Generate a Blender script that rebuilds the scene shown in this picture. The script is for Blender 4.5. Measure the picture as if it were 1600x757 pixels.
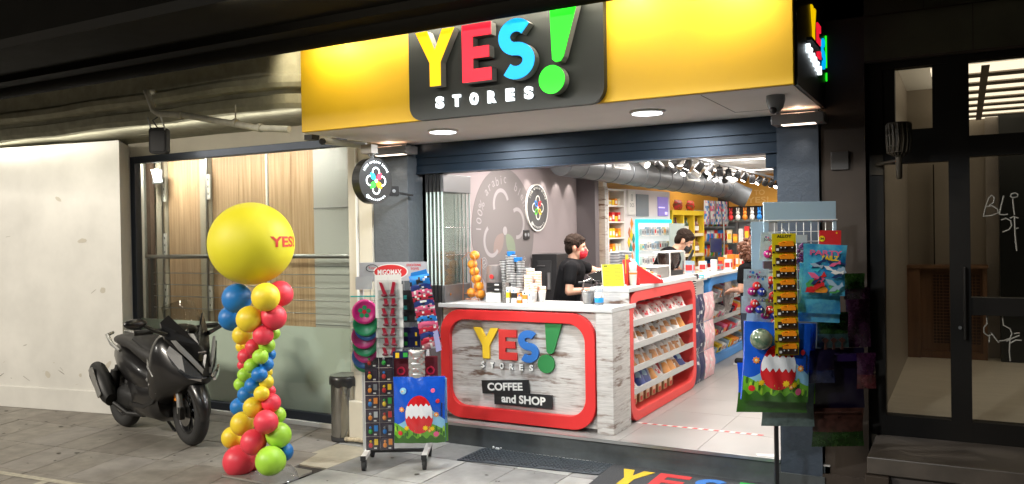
import bpy, bmesh, math, random
from mathutils import Matrix, Vector
random.seed(7)
PI = math.pi
for o in list(bpy.data.objects): bpy.data.objects.remove(o)
SC = bpy.context.scene
COL = SC.collection
# ---------------------------------------------------------------- camera
cd = bpy.data.cameras.new('camera'); cam = bpy.data.objects.new('camera', cd); COL.objects.link(cam)
R3 = Vector((0.87592145, 0.48217707, -0.0163365)); U3 = Vector((0.00992772, 0.01584011, 0.99982525)); F3 = Vector((-0.48235158, 0.87593057, -0.00908777))
cam.matrix_world = Matrix(((R3.x, U3.x, -F3.x, 0), (R3.y, U3.y, -F3.y, 0), (R3.z, U3.z, -F3.z, 1.75), (0, 0, 0, 1)))
cd.sensor_width = 36; cd.lens = 28.9; cd.clip_start = .05; cd.clip_end = 300
SC.camera = cam
# ---------------------------------------------------------------- world: night sky
W = bpy.data.worlds.new('World'); SC.world = W; W.use_nodes = True
nt = W.node_tree; bg = nt.nodes['Background']
sky = nt.nodes.new('ShaderNodeTexSky'); sky.sky_type = 'NISHITA'; sky.sun_disc = False
sky.sun_elevation = math.radians(-6); sky.sun_rotation = math.radians(200)
nt.links.new(sky.outputs[0], bg.inputs[0]); bg.inputs[1].default_value = .05
SC.view_settings.view_transform = 'Standard'; SC.view_settings.look = 'None'; SC.view_settings.gamma = 1
SC.view_settings.exposure = 0
SC.render.engine = 'CYCLES'
cy = SC.cycles
cy.use_denoising = True; cy.max_bounces = 7; cy.diffuse_bounces = 3; cy.glossy_bounces = 3; cy.transmission_bounces = 4
cy.transparent_max_bounces = 24; cy.sample_clamp_indirect = 4; cy.caustics_reflective = False; cy.caustics_refractive = False

def aim(o, d): o.rotation_euler = Vector(d).to_track_quat('-Z', 'Y').to_euler()
def lamp(name, typ, loc, power, col=(1, 1, 1), d=(0, 0, -1), size=.1, size_y=None, spot=None, blend=.5):
    l = bpy.data.lights.new(name, typ); o = bpy.data.objects.new(name, l); COL.objects.link(o)
    o.location = loc; l.energy = power; l.color = col; aim(o, d)
    if typ == 'AREA':
        l.size = size
        if size_y: l.shape = 'RECTANGLE'; l.size_y = size_y
    else: l.shadow_soft_size = size
    if typ == 'SPOT': l.spot_size = math.radians(spot); l.spot_blend = blend
    return o
WARM = (1, .86, .66); COOL = (.93, .97, 1); NEU = (1, .93, .84)
# shop ceiling panels and track spots (inside), canopy downlights, sign spots, cove under the balcony, street lamps
for (x, y, p) in ((-3.2, 7.2, 100), (-1.9, 7.2, 60), (-2.9, 9.4, 52), (-1.6, 9.8, 30), (-2.6, 11.6, 38), (-1.7, 13, 20), (-3.15, 12.6, 20)):
    lamp('ceiling_light_source', 'AREA', (x, y, 2.66), p * .95, (1, .93, .87), size=.9, size_y=.5)
for (x, y) in ((-3.463, 5.23), (-1.828, 5.2)):
    lamp('downlight_source', 'AREA', (x, y, 2.528), 42, COOL, size=.18)
for (x, p) in ((-4.0, 4.5), (-3.1, 2), (-2.3, 2), (-1.75, 3.5), (-1.12, 7.5)):
    lamp('sign_spot_source', 'SPOT', (x, 4.60, 3.27), p * 3.6, (1, .9, .7), d=(0, .22, -1), size=.05, spot=120, blend=.9)
lamp('fascia_fill_source', 'AREA', (-2.6, 4.585, 3.19), 17, (1, .9, .7), d=(0, .30, -1), size=3.5, size_y=.03)  # hidden fill strip added to even out the yellow fascia
lamp('cove_uplight_source', 'AREA', (-8.2, 5.03, 2.69), 14, (1, .95, .85), d=(0, .25, 1), size=7.0, size_y=.03)
lamp('fascia_front_fill_source', 'AREA', (-2.5, 3.36, 3.07), 20, (1, .93, .78), d=(0, 1, -.22), size=2.6, size_y=.04)  # unseen fill light added under the awning to brighten the lower fascia
lamp('flood_source', 'AREA', (-14.7, .1, 3.35), 60, (1, .95, .85), d=(.75, .62, -.2), size=.6, size_y=.4)
lamp('cornice_spot_source', 'SPOT', (-4.60, 4.55, 3.3), 26, (1, .88, .62), d=(.05, 1, -.45), size=.05, spot=84, blend=.9)
lamp('cove_light_source', 'AREA', (-8.2, 4.98, 2.785), 30, (1, .93, .8), d=(0, .35, -1), size=7.0, size_y=.05)
lamp('street_lamp_source', 'AREA', (-9.0, -3.5, 5.5), 1050, (1, .92, .8), d=(.16, .85, -.5), size=2.4, size_y=1.2)
lamp('street_lamp_source', 'SPOT', (-2.6, -3.5, 5.5), 2000, (.92, .97, 1), d=(.03, .85, -.45), size=.25, spot=46, blend=1)
for (x, s) in ((-4.29, 1), (-.95, 1)):
    lamp('wall_washer_source', 'SPOT', (x, 5.68, 2.44), 5, (1, .88, .75), d=(0, .14, -1), size=.03, spot=100, blend=.9)
    lamp('wall_washer_source', 'POINT', (x, 5.64, 2.53), .5, (1, .8, .6), size=.02)
lamp('room_light_source', 'AREA', (-6.8, 6.05, 2.7), 190, (1, .93, .83), d=(0, .45, -1), size=2.6, size_y=.15)

# ---------------------------------------------------------------- materials
MATS = {}
def M(name, col=(.5, .5, .5), rough=.5, metal=0, emit=0, noise=0, nscale=6, bump=0, coat=0, ecol=None, stretch=(1, 1, 1), col2=None, detail=4, spec=None):
    if name in MATS: return MATS[name]
    m = bpy.data.materials.new(name); m.use_nodes = True; MATS[name] = m
    n = m.node_tree.nodes; l = m.node_tree.links; b = n['Principled BSDF']
    b.inputs['Base Color'].default_value = (*col, 1); b.inputs['Roughness'].default_value = rough; b.inputs['Metallic'].default_value = metal
    if spec is not None: b.inputs['Specular IOR Level'].default_value = spec
    if coat: b.inputs['Coat Weight'].default_value = coat; b.inputs['Coat Roughness'].default_value = .08
    if emit: b.inputs['Emission Color'].default_value = (*(ecol or col), 1); b.inputs['Emission Strength'].default_value = emit
    if noise or bump:
        tc = n.new('ShaderNodeTexCoord'); mp = n.new('ShaderNodeMapping'); mp.inputs['Scale'].default_value = stretch
        nz = n.new('ShaderNodeTexNoise'); nz.inputs['Scale'].default_value = nscale; nz.inputs['Detail'].default_value = detail; nz.inputs['Roughness'].default_value = .6
        l.new(tc.outputs['Object'], mp.inputs[0]); l.new(mp.outputs[0], nz.inputs['Vector'])
        if noise:
            r = n.new('ShaderNodeValToRGB'); c2 = col2 or tuple(c * (1 - noise) for c in col)
            r.color_ramp.elements[0].position = .32; r.color_ramp.elements[0].color = (*c2, 1)
            r.color_ramp.elements[1].position = .68; r.color_ramp.elements[1].color = (*(tuple(min(1, c * (1 + noise * .35)) for c in col) if not col2 else col), 1)
            l.new(nz.outputs['Fac'], r.inputs[0]); l.new(r.outputs[0], b.inputs['Base Color'])
            rr = n.new('ShaderNodeMapRange'); rr.inputs['To Min'].default_value = max(0, rough - .08); rr.inputs['To Max'].default_value = min(1, rough + .1)
            l.new(nz.outputs['Fac'], rr.inputs['Value']); l.new(rr.outputs[0], b.inputs['Roughness'])
        if bump:
            bp = n.new('ShaderNodeBump'); bp.inputs['Strength'].default_value = bump; bp.inputs['Distance'].default_value = .01
            l.new(nz.outputs['Fac'], bp.inputs['Height']); l.new(bp.outputs[0], b.inputs['Normal'])
    return m
def glass(name, tint=(.9, .95, .93), gloss=1.0, frost=0, fcol=(.3, .36, .32), extra=0.0):
    if name in MATS: return MATS[name]
    m = bpy.data.materials.new(name); m.use_nodes = True; MATS[name] = m
    n = m.node_tree.nodes; l = m.node_tree.links; n.remove(n['Principled BSDF']); out = n['Material Output']
    t = n.new('ShaderNodeBsdfTransparent'); t.inputs[0].default_value = (*tint, 1)
    g = n.new('ShaderNodeBsdfGlossy'); g.inputs['Roughness'].default_value = .03
    lw = n.new('ShaderNodeLayerWeight'); lw.inputs['Blend'].default_value = .5
    pw = n.new('ShaderNodeMath'); pw.operation = 'POWER'; pw.inputs[1].default_value = 4; l.new(lw.outputs['Facing'], pw.inputs[0])
    fr = n.new('ShaderNodeMath'); fr.operation = 'MULTIPLY_ADD'; fr.inputs[1].default_value = .9; fr.inputs[2].default_value = .035; l.new(pw.outputs[0], fr.inputs[0])
    mt = n.new('ShaderNodeMath'); mt.operation = 'MULTIPLY_ADD'; mt.inputs[1].default_value = gloss; mt.inputs[2].default_value = extra
    mx = n.new('ShaderNodeMixShader'); l.new(fr.outputs[0], mt.inputs[0]); l.new(mt.outputs[0], mx.inputs[0])
    base = t
    if frost:
        d = n.new('ShaderNodeBsdfDiffuse'); d.inputs[0].default_value = (*fcol, 1)
        m2 = n.new('ShaderNodeMixShader'); m2.inputs[0].default_value = frost
        l.new(t.outputs[0], m2.inputs[1]); l.new(d.outputs[0], m2.inputs[2]); base = m2
    l.new(base.outputs[0], mx.inputs[1]); l.new(g.outputs[0], mx.inputs[2]); l.new(mx.outputs[0], out.inputs[0])
    return m
def planks_mat(name, base=(.56, .54, .515), dark=(.15, .09, .065), axis='x'):
    if name in MATS: return MATS[name]
    m = bpy.data.materials.new(name); m.use_nodes = True; MATS[name] = m
    n = m.node_tree.nodes; l = m.node_tree.links; b = n['Principled BSDF']; b.inputs['Roughness'].default_value = .6
    tc = n.new('ShaderNodeTexCoord')
    def noise(scale, sc, det):
        mp = n.new('ShaderNodeMapping'); mp.inputs['Scale'].default_value = sc
        nz = n.new('ShaderNodeTexNoise'); nz.inputs['Scale'].default_value = scale; nz.inputs['Detail'].default_value = det; nz.inputs['Roughness'].default_value = .65
        l.new(tc.outputs['Object'], mp.inputs[0]); l.new(mp.outputs[0], nz.inputs['Vector']); return nz
    def ramp(src, p0, p1):
        r = n.new('ShaderNodeMapRange'); r.inputs['From Min'].default_value = p0; r.inputs['From Max'].default_value = p1
        l.new(src, r.inputs['Value']); return r.outputs[0]
    a = noise(5, (.8, .8, 5), 7); c = noise(2.6, (1, 1, 2.2), 3); d = noise(14, (.5, .5, 14), 3)
    f1 = ramp(a.outputs['Fac'], .50, .60); f2 = ramp(c.outputs['Fac'], .40, .60)
    mm = n.new('ShaderNodeMath'); mm.operation = 'MULTIPLY'; l.new(f1, mm.inputs[0]); l.new(f2, mm.inputs[1])
    sx = n.new('ShaderNodeSeparateXYZ'); l.new(tc.outputs['Object'], sx.inputs[0])
    md = n.new('ShaderNodeMath'); md.operation = 'PINGPONG'; md.inputs[1].default_value = .065; l.new(sx.outputs['Z'], md.inputs[0])
    ln = ramp(md.outputs[0], .0022, .0005)
    lm = n.new('ShaderNodeMath'); lm.operation = 'MULTIPLY'; lm.inputs[1].default_value = .35; l.new(ln, lm.inputs[0])
    mx = n.new('ShaderNodeMath'); mx.operation = 'MAXIMUM'; l.new(mm.outputs[0], mx.inputs[0]); l.new(lm.outputs[0], mx.inputs[1])
    g = n.new('ShaderNodeMix'); g.data_type = 'RGBA'; g.inputs[6].default_value = (*base, 1); g.inputs[7].default_value = (*tuple(x * .62 for x in base), 1)
    l.new(ramp(d.outputs['Fac'], .4, .75), g.inputs[0])
    k = n.new('ShaderNodeMix'); k.data_type = 'RGBA'; k.inputs[7].default_value = (*dark, 1); l.new(g.outputs[2], k.inputs[6]); l.new(mx.outputs[0], k.inputs[0])
    l.new(k.outputs[2], b.inputs['Base Color'])
    return m
def wood_mat(name, a, bb, sc=(14, 14, .6), scale=3):
    return M(name, a, .5, noise=.3, nscale=scale, stretch=sc, col2=bb)
# plain colour palette
wht = M('white_paint', (.75, .74, .7), .6); blk = M('black_plastic', (.012, .012, .013), .4); blkm = M('black_matte', (.015, .015, .016), .8)
red = M('red_lacquer', (.62, .02, .02), .45, noise=.12, nscale=2); stl = M('brushed_steel', (.45, .46, .47), .3, 1, noise=.1, nscale=9)
chrome = M('chrome', (.7, .7, .72), .12, 1); pg = M('dark_blue_grey_metal', (.03, .045, .065), .42, .3, noise=.15, nscale=3)
ylw = M('yellow_card', (.85, .55, .01), .5); grn = M('green_card', (.03, .38, .05), .5); blu = M('blue_card', (.01, .2, .6), .5); org = M('orange_card', (.8, .25, .02), .5)
pnk = M('pink_card', (.75, .12, .25), .5); rdc = M('red_card', (.6, .02, .02), .5); brn = M('brown_card', (.2, .08, .03), .6); cya = M('cyan_card', (.05, .5, .6), .5)
gry = M('grey_plastic', (.22, .23, .24), .5); lgy = M('light_grey_card', (.5, .52, .54), .6); crm = M('cream_card', (.72, .62, .42), .6); pur = M('purple_card', (.16, .04, .3), .5)
nvy = M('navy_wrap', (.012, .015, .07), .3); tea = M('teal_card', (.02, .3, .28), .5); lbl = M('pale_blue_card', (.3, .42, .52), .5)

# ---------------------------------------------------------------- mesh builder
class MB:
    def __init__(s): s.v = []; s.f = []; s.mi = []; s.sm = []; s.mats = []; s.T = Matrix.Identity(4)
    def add(s, vs, fs, mat, smooth=False, mats=None):
        b = len(s.v); s.v += [tuple(s.T @ Vector(p)) for p in vs]
        for k, f in enumerate(fs):
            mt = mats[k] if mats else mat
            if mt not in s.mats: s.mats.append(mt)
            s.f.append([b + i for i in f]); s.mi.append(s.mats.index(mt)); s.sm.append(smooth)
        return s
    def box(s, x0, y0, z0, x1, y1, z1, mat):
        x0, x1 = sorted((x0, x1)); y0, y1 = sorted((y0, y1)); z0, z1 = sorted((z0, z1))
        return s.add([(x0, y0, z0), (x1, y0, z0), (x1, y1, z0), (x0, y1, z0), (x0, y0, z1), (x1, y0, z1), (x1, y1, z1), (x0, y1, z1)],
                     [(0, 3, 2, 1), (4, 5, 6, 7), (0, 1, 5, 4), (1, 2, 6, 5), (2, 3, 7, 6), (3, 0, 4, 7)], mat)
    def prism(s, pts, w0, w1, mat, side=None):      # pts in local uv, extruded in w
        n = len(pts); v = [(p[0], p[1], w0) for p in pts] + [(p[0], p[1], w1) for p in pts]
        area = sum(pts[i][0] * pts[(i + 1) % n][1] - pts[(i + 1) % n][0] * pts[i][1] for i in range(n))
        q = list(range(n)); f = [list(reversed(q)), [n + i for i in q]] if area > 0 else [q, [n + i for i in reversed(q)]]
        s.add(v, f, mat)
        sd = [[i, (i + 1) % n, n + (i + 1) % n, n + i] for i in range(n)]
        if area < 0: sd = [list(reversed(x)) for x in sd]
        return s.add(v, sd, side or mat)
    def flat(s, pts, w, mat):
        n = len(pts); area = sum(pts[i][0] * pts[(i + 1) % n][1] - pts[(i + 1) % n][0] * pts[i][1] for i in range(n))
        q = list(range(n)); return s.add([(p[0], p[1], w) for p in pts], [q if area > 0 else q[::-1]], mat)
    def ring(s, outer, inner, w0, w1, mat):
        n = len(outer); v = []
        for w in (w0, w1):
            v += [(p[0], p[1], w) for p in outer]; v += [(p[0], p[1], w) for p in inner]
        f = []
        for i in range(n):
            j = (i + 1) % n
            f += [(2 * n + i, 2 * n + j, 3 * n + j, 3 * n + i), (j, i, n + i, n + j), (i, j, 2 * n + j, 2 * n + i), (n + j, n + i, 3 * n + i, 3 * n + j)]
        return s.add(v, f, mat)
    def disc(s, c, r, w0, w1, mat, n=28, side=None, ry=None):
        return s.prism([(c[0] + r * math.cos(2 * PI * i / n), c[1] + (ry or r) * math.sin(2 * PI * i / n)) for i in range(n)], w0, w1, mat, side)
    def tube(s, pts, r, mat, n=8, closed=False, caps=True):
        pts = [Vector(p) for p in pts]; m = len(pts); rs = r if isinstance(r, (list, tuple)) else [r] * m
        v = []; prev = None
        for i in range(m):
            if closed: t = pts[(i + 1) % m] - pts[i - 1]
            else: t = pts[min(i + 1, m - 1)] - pts[max(i - 1, 0)]
            t.normalize()
            if prev is None: a = Vector((0, 0, 1)) if abs(t.z) < .9 else Vector((1, 0, 0)); u = t.cross(a).normalized()
            else:
                u = prev - t * prev.dot(t)
                u = u.normalized() if u.length > 1e-6 else t.orthogonal().normalized()
            prev = u; w = t.cross(u)
            v += [tuple(pts[i] + (u * math.cos(2 * PI * k / n) + w * math.sin(2 * PI * k / n)) * rs[i]) for k in range(n)]
        f = []
        for i in range(m if closed else m - 1):
            j = (i + 1) % m
            f += [(i * n + k, i * n + (k + 1) % n, j * n + (k + 1) % n, j * n + k) for k in range(n)]
        s.add(v, f, mat, True)
        if caps and not closed: s.add(v, [list(range(n))[::-1], [(m - 1) * n + k for k in range(n)]], mat)
        return s
    def lathe(s, prof, c, mat, n=24, mats=None, axis=None, cap=False):
        A = axis and Vector(axis).to_track_quat('Z', 'Y').to_matrix(); v = []
        for (r, z) in prof:
            for k in range(n):
                p = Vector((r * math.cos(2 * PI * k / n), r * math.sin(2 * PI * k / n), z))
                if A: p = A @ p
                v.append(tuple(p + Vector(c)))
        f = []; ms = []
        for i in range(len(prof) - 1):
            for k in range(n):
                f.append((i * n + k, i * n + (k + 1) % n, (i + 1) * n + (k + 1) % n, (i + 1) * n + k)); ms.append(mats[i] if mats else mat)
        s.add(v, f, mat, True, mats=ms)
        s.add(v, [list(range(n))[::-1], [(len(prof) - 1) * n + k for k in range(n)]], mat, mats=[mats[0], mats[-1]] if mats else None)
        return s
    def ball(s, c, r, mat, n=16, m=10, fn=None, rot=None):
        r = r if isinstance(r, (tuple, list)) else (r, r, r); v = []; f = []
        for i in range(m + 1):
            th = PI * i / m
            for k in range(n):
                ph = 2 * PI * k / n; d = Vector((math.sin(th) * math.cos(ph), math.sin(th) * math.sin(ph), math.cos(th)))
                q = Vector((d.x * r[0], d.y * r[1], d.z * r[2])) * (fn(d) if fn else 1)
                if rot: q = rot @ q
                v.append(tuple(q + Vector(c)))
        for i in range(m):
            for k in range(n): f.append((i * n + k, (i + 1) * n + k, (i + 1) * n + (k + 1) % n, i * n + (k + 1) % n))
        return s.add(v, f, mat, True)
    def loft(s, secs, mat, smooth=True, cap=True):
        n = len(secs[0]); v = [p for q in secs for p in q]; f = []
        for i in range(len(secs) - 1): f += [(i * n + k, i * n + (k + 1) % n, (i + 1) * n + (k + 1) % n, (i + 1) * n + k) for k in range(n)]
        s.add(v, f, mat, smooth)
        if cap: s.add(v, [list(range(n))[::-1], [(len(secs) - 1) * n + k for k in range(n)]], mat)
        return s
    def text(s, txt, box, mat, w0=0, w1=.002, bold=.02, rot=0, side=None, fit=True, arc=None):
        """lettering filling box=(u0,v0,u1,v1) on the local uv plane"""
        vs, fs = txt_mesh(txt, bold)
        xs = [p[0] for p in vs]; ys = [p[1] for p in vs]; a, b, c, d = min(xs), min(ys), max(xs), max(ys)
        u0, v0, u1, v1 = box; sx = (u1 - u0) / (c - a); sy = (v1 - v0) / (d - b); cu, cv = (u0 + u1) / 2, (v0 + v1) / 2
        cr, sr = math.cos(rot), math.sin(rot); out = []
        for (x, y) in vs:
            X = (x - (a + c) / 2) * sx; Y = (y - (b + d) / 2) * sy; out.append((cu + X * cr - Y * sr, cv + X * sr + Y * cr))
        n = len(out); s.add([(p[0], p[1], w1) for p in out], fs, mat)
        if w1 - w0 > .004:
            cnt = {}
            for f in fs:
                for i in range(len(f)):
                    e = (f[i], f[(i + 1) % len(f)]); cnt[e] = 1
            sd = [(a_, n + a_, n + b_, b_) for (a_, b_) in cnt if (b_, a_) not in cnt]
            s.add([(p[0], p[1], w1) for p in out] + [(p[0], p[1], w0) for p in out], sd, side or mat)
        return s
_T = {}
def txt_mesh(t, bold):
    if (t, bold) in _T: return _T[(t, bold)]
    c = bpy.data.curves.new('t', 'FONT'); c.body = t; c.offset = bold; c.resolution_u = 4; c.size = 1; c.fill_mode = 'FRONT'
    o = bpy.data.objects.new('t', c); COL.objects.link(o); bpy.context.view_layer.update()
    me = bpy.data.meshes.new_from_object(o.evaluated_get(bpy.context.evaluated_depsgraph_get()))
    bm = bmesh.new(); bm.from_mesh(me); bmesh.ops.remove_doubles(bm, verts=bm.verts, dist=1e-5)
    for f in bm.faces:
        if f.normal.z < 0: f.normal_flip()
    bm.verts.ensure_lookup_table(); r = ([(v.co.x, v.co.y) for v in bm.verts], [[v.index for v in f.verts] for f in bm.faces]); bm.free()
    bpy.data.objects.remove(o); bpy.data.curves.remove(c); bpy.data.meshes.remove(me); _T[(t, bold)] = r; return r
def fr(o, u=(1, 0, 0), v=(0, 0, 1)):      # local frame: u right, v up, w = u x v out of the face
    u = Vector(u).normalized(); v = Vector(v).normalized(); w = u.cross(v)
    return Matrix(((u.x, v.x, w.x, o[0]), (u.y, v.y, w.y, o[1]), (u.z, v.z, w.z, o[2]), (0, 0, 0, 1)))
def rr(u0, v0, u1, v1, r, n=6):
    p = []
    for (cx, cy_, a) in ((u1 - r, v0 + r, -90), (u1 - r, v1 - r, 0), (u0 + r, v1 - r, 90), (u0 + r, v0 + r, 180)):
        for i in range(n + 1): t = math.radians(a + 90 * i / n); p.append((cx + r * math.cos(t), cy_ + r * math.sin(t)))
    return p
def wl(o):
    v = Vector((0, 0, 0))
    while o is not None: v = v + o.location; o = o.parent
    return v
def tag(o, label, cat=None, group=None, kind=None):
    if label and len(label.split()) > 16: print('LONG', label)
    if label: o['label'] = label
    if cat: o['category'] = cat
    if group: o['group'] = group
    if kind: o['kind'] = kind
    return o
def thing(name, label, cat, group=None, loc=(0, 0, 0)):
    o = bpy.data.objects.new(name, None); o.empty_display_size = .1; COL.objects.link(o); o.location = loc
    return tag(o, label, cat, group)
def obj(name, mb, parent=None, bevel=0, local=False, label=None, smooth=None):
    me = bpy.data.meshes.new(name); me.from_pydata(mb.v, [], mb.f)
    for m in mb.mats: me.materials.append(m)
    me.polygons.foreach_set('material_index', mb.mi); me.polygons.foreach_set('use_smooth', mb.sm); me.update()
    o = bpy.data.objects.new(name, me); COL.objects.link(o)
    if parent:
        o.parent = parent
        if not local: o.location = -wl(parent)
    if bevel:
        b = o.modifiers.new('bevel', 'BEVEL'); b.width = bevel; b.segments = 2; b.limit_method = 'ANGLE'; b.angle_limit = math.radians(40)
    if label: o['label'] = label
    return o
def solo(name, mb, label, cat, group=None, bevel=0, base=None):
    o = obj(name, mb, None, bevel); 
    if base:
        o.data.transform(Matrix.Translation(-Vector(base))); o.location = base
    return tag(o, label, cat, group)
def struct(name, mb, bevel=0, kind='structure'):
    o = obj(name, mb, None, bevel); o['kind'] = kind; return o
def dup(root, loc, label=None, rotz=None, scale=None, mats=None):
    r = root.copy(); COL.objects.link(r); r.location = loc
    if rotz is not None: r.rotation_euler = (0, 0, rotz)
    if scale: r.scale = scale
    if label: r['label'] = label
    for ch in list(root.children):
        c = ch.copy(); COL.objects.link(c); c.parent = r
        for g in list(ch.children): d = g.copy(); COL.objects.link(d); d.parent = c
    return r
ORD = ['first', 'second', 'third', 'fourth', 'fifth', 'sixth', 'seventh', 'eighth', 'ninth', 'tenth', 'eleventh', 'twelfth', 'thirteenth', 'fourteenth', 'fifteenth', 'sixteenth']
FX = (1, 0, 0); SX = (0, 1, 0); UZ = (0, 0, 1); IMG = (.8759, .4825, 0)
HS = .18     # shop floor level
# ================================================================ GROUND
stoneA = M('slab_stone_brown', (.26, .24, .21), .6, noise=.3, nscale=7, bump=.25)
stoneB = M('slab_stone_grey', (.26, .26, .25), .55, noise=.3, nscale=5, bump=.2)
stoneC = M('slab_stone_pale', (.42, .38, .29), .55, noise=.25, nscale=5, bump=.2)
stoneD = M('slab_stone_light', (.35, .35, .33), .55, noise=.25, nscale=6, bump=.2)
stoneE = M('slab_stone_dark', (.1, .09, .08), .6, noise=.3, nscale=7, bump=.25)
stoneF = M('slab_stone_umber', (.22, .2, .175), .6, noise=.3, nscale=7, bump=.25); stoneG = M('slab_stone_taupe', (.28, .26, .235), .6, noise=.3, nscale=5, bump=.25)
joint = M('joint_dirt', (.035, .03, .025), .9, noise=.3)
g = MB(); g.add([(-60, -60, -.012), (60, -60, -.012), (60, 60, -.012), (-60, 60, -.012)], [(0, 1, 2, 3)], joint)
def slab(p, mat, gap=.006):
    c = Vector((sum(q[0] for q in p) / 4, sum(q[1] for q in p) / 4)); q = []
    for a in p:
        d = Vector(a[:2]) - c; q.append(c + d * (1 - gap / max(d.length, .01)))
    dz = random.uniform(-.0012, .0012)
    g.add([(a.x, a.y, -.012) for a in q] + [(a.x, a.y, dz) for a in q], [(4, 5, 6, 7), (0, 1, 5, 4), (1, 2, 6, 5), (2, 3, 7, 6), (3, 0, 4, 7)], mat)
ux, uy = .40 * math.cos(math.radians(5)), .40 * math.sin(math.radians(5)); vx, vy = -.165, .60
O = (-6.256 - .02, 3.689)
for i in range(-20, 16):
    for j in range(-9, 6):
        f = .5 if j % 2 else 0
        p0 = (O[0] + ux * (i + 0) + vx * j, O[1] + uy * i + vy * j)
        p = [p0, (p0[0] + ux, p0[1] + uy), (p0[0] + ux + vx, p0[1] + uy + vy), (p0[0] + vx, p0[1] + vy)]
        cx = p0[0] + .5 * (ux + vx); cyy = p0[1] + .5 * (uy + vy)
        if cx + .28 * (cyy - 4.4) > -4.42 or cyy > 6: continue
        mat = random.choice([stoneA, stoneA, stoneF, stoneA, stoneG])
        slab(p, mat)
for i in range(-5, 24):
    for j in range(-16, 4):
        x0 = -4.25 + .43 * i + (.0 if j % 2 else .0); y0 = 5.37 - .62 + .62 * j; x1 = x0 + .43; y1 = y0 + .62
        cx, cyy = x0 + .215, y0 + .31
        if cx + .28 * (cyy - 4.4) < -4.42 or cyy > 6.0: continue
        mat = random.choice([stoneB, stoneD, stoneD, stoneB]) if cx < 3 else stoneE
        if cx < -4.3 and cyy < 5.4: mat = stoneC
        if cx < -3.9 and cyy > 5.3: mat = stoneD
        if y0 < 3.6: mat = stoneE if i % 2 else stoneA
        slab([(x0, y0), (x1, y0), (x1, y1), (x0, y1)], mat)
rg = random.Random(21); gum = M('gum_spot', (.05, .045, .04), .8); crack = M('stain_dark', (.07, .062, .052), .7)
for k in range(150):
    x, y = rg.uniform(-9, 0), rg.uniform(2.8, 5.6); r_ = rg.uniform(.005, .016) if k % 9 else rg.uniform(.015, .028)
    n = 9; g.add([(x + r_ * rg.uniform(.7, 1.2) * math.cos(2 * PI * q / n), y + r_ * rg.uniform(.6, 1.1) * math.sin(2 * PI * q / n), .0026 + .0002 * (k % 7)) for q in range(n)], [list(range(n))], gum if k % 9 else crack)
struct('pavement', g)
g = MB(); pal = M('painted_border_line', (.5, .47, .38), .7, noise=.3, nscale=20)
g.add([(-9.6, 3.335, .004), (-4.6, 3.76, .004), (-4.6, 3.70, .004), (-9.6, 3.275, .004)], [(3, 2, 1, 0)], pal)
g.add([(-5.93, 3.585, .0045), (-5.86, 3.59, .0045), (-5.7, 2.9, .0045), (-5.77, 2.9, .0045)], [(3, 2, 1, 0)], pal)
struct('pavement_border_line', g)
# shop floor: raised slab with a dark riser and metal nosing
flr = M('shop_floor_tile', (.29, .275, .26), .32, noise=.16, nscale=1.6, bump=.02)
riser = M('riser_stone', (.07, .08, .085), .5, noise=.35, nscale=5)
g = MB(); g.box(-4.6, 5.80, .0, -.8, 14.4, HS - .012, riser)
for i in range(0, 8):
    for j in range(0, 16):
        x0 = -5.3 + .6 * i; y0 = 5.79 + .6 * j; x1 = min(x0 + .597, -.8); y1 = min(y0 + .597, 14.4)
        x0 = max(x0, -4.6)
        if x1 > x0 and y1 > y0: g.box(x0, y0, HS - .012, x1, y1, HS, flr)
g.box(-4.19, 5.775, HS - .02, -1.12, 5.79, HS + .003, stl)
struct('shop_floor', g)
# ================================================================ SHOP INTERIOR ROOM
wgrey = M('interior_mauve_grey_paint', (.235, .2, .205), .75, noise=.06, nscale=2)
wgrey2 = M('interior_mauve_shaded', (.11, .095, .1), .75)  # darker copy of the mauve, shade of the return face put in
ceilw = M('ceiling_white', (.82, .8, .78), .8)
wy = M('interior_yellow_orange_paint', (.72, .36, .05), .6, noise=.1, nscale=1.5)
g = MB(); g.box(-4.45, 5.98, 2.70, -.8, 14.5, 2.80, ceilw); struct('shop_ceiling', g)
w = thing('shop_interior_wall', 'mauve grey side wall behind the coffee counter with a huge faint flower roundel', 'wall', None, (-4.3, 7.5, HS))
w['kind'] = 'structure'
g = MB(); g.box(-4.4, 6.0, HS, -4.2, 9.3, 2.7, wgrey); g.box(-4.4, 9.3, HS, -3.955, 9.42, 2.7, wgrey2); g.box(-4.5, 9.42, HS, -4.15, 14.4, 2.7, wy)
obj('wall_panel', g, w)
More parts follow.
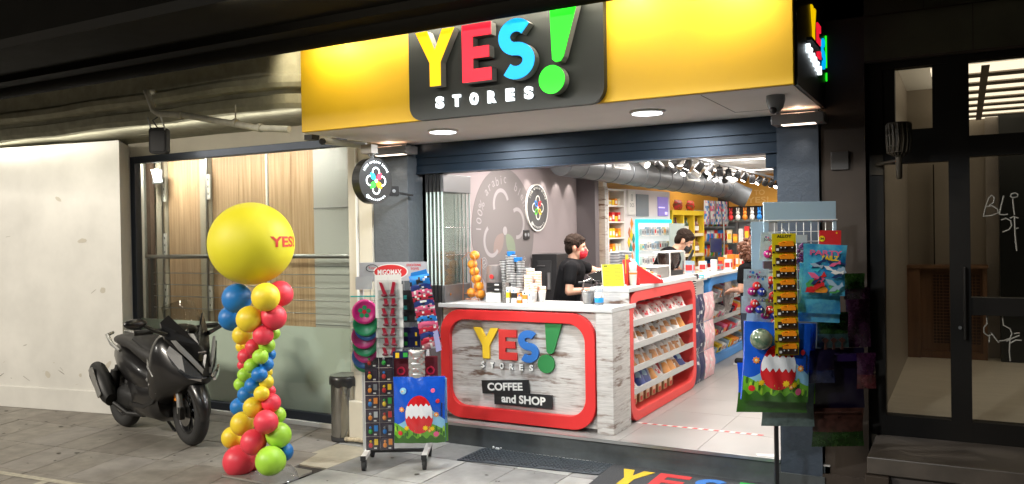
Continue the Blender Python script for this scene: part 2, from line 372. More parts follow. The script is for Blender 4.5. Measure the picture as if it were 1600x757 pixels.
# big faint roundel painted on the wall, plane faces +x
circ = M('roundel_grey', (.125, .112, .112), .7); circ2 = M('roundel_faint_white', (.23, .215, .22), .7)
def ring_arc(mb, c, r, wd, a0, a1, w0, w1, mat, n=24):
    o = [(c[0] + (r + wd / 2) * math.cos(math.radians(a0 + (a1 - a0) * i / n)), c[1] + (r + wd / 2) * math.sin(math.radians(a0 + (a1 - a0) * i / n))) for i in range(n + 1)]
    i_ = [(c[0] + (r - wd / 2) * math.cos(math.radians(a0 + (a1 - a0) * i / n)), c[1] + (r - wd / 2) * math.sin(math.radians(a0 + (a1 - a0) * i / n))) for i in range(n + 1)]
    v = []; 
    for p in o: v.append((p[0], p[1], w1))
    for p in i_: v.append((p[0], p[1], w1))
    mb.add(v, [(k, k + 1, n + 2 + k, n + 1 + k) for k in range(n)], mat)
def leaf(mb, c, ang, L, wd, w, mat, mat2=None):
    for s, mt, dw in ((1, mat, 0), (.55, mat2, .0006)):
        if not mt: continue
        p = []; n = 10
        for k in range(n + 1): t = k / n; p.append((L * (.12 + .88 * t) if s == 1 else L * (.3 + .5 * t), s * wd / 2 * math.sin(PI * t) ** .8))
        for k in range(n - 1, 0, -1): t = k / n; p.append((L * (.12 + .88 * t) if s == 1 else L * (.3 + .5 * t), -s * wd / 2 * math.sin(PI * t) ** .8))
        ca, sa = math.cos(math.radians(ang)), math.sin(math.radians(ang))
        mb.flat([(c[0] + a * ca - b * sa, c[1] + a * sa + b * ca) for a, b in p], w + dw, mt)
def arc_text(mb, txt, c, r, a0, a1, h, mat, w, bold=.01, inside=False):
    n = len(txt)
    for i, ch in enumerate(txt):
        if ch == ' ': continue
        a = math.radians(a0 + (a1 - a0) * i / (n - 1)); p = (c[0] + r * math.cos(a), c[1] + r * math.sin(a))
        vs, fs = txt_mesh(ch, bold); wd = (max(q[0] for q in vs) - min(q[0] for q in vs)) * h * 1.25; hh = (max(q[1] for q in vs) - min(q[1] for q in vs)) * h * 1.25
        base = -.15 * h if ch in 'yg@p' else 0
        mb.text(ch, (p[0] - wd / 2, p[1] - hh / 2 + base, p[0] + wd / 2, p[1] + hh / 2 + base), mat, 0, w, bold, rot=a - PI / 2 if not inside else a + PI / 2)
def flower(mb, c, R, w, white, cols, inner=None):
    for a in (0, 90, 180, 270):
        q = (c[0] + R * .42 * math.cos(math.radians(a)), c[1] + R * .42 * math.sin(math.radians(a)))
        ring_arc(mb, q, R * .235, R * .07, a - 140, a + 140, 0, w, white)
    for a, m in zip((45, 135, 225, 315), cols): leaf(mb, c, a, R * .55, R * .3, w + .0008, m, inner)
    mb.disc(c, R * .085, w, w + .0015, white, 14)
g = MB(); g.T = fr((-4.2, 7.47, 1.79), SX)
g.disc((0, 0), .655, .001, .003, circ, 64)
g.T = fr((-4.197, 7.47, 1.79), SX)
ring_arc(g, (-.07, .27), .15, .04, 20, 200, 0, .0012, circ2); ring_arc(g, (.27, .08), .15, .04, -100, 120, 0, .0012, circ2)
ring_arc(g, (-.27, -.1), .15, .04, 120, 320, 0, .0012, circ2); ring_arc(g, (.03, -.29), .15, .04, 200, 350, 0, .0012, circ2)
g.disc((0, 0), .045, .001, .003, circ2, 20)
arc_text(g, '100% arabic  blend', (0, 0), .53, 178, 25, .11, circ2, .0014, .0)
arc_text(g, '@yesstores', (0, 0), .53, 215, 325, .10, circ2, .0014, .0, True)
leaf(g, (0, 0), -50, .34, .17, .001, M('faint_green', (.14, .17, .12), .7)); leaf(g, (0, 0), 225, .34, .17, .001, M('faint_brown', (.17, .13, .12), .7))
obj('roundel', g, w, label='large faint grey roundel with pale flower outline and lettering')
# small colourful roundel on the same wall
emB, emR, emG, emY = [M('logo_' + n, c, .6) for n, c in (('blue', (.03, .22, .75)), ('red', (.7, .03, .05)), ('green', (.1, .5, .04)), ('yellow', (.8, .55, .02)))]
g = MB(); g.T = fr((-4.196, 8.19, 2.045), SX)
g.disc((0, 0), .265, 0, .02, wht, 40); g.disc((0, 0), .25, .019, .022, M('roundel_dark', (.06, .06, .062), .6), 40)
flower(g, (0, 0), .2, .0245, wht, (emR, emB, emG, emY), M('leaf_gap_dark', (.05, .05, .05), .6))
arc_text(g, '100% arabic blend', (0, 0), .222, 150, 30, .036, wht, .0245, .0); arc_text(g, '@yesstores', (0, 0), .222, 230, 310, .036, wht, .0245, .0, True)
solo('logo_roundel', g, 'small round dark wall plaque with coloured flower logo above the first barista', 'wall plaque')
g = MB(); g.T = fr((-4.196, 7.935, 1.745), SX)
g.box(-.06, -.05, 0, .07, .05, .012, blk)
for k in (-.03, .035): g.disc((k, 0), .02, .012, .015, gry, 16)
solo('wall_socket', g, 'black double power socket on the mauve interior wall', 'socket')
# remaining interior shell
g = MB(); g.box(-1.0, 6.1, HS, -.9, 14.4, 2.7, wht); struct('shop_side_wall', g)
rear = thing('rear_wall', 'rear shop wall with orange band above grey metal doors', 'wall', None, (-3, 14.3, HS)); rear['kind'] = 'structure'
g = MB(); g.box(-4.45, 14.3, HS, -.9, 14.4, 2.7, M('rear_wall_dark', (.06, .045, .04), .7)); obj('wall_panel', g, rear)
g = MB(); g.box(-3.55, 14.2, 2.17, -1.0, 14.3, 2.7, wy); g.T = fr((-3.22, 14.198, 2.2)); g.text('YES!', (-.02, .02, .34, .12), M('faint_orange_letter', (.8, .5, .15), .6), 0, .004); g.text('TO', (.1, .15, .28, .24), M('faint_orange_letter', (.8, .5, .15), .6), 0, .004)
obj('orange_band', g, rear)
g = MB()
for k in range(3):
    g.box(-3.75 + .36 * k, 14.24, HS, -3.42 + .36 * k, 14.3, 1.95, M('grey_door_metal', (.25, .27, .28), .4, .5)); g.box(-3.44 + .36 * k, 14.22, HS, -3.40 + .36 * k, 14.25, 1.95, stl)
g.box(-3.78, 14.15, 1.9, -2.6, 14.3, 1.93, stl)
obj('metal_door', g, rear)
# ================================================================ CANOPY (dark housing, yellow fascia, soffit)
cn = thing('shop_canopy', 'deep yellow canopy with white soffit over the open shopfront', 'canopy', None, (-2.6, 5.3, 2.55))
fy = M('canopy_yellow', (.72, .44, .008), .5, noise=.07, nscale=1.2); sof = M('soffit_offwhite', (.78, .75, .72), .7, noise=.06, nscale=2)
g = MB(); g.box(-4.41, 4.72, 2.553, -.815, 4.76, 3.42, fy); obj('fascia', g, cn, bevel=.004)
g = MB(); g.box(-4.41, 4.745, 2.55, -.822, 6.0, 2.58, sof); g.box(-4.41, 5.985, 2.535, -.822, 6.0, 2.552, sof)
for x in (-1.35,): g.box(x, 4.78, 2.5485, x + .004, 5.6, 2.551, blkm)
g.box(-1.35, 5.6, 2.5485, -.9, 5.604, 2.551, blkm)
obj('soffit', g, cn)
g = MB(); g.box(-.84, 4.765, 2.553, -.80, 6.0, 3.42, M('canopy_side_dark', (.02, .018, .016), .45)); obj('side_panel', g, cn)
g = MB(); g.box(-4.41, 4.765, 2.59, -4.38, 6.0, 3.42, fy); g.box(-4.41, 4.76, 3.42, -.8, 6.0, 3.44, blkm); obj('top_panel', g, cn)
for k, (x, y) in enumerate(((-3.463, 5.23), (-1.828, 5.2))):
    g = MB(); g.lathe([(.115, 0), (.12, -.006), (.1, -.014)], (x, y, 2.549), wht, 32)
    t = thing('downlight', ('round white downlight in the soffit below the dark sign panel, left of the two', 'round white downlight in the soffit near the right end of the canopy')[k], 'downlight', 'round canopy downlights', (x, y, 2.549))
    obj('trim_ring', g, t); g = MB(); g.disc((0, 0), .1, 0, .004, M('lamp_diffuser', (1, 1, 1), .5, emit=4, ecol=(.92, .97, 1)), 32); g.v = [(p[0] + x, p[1] + y, 2.531 + p[2]) for p in g.v]; obj('diffuser', g, t)
# dome camera on the soffit right
t = thing('dome_camera', 'small grey security camera under the right end of the soffit', 'security camera', None, (-.976, 5.05, 2.55))
g = MB(); g.lathe([(.055, 0), (.055, -.03), (.045, -.07), (.02, -.1)], (-.976, 5.05, 2.55), gry, 20); obj('housing', g, t)
g = MB(); g.ball((-.985, 5.02, 2.46), .022, blk); obj('lens', g, t)
# ---- illuminated sign on the fascia
def em(n, c, s=1.0): return M(n, c, .5, emit=s)
eY, eR, eS, eG, eW = em('lit_yellow', (1, .62, .0), .88), em('lit_red', (1, .015, .045), .85), em('lit_blue', (.0, .45, 1), .95), em('lit_green', (.02, .95, .02), 1.0), em('lit_white', (.9, .97, 1), 1.6)
sdk = M('letter_side_grey', (.22, .22, .21), .45)
def L_Y(u0, v0, u1, v1, t): c = (u0 + u1) / 2; h = v0 + (v1 - v0) * .42; return [(u0, v1), (u0 + t * 1.12, v1), (c, h + t * .95), (u1 - t * 1.12, v1), (u1, v1), (c + t / 2, h), (c + t / 2, v0), (c - t / 2, v0), (c - t / 2, h)]
def L_E(u0, v0, u1, v1, t):
    m = (v0 + v1) / 2; return [(u0, v0), (u1, v0), (u1, v0 + t), (u0 + t, v0 + t), (u0 + t, m - t * .45), (u1 - t * .2, m - t * .45), (u1 - t * .2, m + t * .45), (u0 + t, m + t * .45), (u0 + t, v1 - t), (u1, v1 - t), (u1, v1), (u0, v1)]
def L_S(u0, v0, u1, v1, t):
    w, h = u1 - u0, v1 - v0; cx = (u0 + u1) / 2; r = t / 2; pts = []
    ra = (w - t) / 2; rb = (h - t) / 4; ct = (cx, v1 - r - rb); cb = (cx, v0 + r + rb)
    P = [(ct[0] + ra * .96 * math.cos(math.radians(a)), ct[1] + rb * math.sin(math.radians(a))) for a in range(38, 271, 12)][:-1]
    P += [(cb[0] + ra * math.cos(math.radians(a)), cb[1] + rb * math.sin(math.radians(a))) for a in range(90, -143, -12)]
    L, Rr = [], []
    for i in range(len(P)):
        a = Vector(P[max(i - 1, 0)]); b = Vector(P[min(i + 1, len(P) - 1)]); d = (b - a).normalized(); n = Vector((-d.y, d.x)) * r
        L.append(tuple(Vector(P[i]) + n)); Rr.append(tuple(Vector(P[i]) - n))
    return L + Rr[::-1]
def L_X(u0, v0, u1, v1): return [(u0 + .012, v0), (u0 + .05, v0 - .012) if u1 - u0 > .12 else (u0 + .03, v0 - .005), (u0 + (u1 - u0) * .42, v0), (u1, v1), (u0, v1)]
sg = thing('shop_sign', 'illuminated sign with big coloured letters on a dark rounded panel', 'shop sign', None, (-2.64, 4.7, 2.55))
g = MB(); g.T = fr((0, 4.717, 0)); g.prism(rr(-3.364, 2.545, -1.912, 3.6, .1), 0, .05, M('sign_panel_dark', (.014, .018, .017), .55, noise=.2, nscale=3)); obj('sign_panel', g, sg, bevel=.004)
def raised(nm, pts, mat, par, y, d, gap=.01, base='sign'):
    g = MB(); g.T = fr((0, y, 0)); g.prism(pts, gap, d, sdk, sdk); g.prism(pts, d, d + .006, mat, mat); obj(nm, g, par)
raised('letter_y', L_Y(-3.248, 2.752, -2.937, 3.125, .085), eY, sg, 4.667, .075)
raised('letter_e', L_E(-2.877, 2.75, -2.657, 3.125, .082), eR, sg, 4.667, .075)
raised('letter_s', L_S(-2.605, 2.733, -2.345, 3.118, .083), eS, sg, 4.667, .075)
raised('exclamation_stroke', [(-2.222, 2.83), (-2.20, 2.81), (-2.165, 2.812), (-2.145, 2.84), (-2.045, 3.17), (-2.235, 3.17)], eG, sg, 4.667, .075)
g = MB(); g.T = fr((0, 4.667, 0)); g.disc((-2.228, 2.705), .088, .01, .075, sdk, 36); g.disc((-2.228, 2.705), .088, .075, .081, eG, 36); obj('exclamation_dot', g, sg)
for ch, k in zip('STORES', range(6)):
    g = MB(); g.T = fr((0, 4.667, 0)); u = -3.105 + k * .136; g.text(ch, (u - .028, 2.612, u + .03, 2.692), eW, 0, .022, .045, side=eW); obj('small_letter', g, sg)
# ---- side sign (faces the right, seen edge-on)
sd = thing('side_sign', 'small illuminated letters on the dark right end of the canopy, seen nearly edge on', 'shop sign', None, (-.8, 5.5, 2.9))
for nm, P, m in (('letter_y', L_Y(5.2, 2.86, 5.36, 3.1, .05), eY), ('letter_e', L_E(5.42, 2.83, 5.55, 3.04, .045), eR), ('letter_s', L_S(5.6, 2.79, 5.74, 2.99, .045), eS), ('exclamation_stroke', [(5.80, 2.82), (5.84, 2.82), (5.88, 3.03), (5.78, 3.03)], eG)):
    g = MB(); g.T = fr((-.797, 0, 0), SX); g.prism(P, .0, .010, m, m); obj(nm, g, sd)
g = MB(); g.T = fr((-.797, 0, 0), SX); g.disc((5.82, 2.76), .035, 0, .01, eG, 20, eG); obj('exclamation_dot', g, sd)
g = MB(); g.T = fr((-.797, 0, 0), SX)
for ch, k in zip('STORES', range(6)): g.text(ch, (5.02 + k * .085, 2.78 - .012 * k, 5.07 + k * .085, 2.835 - .012 * k), eW, 0, .02, .04, side=eW)
g.box(5.05, 2.855, 0, 5.4, 2.875, .03, blkm)
obj('stores_lettering', g, sd)
# ================================================================ SHOPFRONT FRAME
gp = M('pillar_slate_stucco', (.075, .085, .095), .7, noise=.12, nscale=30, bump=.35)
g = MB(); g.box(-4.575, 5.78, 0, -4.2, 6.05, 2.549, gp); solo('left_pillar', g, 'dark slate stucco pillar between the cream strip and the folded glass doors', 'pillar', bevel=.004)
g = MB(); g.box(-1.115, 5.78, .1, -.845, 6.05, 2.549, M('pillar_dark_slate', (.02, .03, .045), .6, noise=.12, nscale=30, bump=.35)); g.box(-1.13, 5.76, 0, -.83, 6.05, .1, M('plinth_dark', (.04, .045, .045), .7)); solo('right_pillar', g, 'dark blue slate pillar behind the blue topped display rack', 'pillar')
g = MB(); sh = M('shutter_blue_metal', (.014, .026, .042), .4, .4, noise=.15, nscale=2)
g.box(-4.2, 5.9, 2.43, -1.115, 6.1, 2.548, sh)
for k in range(2): g.box(-4.2, 5.912 + .004 * k, 2.302 + .066 * k, -1.115, 6.05, 2.366 + .064 * k, sh)
g.box(-4.2, 5.90, 2.29, -1.115, 6.04, 2.302, M('shutter_edge', (.05, .07, .1), .35, .6))
solo('roller_shutter_box', g, 'dark blue roller shutter housing across the top of the shop opening', 'shutter', bevel=.003)
g = MB(); g.box(-1.22, 5.93, 2.19, -1.117, 6.06, 2.289, sh); g.box(-1.17, 5.94, 2.1, -1.117, 6.06, 2.19, sh); g.box(-1.14, 5.95, HS, -1.117, 6.06, 2.1, blk); solo('shutter_guide', g, 'stepped dark shutter guide at the top right corner of the opening', 'guide rail')
for k, (x0, x1) in enumerate(((-4.485, -4.085), (-1.115, -.785))):
    t = thing('wall_light', ('long grey box light shining up and down above the left pillar', 'long grey box light shining up and down above the right pillar')[k], 'wall light', 'up and down wall lights', ((x0 + x1) / 2, 5.63, 2.48))
    g = MB(); g.box(x0, 5.6, 2.447, x1, 5.775, 2.513, M('lamp_box_grey', (.12, .11, .105), .5)); obj('housing', g, t, bevel=.006)
    g = MB(); g.box(x0 + .06, 5.625, 2.443, x1 - .06, 5.7, 2.446, M('warm_led', (1, .85, .7), .5, emit=3)); g.box(x0 + .06, 5.625, 2.514, x1 - .06, 5.7, 2.517, M('warm_led_up', (1, .6, .4), .5, emit=2.2)); obj('light_strip', g, t)
# folded glass door leaves on the left
for k in range(5):
    x = -4.125 + .04 * k
    t = thing('glass_door_leaf', ORD[k] + ' of five folded glass leaves from the left pillar, standing above the counter end', 'glass door', 'folded glass leaves', (x, 5.95, 1.17))
    rm_ = M('leaf_rail_grey', (.16, .16, .165), .35, .6) if k == 4 else blk
    g = MB(); g.box(x, 5.93, 2.13, x + .032, 6.38, 2.285, rm_); obj('top_rail', g, t, bevel=.003)
    g = MB(); g.box(x, 5.93, 1.17, x + .032, 6.38, 1.32, M('leaf_rail_grey', (.16, .16, .165), .35, .6) if k == 4 else blk)
    obj('bottom_rail', g, t, bevel=.003)
    g = MB(); g.box(x + .010, 5.932, 1.32, x + .022, 5.936, 2.13, M('glass_edge_glint', (.5, .6, .57), .2)); obj('edge_glint', g, t); g = MB(); g.box(x + .010, 6.374, 1.32, x + .022, 6.378, 2.13, M('glass_edge_glint')); obj('edge_glint', g, t)  # pale strips drawn as the glints along the glass edges
    g = MB(); g.box(x + .012, 5.937, 1.32, x + .020, 6.373, 2.13, glass('door_glass', (.93, .965, .955), 1, extra=.05)); obj('pane', g, t)
    if k == 4:
        g = MB(); g.lathe([(.012, 0), (.012, .012)], (x + .032, 6.0, 1.24), chrome, 12, axis=(1, 0, 0)); obj('lock', g, t)
        g = MB(); 
        for z in (1.58, 1.82): g.tube([(x + .034, 5.95, z), (x + .034, 6.36, z)], .003, chrome, 6)
        obj('handle_bar', g, t)
# upper counter-height window of the cafe reflected pane divider posts
# ---- round hanging sign
t = thing('hanging_sign', 'round black lit sign with coloured flower hanging in front of the left pillar', 'hanging sign', None, (-4.02, 5.1, 2.2))
cx, cy0, cz = -4.035, 5.1, 2.185
g = MB(); nrm = Vector((.58, -.815, 0)); uu = Vector((.12, .99, 0)); g.T = fr((cx, cy0, cz), uu); R_ = .178
g.disc((0, 0), R_, -.05, .03, M('sign_rim_black', (.012, .012, .012), .35), 48); obj('housing', g, t, bevel=.004)
g = MB(); g.T = fr((cx, cy0, cz), uu)
flower(g, (0, 0), .155, .032, eW, (eR, eS, eG, eY))
arc_text(g, '100% arabica blend', (0, 0), .148, 148, 32, .024, eW, .032, .01); arc_text(g, '@yesstores', (0, 0), .148, 232, 308, .024, eW, .032, .01, True)
obj('lit_face', g, t)
g = MB(); g.tube([(cx, cy0, cz + R_), (cx, cy0, 2.42)], .008, gry); g.tube([(cx - .05, cy0, 2.405), (cx - .02, cy0, cz + R_ + .005), (cx + .05, cy0, 2.4)], .006, gry); g.box(cx - .09, cy0 - .03, 2.40, cx + .01, cy0 + .05, 2.47, M('bracket_box', (.3, .27, .24), .6)); obj('bracket', g, t)
# camera arm left of the canopy
t = thing('bullet_camera', 'white bullet security camera with black face below the left end of the canopy', 'security camera', None, (-4.5, 5.05, 2.5))
g = MB(); g.tube([(-4.14, 5.15, 2.47), (-4.52, 5.05, 2.53)], .026, M('camera_body', (.5, .5, .48), .5), 12); g.box(-4.6, 4.95, 2.53, -4.52, 5.04, 2.57, blk); obj('housing', g, t)
g = MB(); g.lathe([(.028, 0), (.024, .02)], (-4.47, 5.02, 2.515), blk, 14, axis=(.3, -1, -.1)); obj('lens', g, t)
t = thing('box_camera', 'small black square camera on an arm on the slate pillar beside the round sign', 'security camera', None, (-4.25, 5.7, 2.2))
g = MB(); g.T = fr((-4.21, 5.6, 2.13), (.815, .58, 0)); g.prism(rr(-.042, -.042, .042, .042, .012), 0, .05, blk); g.disc((0, 0), .015, .05, .056, gry, 14); g.T = Matrix.Identity(4); g.tube([(-4.2, 5.62, 2.12), (-4.15, 5.78, 2.1)], .01, blk); obj('housing', g, t)
# ================================================================ LEFT BUILDING
cream = M('cream_wall_paint', (.56, .52, .42), .75, noise=.08, nscale=3, bump=.06)
whw = M('white_wall_paint', (.66, .65, .61), .75, noise=.13, nscale=1.7, bump=.05)
t = thing('white_wall', 'blank white painted wall behind the rear of the motor scooter', 'wall', None, (-8.5, 5.3, 0))
A = (-7.42, 5.335); B = (-13.5, 4.33); Cc = (-7.90, 5.82)
def wallprism(mb, pts, z0, z1, mat): 
    mb.T = Matrix.Identity(4); n = len(pts); v = [(p[0], p[1], z0) for p in pts] + [(p[0], p[1], z1) for p in pts]
    mb.add(v, [list(range(n))[::-1], list(range(n, 2 * n))] + [(i, (i + 1) % n, n + (i + 1) % n, n + i) for i in range(n)], mat)
g = MB(); wallprism(g, [B, A, Cc, (-8.2, 6.2), (-13.5, 6.2)], .215, 2.76, whw); obj('wall_panel', g, t)
g = MB(); o = .018; wallprism(g, [(B[0], B[1] - o), (A[0] + .01, A[1] - o), (A[0] + o, A[1]), (Cc[0] + o, Cc[1]), (-8.2, 6.2), (-13.5, 6.2)], 0, .225, whw); obj('skirting', g, t, bevel=.006)
rs_ = random.Random(31); scm = [M('wall_scuff_grey', (.4, .385, .35), .8), M('wall_stain_tan', (.5, .47, .4), .8), M('wall_scuff_dark', (.25, .235, .21), .8)]
du = Vector((A[0] - B[0], A[1] - B[1], 0)).normalized(); g = MB(); g.T = fr((B[0], B[1] - .0005, 0), du)
for k in range(46):
    low = k % 3 != 0; u = rs_.uniform(2.2, 6.0); v = rs_.uniform(.25, .5) if low else rs_.uniform(.5, 2.2); L = rs_.uniform(.01, .07); h_ = rs_.uniform(.002, .006) if k % 4 else rs_.uniform(.015, .04); a = rs_.uniform(-.9, .9)
    n = 8; g.flat([(u + L * math.cos(2 * PI * q / n) * math.cos(a) - h_ * rs_.uniform(.5, 1.2) * math.sin(2 * PI * q / n) * math.sin(a), v + L * math.cos(2 * PI * q / n) * math.sin(a) + h_ * rs_.uniform(.5, 1.2) * math.sin(2 * PI * q / n) * math.cos(a)) for q in range(n)], .001 + .0001 * (k % 9), scm[1] if k % 4 == 0 else scm[k % 3])
obj('scuff_marks', g, t)
# window wall
t = thing('shop_window', 'wide dark framed window with frosted lower half and wooden boards behind it', 'window', None, (-6.3, 5.8, 0))
fm = M('window_frame_metal', (.05, .06, .08), .35, .6)
g = MB(); g.box(-7.885, 5.78, .04, -7.79, 5.86, 2.65, fm); g.box(-7.79, 5.78, 2.575, -4.85, 5.86, 2.65, fm); g.box(-7.79, 5.78, .04, -4.85, 5.86, .12, fm); g.box(-7.9, 5.75, 0, -4.85, 5.88, .04, wht); obj('frame', g, t, bevel=.004)
g = MB(); g.box(-7.79, 5.815, .12, -4.85, 5.825, 2.575, glass('window_glass', (.93, .95, .92), .9, extra=.02)); obj('pane', g, t)
g = MB(); g.box(-7.79, 5.828, .12, -4.85, 5.834, .915, M('frosted_film', (.62, .69, .64), .35, noise=.06, nscale=1.5)); obj('frosted_film', g, t)
g = MB(); g.box(-7.9, 5.795, 2.652, -4.85, 6.1, 2.80, cream); solo('window_lintel', g, 'cream strip of wall above the dark window frame', 'wall')
# room behind the window
rw = M('room_side_wall', (.45, .47, .42), .8)
g = MB(); g.box(-8.6, 5.84, 0, -8.5, 7.6, 2.85, rw); g.box(-8.6, 7.5, 0, -4.4, 7.6, 2.85, M('room_back', (.3, .3, .28), .8)); struct('back_room_wall', g)
g = MB(); g.box(-8.6, 5.86, -.02, -4.5, 7.5, .02, M('room_floor', (.2, .17, .13), .5)); struct('back_room_floor', g)
g = MB(); g.box(-8.6, 5.87, 2.81, -4.5, 7.6, 2.86, wht); struct('back_room_ceiling', g)
wd = wood_mat('zebrano_wood', (.66, .47, .3), (.38, .24, .13), (12, 12, .35), 3)
for k, (x0, x1) in enumerate(((-8.165, -7.61), (-7.43, -6.6), (-6.565, -5.92))):
    g = MB(); n = 2 if k else 1
    for q in range(n): g.box(x0 + (x1 - x0) * q / n + .002, 6.50, .3, x0 + (x1 - x0) * (q + 1) / n - .002, 6.53, 2.78, wd)
    solo('wood_panel', g, ('narrow striped wood board left of the slotted white uprights', 'middle pair of striped wood boards behind the window', 'striped wood boards behind the big yellow balloon, next to the white shutter')[k], 'wood panel', 'striped wood boards behind the window')
for k, (x0, x1) in enumerate(((-8.33, -8.19), (-7.585, -7.45))):
    g = MB(); g.box(x0, 6.46, .3, x1, 6.52, 2.78, cream); g.box(x1 - .02, 6.44, .3, x1 + .004, 6.46, 2.78, stl)
    for z in (2.2, 1.55, .95):
        g.box(x1 + .005, 6.44, z, x1 + .05, 6.455, z + .28, wht)
        for q in range(3): g.box(x1 + .02, 6.437, z + .05 + q * .08, x1 + .03, 6.44, z + .075 + q * .08, blk)
    solo('shelf_upright', g, ('slotted cream shelf upright at the far left of the window', 'slotted cream shelf upright between the wood boards')[k], 'shelf upright', 'slotted shelf uprights')
g = MB(); g.box(-8.42, 6.4, .3, -8.355, 6.46, 2.78, M('brown_post', (.12, .08, .06), .5)); solo('door_post', g, 'thin dark post behind the left part of the window', 'post')
g = MB(); g.box(-6.597, 6.49, .3, -6.567, 6.515, 2.78, wht); solo('white_strip', g, 'thin white vertical strip between the wood boards above the balloon', 'strip')
g = MB(); g.box(-5.90, 6.47, .02, -5.35, 6.5, 2.78, M('panel_greyish_white', (.5, .51, .5), .6))
for k in range(4): g.box(-5.90, 6.462, .25 + .6 * k, -5.35, 6.472, .257 + .6 * k, gry)
solo('white_shutter', g, 'pale grey panelled shutter at the right end of the window', 'shutter')
t = thing('reflection_panel', 'small bright panel added for a lamp reflection at the top left of the window', 'reflection panel', None, (-8.1, 6.3, 2.4))  # glowing panel added in place of a lamp's reflection in the glass
g = MB(); v_ = [(-8.205, 6.3, 2.565), (-8.095, 6.3, 2.57), (-8.03, 6.3, 2.42), (-8.14, 6.3, 2.415)]; g.add(v_ + [(a, b_ + .02, c) for a, b_, c in v_], [(0, 1, 2, 3), (7, 6, 5, 4), (0, 4, 5, 1), (1, 5, 6, 2), (2, 6, 7, 3), (3, 7, 4, 0)], M('reflection_panel_lit', (1, 1, 1), .5, emit=4)); obj('diffuser', g, t)
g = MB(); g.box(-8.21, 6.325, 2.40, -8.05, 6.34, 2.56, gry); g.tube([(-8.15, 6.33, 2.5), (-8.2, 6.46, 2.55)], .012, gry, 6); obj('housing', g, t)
t = thing('railing', 'steel railing with thin horizontal bars behind the window glass', 'railing', None, (-6.8, 6.25, 0))
g = MB(); g.tube([(-8.28, 6.25, 1.565), (-5.0, 6.25, 1.565)], .024, stl, 10); obj('handrail', g, t)
for x in (-8.14, -5.05):
    g = MB(); g.box(x - .02, 6.235, .02, x + .02, 6.265, 1.56, M('dark_steel', (.08, .08, .085), .35, .8)); obj('post', g, t)
for z in (1.38, 1.25, 1.12, .99):
    g = MB(); g.tube([(-8.12, 6.25, z), (-5.0, 6.25, z)], .0055, stl, 6); obj('bar', g, t)
# pilaster and pipe boxing
g = MB(); g.box(-4.845, 5.76, 0, -4.577, 6.05, 2.80, cream); solo('cream_pilaster', g, 'cream painted pilaster between the window and the slate pillar', 'pilaster', bevel=.004)
g = MB(); g.box(-4.742, 5.735, .7, -4.73, 5.758, 2.549, wht); solo('cable_trunking', g, 'thin white cable trunking running up the cream pilaster', 'cable trunking')
t = thing('pipe_boxing', 'cream box casing on the pavement between the steel bin and the toy rack', 'box casing', None, (-4.5, 5.5, 0))
g = MB(); g.box(-4.62, 5.45, .02, -4.40, 5.757, .355, cream); obj('lower_box', g, t, bevel=.008)
g = MB(); g.box(-4.60, 5.5, .355, -4.38, 5.757, .92, cream); obj('upper_box', g, t, bevel=.006)
g = MB(); g.tube([(-4.64, 5.43, .03), (-4.5, 5.42, .04), (-4.38, 5.44, .03)], .02, M('foam_scrap', (.45, .38, .26), .9, noise=.5, nscale=40), 6); obj('torn_base', g, t)
# ---------------- balcony with moulded edge
t = thing('balcony', 'old cream balcony slab with stepped moulded edge above the window', 'balcony', None, (-8, 5, 2.8))
bc = M('balcony_cream_plaster', (.33, .32, .24), .95, noise=.2, nscale=9, bump=.25, spec=.1)
g = MB()
prof = [(5.9, 2.80), (4.99, 2.80), (4.95, 2.79), (4.92, 2.80), (4.90, 2.84), (4.90, 2.91), (4.93, 2.925), (4.93, 2.955), (4.86, 2.965), (4.84, 3.0), (4.84, 3.05), (4.87, 3.075), (4.87, 3.32), (4.82, 3.34), (4.82, 3.5), (5.9, 3.5)]
secs = []; rnd = random.Random(3)
for k in range(40):
    x = -13.5 + (13.5 - 5.0) * k / 39; secs.append([(x, y + .006 * rnd.uniform(-1, 1), z + .006 * math.sin(k * .9) + .004 * rnd.uniform(-1, 1)) for y, z in prof])
for a in range(1, 9):     # rounded corner at the right end
    th = PI / 2 * a / 8
    secs.append([(-5.0 + (5.45 - y) * math.sin(th) * (1 if y < 5.4 else 0) + .0, 5.45 - (5.45 - y) * math.cos(th) if y < 5.4 else y, z) for y, z in prof])
secs = [list(reversed(q)) for q in secs]
g.loft(secs, bc, smooth=False); obj('moulded_edge', g, t)
g = MB(); g.box(-13.5, 5.4, 2.802, -4.42, 6.0, 3.48, bc); g.box(-4.95, 5.45, 2.804, -4.42, 6.0, 3.5, bc); obj('slab', g, t)
# upper storey and awning cassette (unlit)
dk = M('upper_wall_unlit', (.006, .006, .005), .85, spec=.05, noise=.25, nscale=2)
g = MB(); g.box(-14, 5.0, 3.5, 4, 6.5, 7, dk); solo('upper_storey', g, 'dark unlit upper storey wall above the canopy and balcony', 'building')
t = thing('awning', 'dark rolled awning running above the yellow fascia and the balcony', 'awning', None, (-5, 4.3, 3.1))
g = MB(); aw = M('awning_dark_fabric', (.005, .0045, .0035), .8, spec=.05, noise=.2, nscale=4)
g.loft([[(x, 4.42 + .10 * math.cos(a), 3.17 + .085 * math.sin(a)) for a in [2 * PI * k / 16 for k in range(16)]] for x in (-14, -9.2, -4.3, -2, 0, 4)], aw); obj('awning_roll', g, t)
g = MB(); g.box(-14, 4.16, 3.15, 4, 4.34, 3.34, aw); g.add([(-14, 4.2, 3.33), (4, 4.2, 3.33), (4, 5.05, 4.9), (-14, 5.05, 4.9)], [(3, 2, 1, 0), (0, 1, 2, 3)], aw); obj('hood', g, t)
